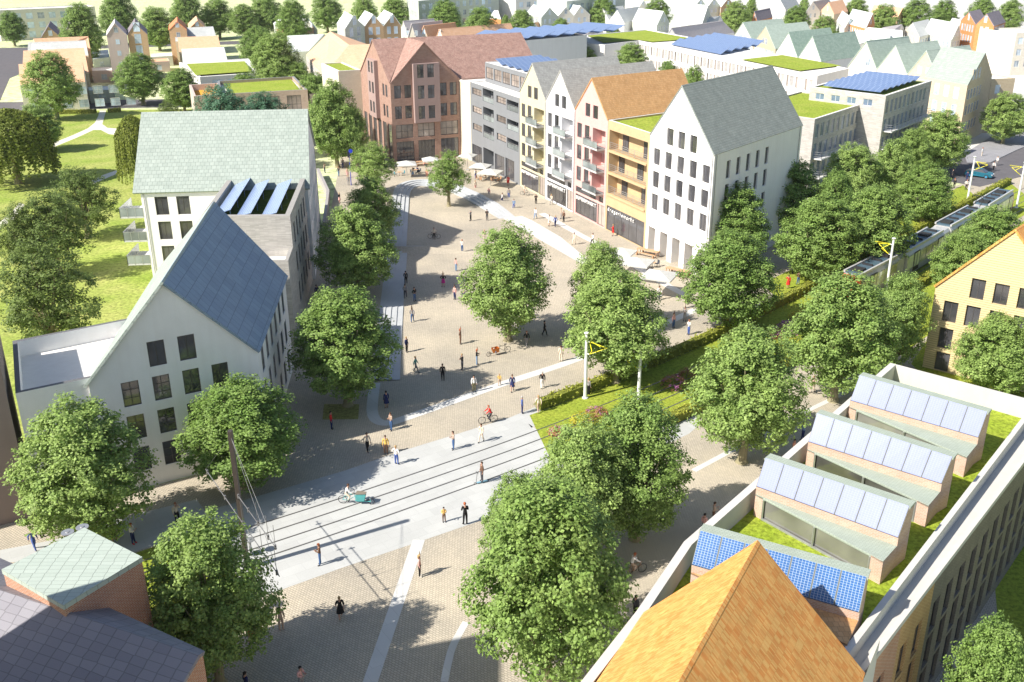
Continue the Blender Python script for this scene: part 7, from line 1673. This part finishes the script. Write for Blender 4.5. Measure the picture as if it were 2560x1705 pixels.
# ================================================================ bicycles
def bike(xy, rz, label, col, name='bicycle', cat='bicycle', cargo=None, kid=False):
    th = thing(name, label, cat, (xy[0], xy[1], 0)); c, s = cos(rz), sin(rz)
    def X(p): return Vector((xy[0]+p[0]*c-p[1]*s, xy[1]+p[0]*s+p[1]*c, p[2]))
    ext = 1.05 if cargo else 0; rw = .34; fx = .55+ext; fr_ = rw*(.75 if cargo else 1)
    for x, r in ((-.55, rw), (fx, fr_)):
        m = MB(); m.ring(X((x, 0, r)), (c, s), r-.02, .026, 22, 5); w = m.build('wheel', BLK, th); m = MB()
        for i in range(8): a = i*pi/4; m.beam(X((x, 0, r)), X((x+cos(a)*(r-.03), 0, r+sin(a)*(r-.03))), .008)
        m.tube(X((x, -.04, r)), X((x, .04, r)), .03); sp = m.build('spokes', STEEL, th); sp.parent = w
    m = MB(); bb = X((-.12, 0, .3)); st = X((-.25, 0, .82)); hd = X((.36, 0, .85)); hd2 = X((.40, 0, .66)); rr = X((-.55, 0, rw))
    for a, b in ((bb, st), (bb, hd2), (st, hd), (rr, bb), (rr, st), (hd, hd2)): m.tube(a, b, .022, .022, 6)
    if not cargo: m.tube(hd2, X((fx, 0, fr_)), .02, .02, 6)
    else: m.tube(hd2, X((.45, 0, .3)), .025, .025, 6); m.tube(X((.4, 0, .3)), X((fx-.05, 0, .25)), .03, .03, 6); m.tube(X((fx-.1, 0, .5)), X((fx, 0, fr_)), .02, .02, 6)
    m.build('frame', M_plain('bike_'+col[0], col[1], .35, .5), th)
    m = MB(); t0 = X((.34, 0, .95)); m.tube(hd, t0, .02, .02, 6); m.tube(X((.30, -.27, 1.02)), t0, .016, .016, 6); m.tube(t0, X((.30, .27, 1.02)), .016, .016, 6); m.build('handlebar', BLK, th)
    m = MB(); m.tube(st, X((-.28, 0, .93)), .016, .016, 6); m.box(tuple(X((-.28, 0, .95)).xy)+(.955,), (c, s), .13, .07, .03); m.build('saddle', BLK, th)
    if cargo:
        m = MB(); a = [(.5, -.28), (fx-.35, -.2), (fx-.35, .2), (.5, .28)]; lo = [(.55, -.2), (fx-.5, -.14), (fx-.5, .14), (.55, .2)]
        A = [X((q[0], q[1], .95 if cargo[0] == 'box' else .8)) for q in a]; B = [X((q[0], q[1], .32)) for q in lo]
        for i in range(4): j = (i+1) % 4; m.face([B[i], B[j], A[j], A[i]]); m.face([A[i], A[j], B[j], B[i]])
        m.face(B[::-1])
        if cargo[0] == 'box': m.face([p-Vector((0, 0, .05)) for p in A])
        m.build('cargo_box', M_plain('cargo_'+cargo[0], cargo[1], .5), th)
        if cargo[0] == 'box':
            m = MB(); m.face([p+Vector((0, 0, .02)) for p in A]); m.build('cargo_lid', M_plain('cargo_lid', (.22, .19, .15)), th)
    return th
BK_C = ('black', (.02, .02, .02)); 
def rider(xy, rz, label, top, bot, hair, pose='ride'):
    q = Vector(xy)+Vector((cos(rz), sin(rz)))*(-.28-.02)+Vector((cos(rz), sin(rz)))*.10
    person('N', 0, 0, label, top, bot, pose, hair, rz=math.degrees(rz)+90, xy=tuple(q))
b = g('R5', 645, 100); bike(b, RD(-2)+pi, 'black bicycle held by the person in the pale sweater on the square', BK_C)
person('R5', 645, 106, 'person in a pale sweater holding the black bicycle', 'cream', 'black', 'hips', 'brown', rz=0)
b = g('R5', 1014, 1362); bike(b, RD(18)+pi, 'beige bicycle of the cyclist in red near the paving', ('beige', (.42, .36, .22))); rider(b, RD(18)+pi, 'person in a red jacket with white rucksack riding a beige bicycle', 'red', 'darkgrey', 'ginger')
b = g('U2', 630, 450); bike(b, RD(-28), 'dark bicycle of the cyclist before the yellow shopfront', BK_C); rider(b, RD(-28), 'person in cream riding past the yellow supermarket', 'cream', 'beige', 'grey')
b = g('P2', 2010, 832); bike(b, RD(22), 'brown bicycle between the two big maples and the parapet', ('brown', (.25, .13, .06))); rider(b, RD(22), 'person in a white shirt cycling toward the parapet', 'white', 'beige', 'ginger')
b = g('P2', 70, 352); bike(b, RD(-5), 'turquoise cargo bicycle with a boxy front on the rails', ('turquoise', (.10, .45, .45)), 'cargo_bicycle', 'cargo bicycle', ('box', (.10, .42, .42))); rider(b, RD(-5), 'person in a white shirt riding the turquoise cargo bicycle', 'white', 'cream', 'brown')
b = g('R5', 1095, 890)+Vector((.3, .15)); bike(b, RD(28)+pi, 'orange cargo bicycle parked in the middle of the square', ('dark', (.04, .04, .04)), 'cargo_bicycle', 'cargo bicycle', ('tub', (.66, .20, .03)))
b2 = b+Vector((cos(RD(208)), sin(RD(208))))*.95; person('N', 0, 0, 'small child in white sitting in the orange cargo bicycle', 'white', 'lightjeans', 'sit', 'blond', rz=60, xy=tuple(b2), z=.25, H=.95)
# kick scooter
b = g('P2', 962, 212); th = thing('kick_scooter', 'light blue kick scooter ridden by the dark-clothed person across the rails', 'scooter', (b.x, b.y, 0)); d = dirv(205); LBL = M_plain('scooter_blue', (.25, .48, .60), .4)
m = MB(); c = b+d*-.1; m.box((c.x, c.y, .12), d, .45, .08, .025); m.build('deck', LBL, th); m = MB(); hb_ = b+d*.42; m.tube(V3(hb_, .1), V3(hb_-d*.12, 1.0), .02, .02, 6); n = Vector((-d.y, d.x)); m.tube(V3(hb_-d*.12+n*.25, 1.0), V3(hb_-d*.12-n*.25, 1.0), .016, .016, 6); m.build('handlebar', BLK, th)
for q in (.5, -.58): m = MB(); m.ring(V3(b+d*q, .1), d, .085, .02, 14, 5); m.build('wheel', BLK, th)
person('N', 0, 0, 'person in a dark brown coat riding the light blue kick scooter', 'brown', 'darkgrey', 'stand', 'brown', rz=205+90, xy=tuple(b-d*.08), z=.14)
# ================================================================ cafe furniture
CAN = M_plain('parasol_canvas', (.55, .55, .52), .9, .1); WOOD = M_plain('bench_wood', (.50, .30, .17), .7); CHR = M_plain('dark_chair', (.05, .06, .08), .6); CHT = M_plain('teal_chair', (.05, .22, .28), .6)
def parasol(f, x, y, label, w=1.9, rz=20, z=2.6):
    p = g(f, x, y, z+.3); w = w*.78; th = thing('parasol', label, 'parasol', (p.x, p.y, 0), 'cream cafe parasols'); d = dirv(rz); n = Vector((-d.y, d.x)); m = MB(); c = [p+d*w*a+n*w*b_ for a, b_ in ((-1, -1), (1, -1), (1, 1), (-1, 1))]
    for i in range(4): j = (i+1) % 4; m.face([V3(c[i], z), V3(c[j], z), V3(p, z+.55)]); m.face([V3(c[j], z-.16), V3(c[j], z), V3(c[i], z), V3(c[i], z-.16)]); m.face([V3(c[j], z-.02), V3(c[i], z-.02), V3(p, z+.5)])
    m.build('canopy', CAN, th); m = MB(); m.tube((p.x, p.y, 0), (p.x, p.y, z+.6), .04, .03, 8); m.build('pole', STEEL, th); m = MB(); m.box((p.x, p.y, .05), d, .35, .35, .05); m.build('base', STEEL, th)
parasol('U1', 1370, 400, 'left cream parasol before the red corner house', 2.1, 10); parasol('U1', 1690, 345, 'cream parasol half hidden behind the young maple before the red corner house', 1.8, 10); parasol('U1', 2185, 292, 'cream parasol at the cream brick wall behind the young maple', 1.8, -20)
parasol('U2', 170, 125, 'upper cream parasol before the grey block', 2.0, -20); parasol('U2', 272, 186, 'lower cream parasol before the grey block', 2.2, -20)
parasol('U2', 1640, 1008, 'cream parasol by the ochre house corner, half behind a maple', 1.8, -25); parasol('U3', 70, 410, 'middle cream parasol before the arcade house', 2.1, -25); parasol('U3', 320, 560, 'nearest cream parasol before the arcade house', 2.3, -25)
def table(f, x, y, label, long=False, rz=-25, z=0):
    p = g(f, x, y); d = dirv(rz); n = Vector((-d.y, d.x)); th = thing('cafe_table' if not long else 'wooden_table', label, 'table', (p.x, p.y, 0), None); m = MB()
    if long:
        m.box((p.x, p.y, .74), d, 1.6, .42, .03); m.build('table_top', WOOD, th)
        for a in (-1.4, 1.4):
            for b_ in (-.34, .34): q = p+d*a+n*b_; m = MB(); m.beam((q.x, q.y, 0), (q.x, q.y, .71), .09); m.build('leg', WOOD, th)
    else:
        m.tube((p.x, p.y, .72), (p.x, p.y, .75), .42, .42, 18); m.build('table_top', WOOD, th); m = MB(); m.tube((p.x, p.y, .03), (p.x, p.y, .72), .03); m.tube((p.x, p.y, 0), (p.x, p.y, .03), .22, .22, 12); m.build('stand', BLK, th)
    return p, d, n
CHI = {}
def chair(p, rz, label, mat, cnm):
    if cnm not in CHI:
        th = thing('cafe_chair', label, 'chair', (0, 0, 0)); m = MB(); m.box((0, 0, .45), (1, 0), .22, .22, .025); m.build('seat', mat, th); m = MB(); m.box((0, .21, .70), (1, 0), .21, .02, .2); m.build('backrest', mat, th)
        for a in (-.19, .19):
            for b_ in (-.19, .19): m = MB(); m.beam((a, b_, 0), (a, b_, .43 if b_ < 0 else .6), .03); m.build('leg', BLK, th)
        CHI[cnm] = th; r = th; r.location = (p.x, p.y, 0); r.rotation_euler.z = rz
    else: r = copy_tree(CHI[cnm], (p.x, p.y, 0), rz, label)
    r['group'] = 'cafe chairs'; return r
k = 0
for f, x, y, nc, lab, mat, cn in (('U1', 1280, 590, 2, 'at the curved steps', CHT, 'teal'), ('U1', 1495, 560, 4, 'under the left parasol of the red house', CHR, 'dark'), ('U2', 255, 262, 4, 'under the lower parasol of the grey block', WOOD, 'wood'), ('U2', 330, 310, 4, 'nearest the red dress by the grey block', WOOD, 'wood'), ('U2', 175, 300, 3, 'in front of the grey block parasols', WOOD, 'wood'), ('U3', 232, 505, 2, 'beside the middle parasol of the arcade house', CHR, 'dark')):
    p, d, n = table(f, x, y, 'small round cafe table '+lab)
    for i in range(nc):
        a = i*2*pi/nc+.5; q = p+Vector((cos(a), sin(a)))*.75; w_ = ('facing east', 'facing north', 'facing west', 'facing south')[i % 4]
        chair(q, a-pi/2, {'teal': 'teal', 'dark': 'dark', 'wood': 'wooden'}[cn]+' cafe chair at the round table '+lab, mat, cn)
for f, x, y, lab, rz in (('U1', 1385, 460, 'left of two before the red house', 20), ('U1', 1590, 445, 'right of two before the red house', 20), ('U3', 185, 362, 'long wooden table at the first arcade pillar', -40), ('U3', 525, 590, 'long wooden table at the last arcade pillar', -40)):
    lab2 = lab if lab.startswith('long') else 'long wooden table, '+lab
    p, d, n = table(f, x, y, lab2, True, rz)
    for s_, w_ in ((-1, 'near'), (1, 'far')):
        q = p+n*s_*.75; th = thing('bench', 'bench, '+w_+' side of '+lab2.replace('long wooden table, ', 'long table '), 'bench', (q.x, q.y, 0), 'wooden benches'); m = MB(); m.box((q.x, q.y, .44), d, 1.5, .16, .025); m.build('seat', WOOD, th)
        for a in (-1.25, 1.25): c = q+d*a; m = MB(); m.box((c.x, c.y, .21), d, .04, .14, .21); m.build('leg', WOOD, th)
for f, x, y, lab, top in (('U1', 1610, 470, 'person in salmon sitting at the right long table before the red house', 'salmon'), ('U1', 1520, 545, 'person in navy sitting under the left parasol', 'navy'), ('U2', 300, 245, 'person in red sitting under the lower parasol', 'red')):
    person(f, x, y, lab, top, 'navy', 'sit', 'brown', rz=120)

hm = bpy.data.materials.new('haze'); hm.use_nodes = True; t = hm.node_tree; t.nodes.remove(t.nodes['Principled BSDF']); v = t.nodes.new('ShaderNodeVolumePrincipled'); v.inputs['Color'].default_value = (1, .99, .97, 1); v.inputs['Density'].default_value = .00007; v.inputs['Anisotropy'].default_value = .2
t.links.new(v.outputs[0], t.nodes['Material Output'].inputs['Volume'])
m = MB(); m.poly_prism([(-900, -120), (900, -120), (900, 1500), (-900, 1500)], -1.0, 41.5, True, True); o = m.build('haze', hm); o['kind'] = 'stuff'
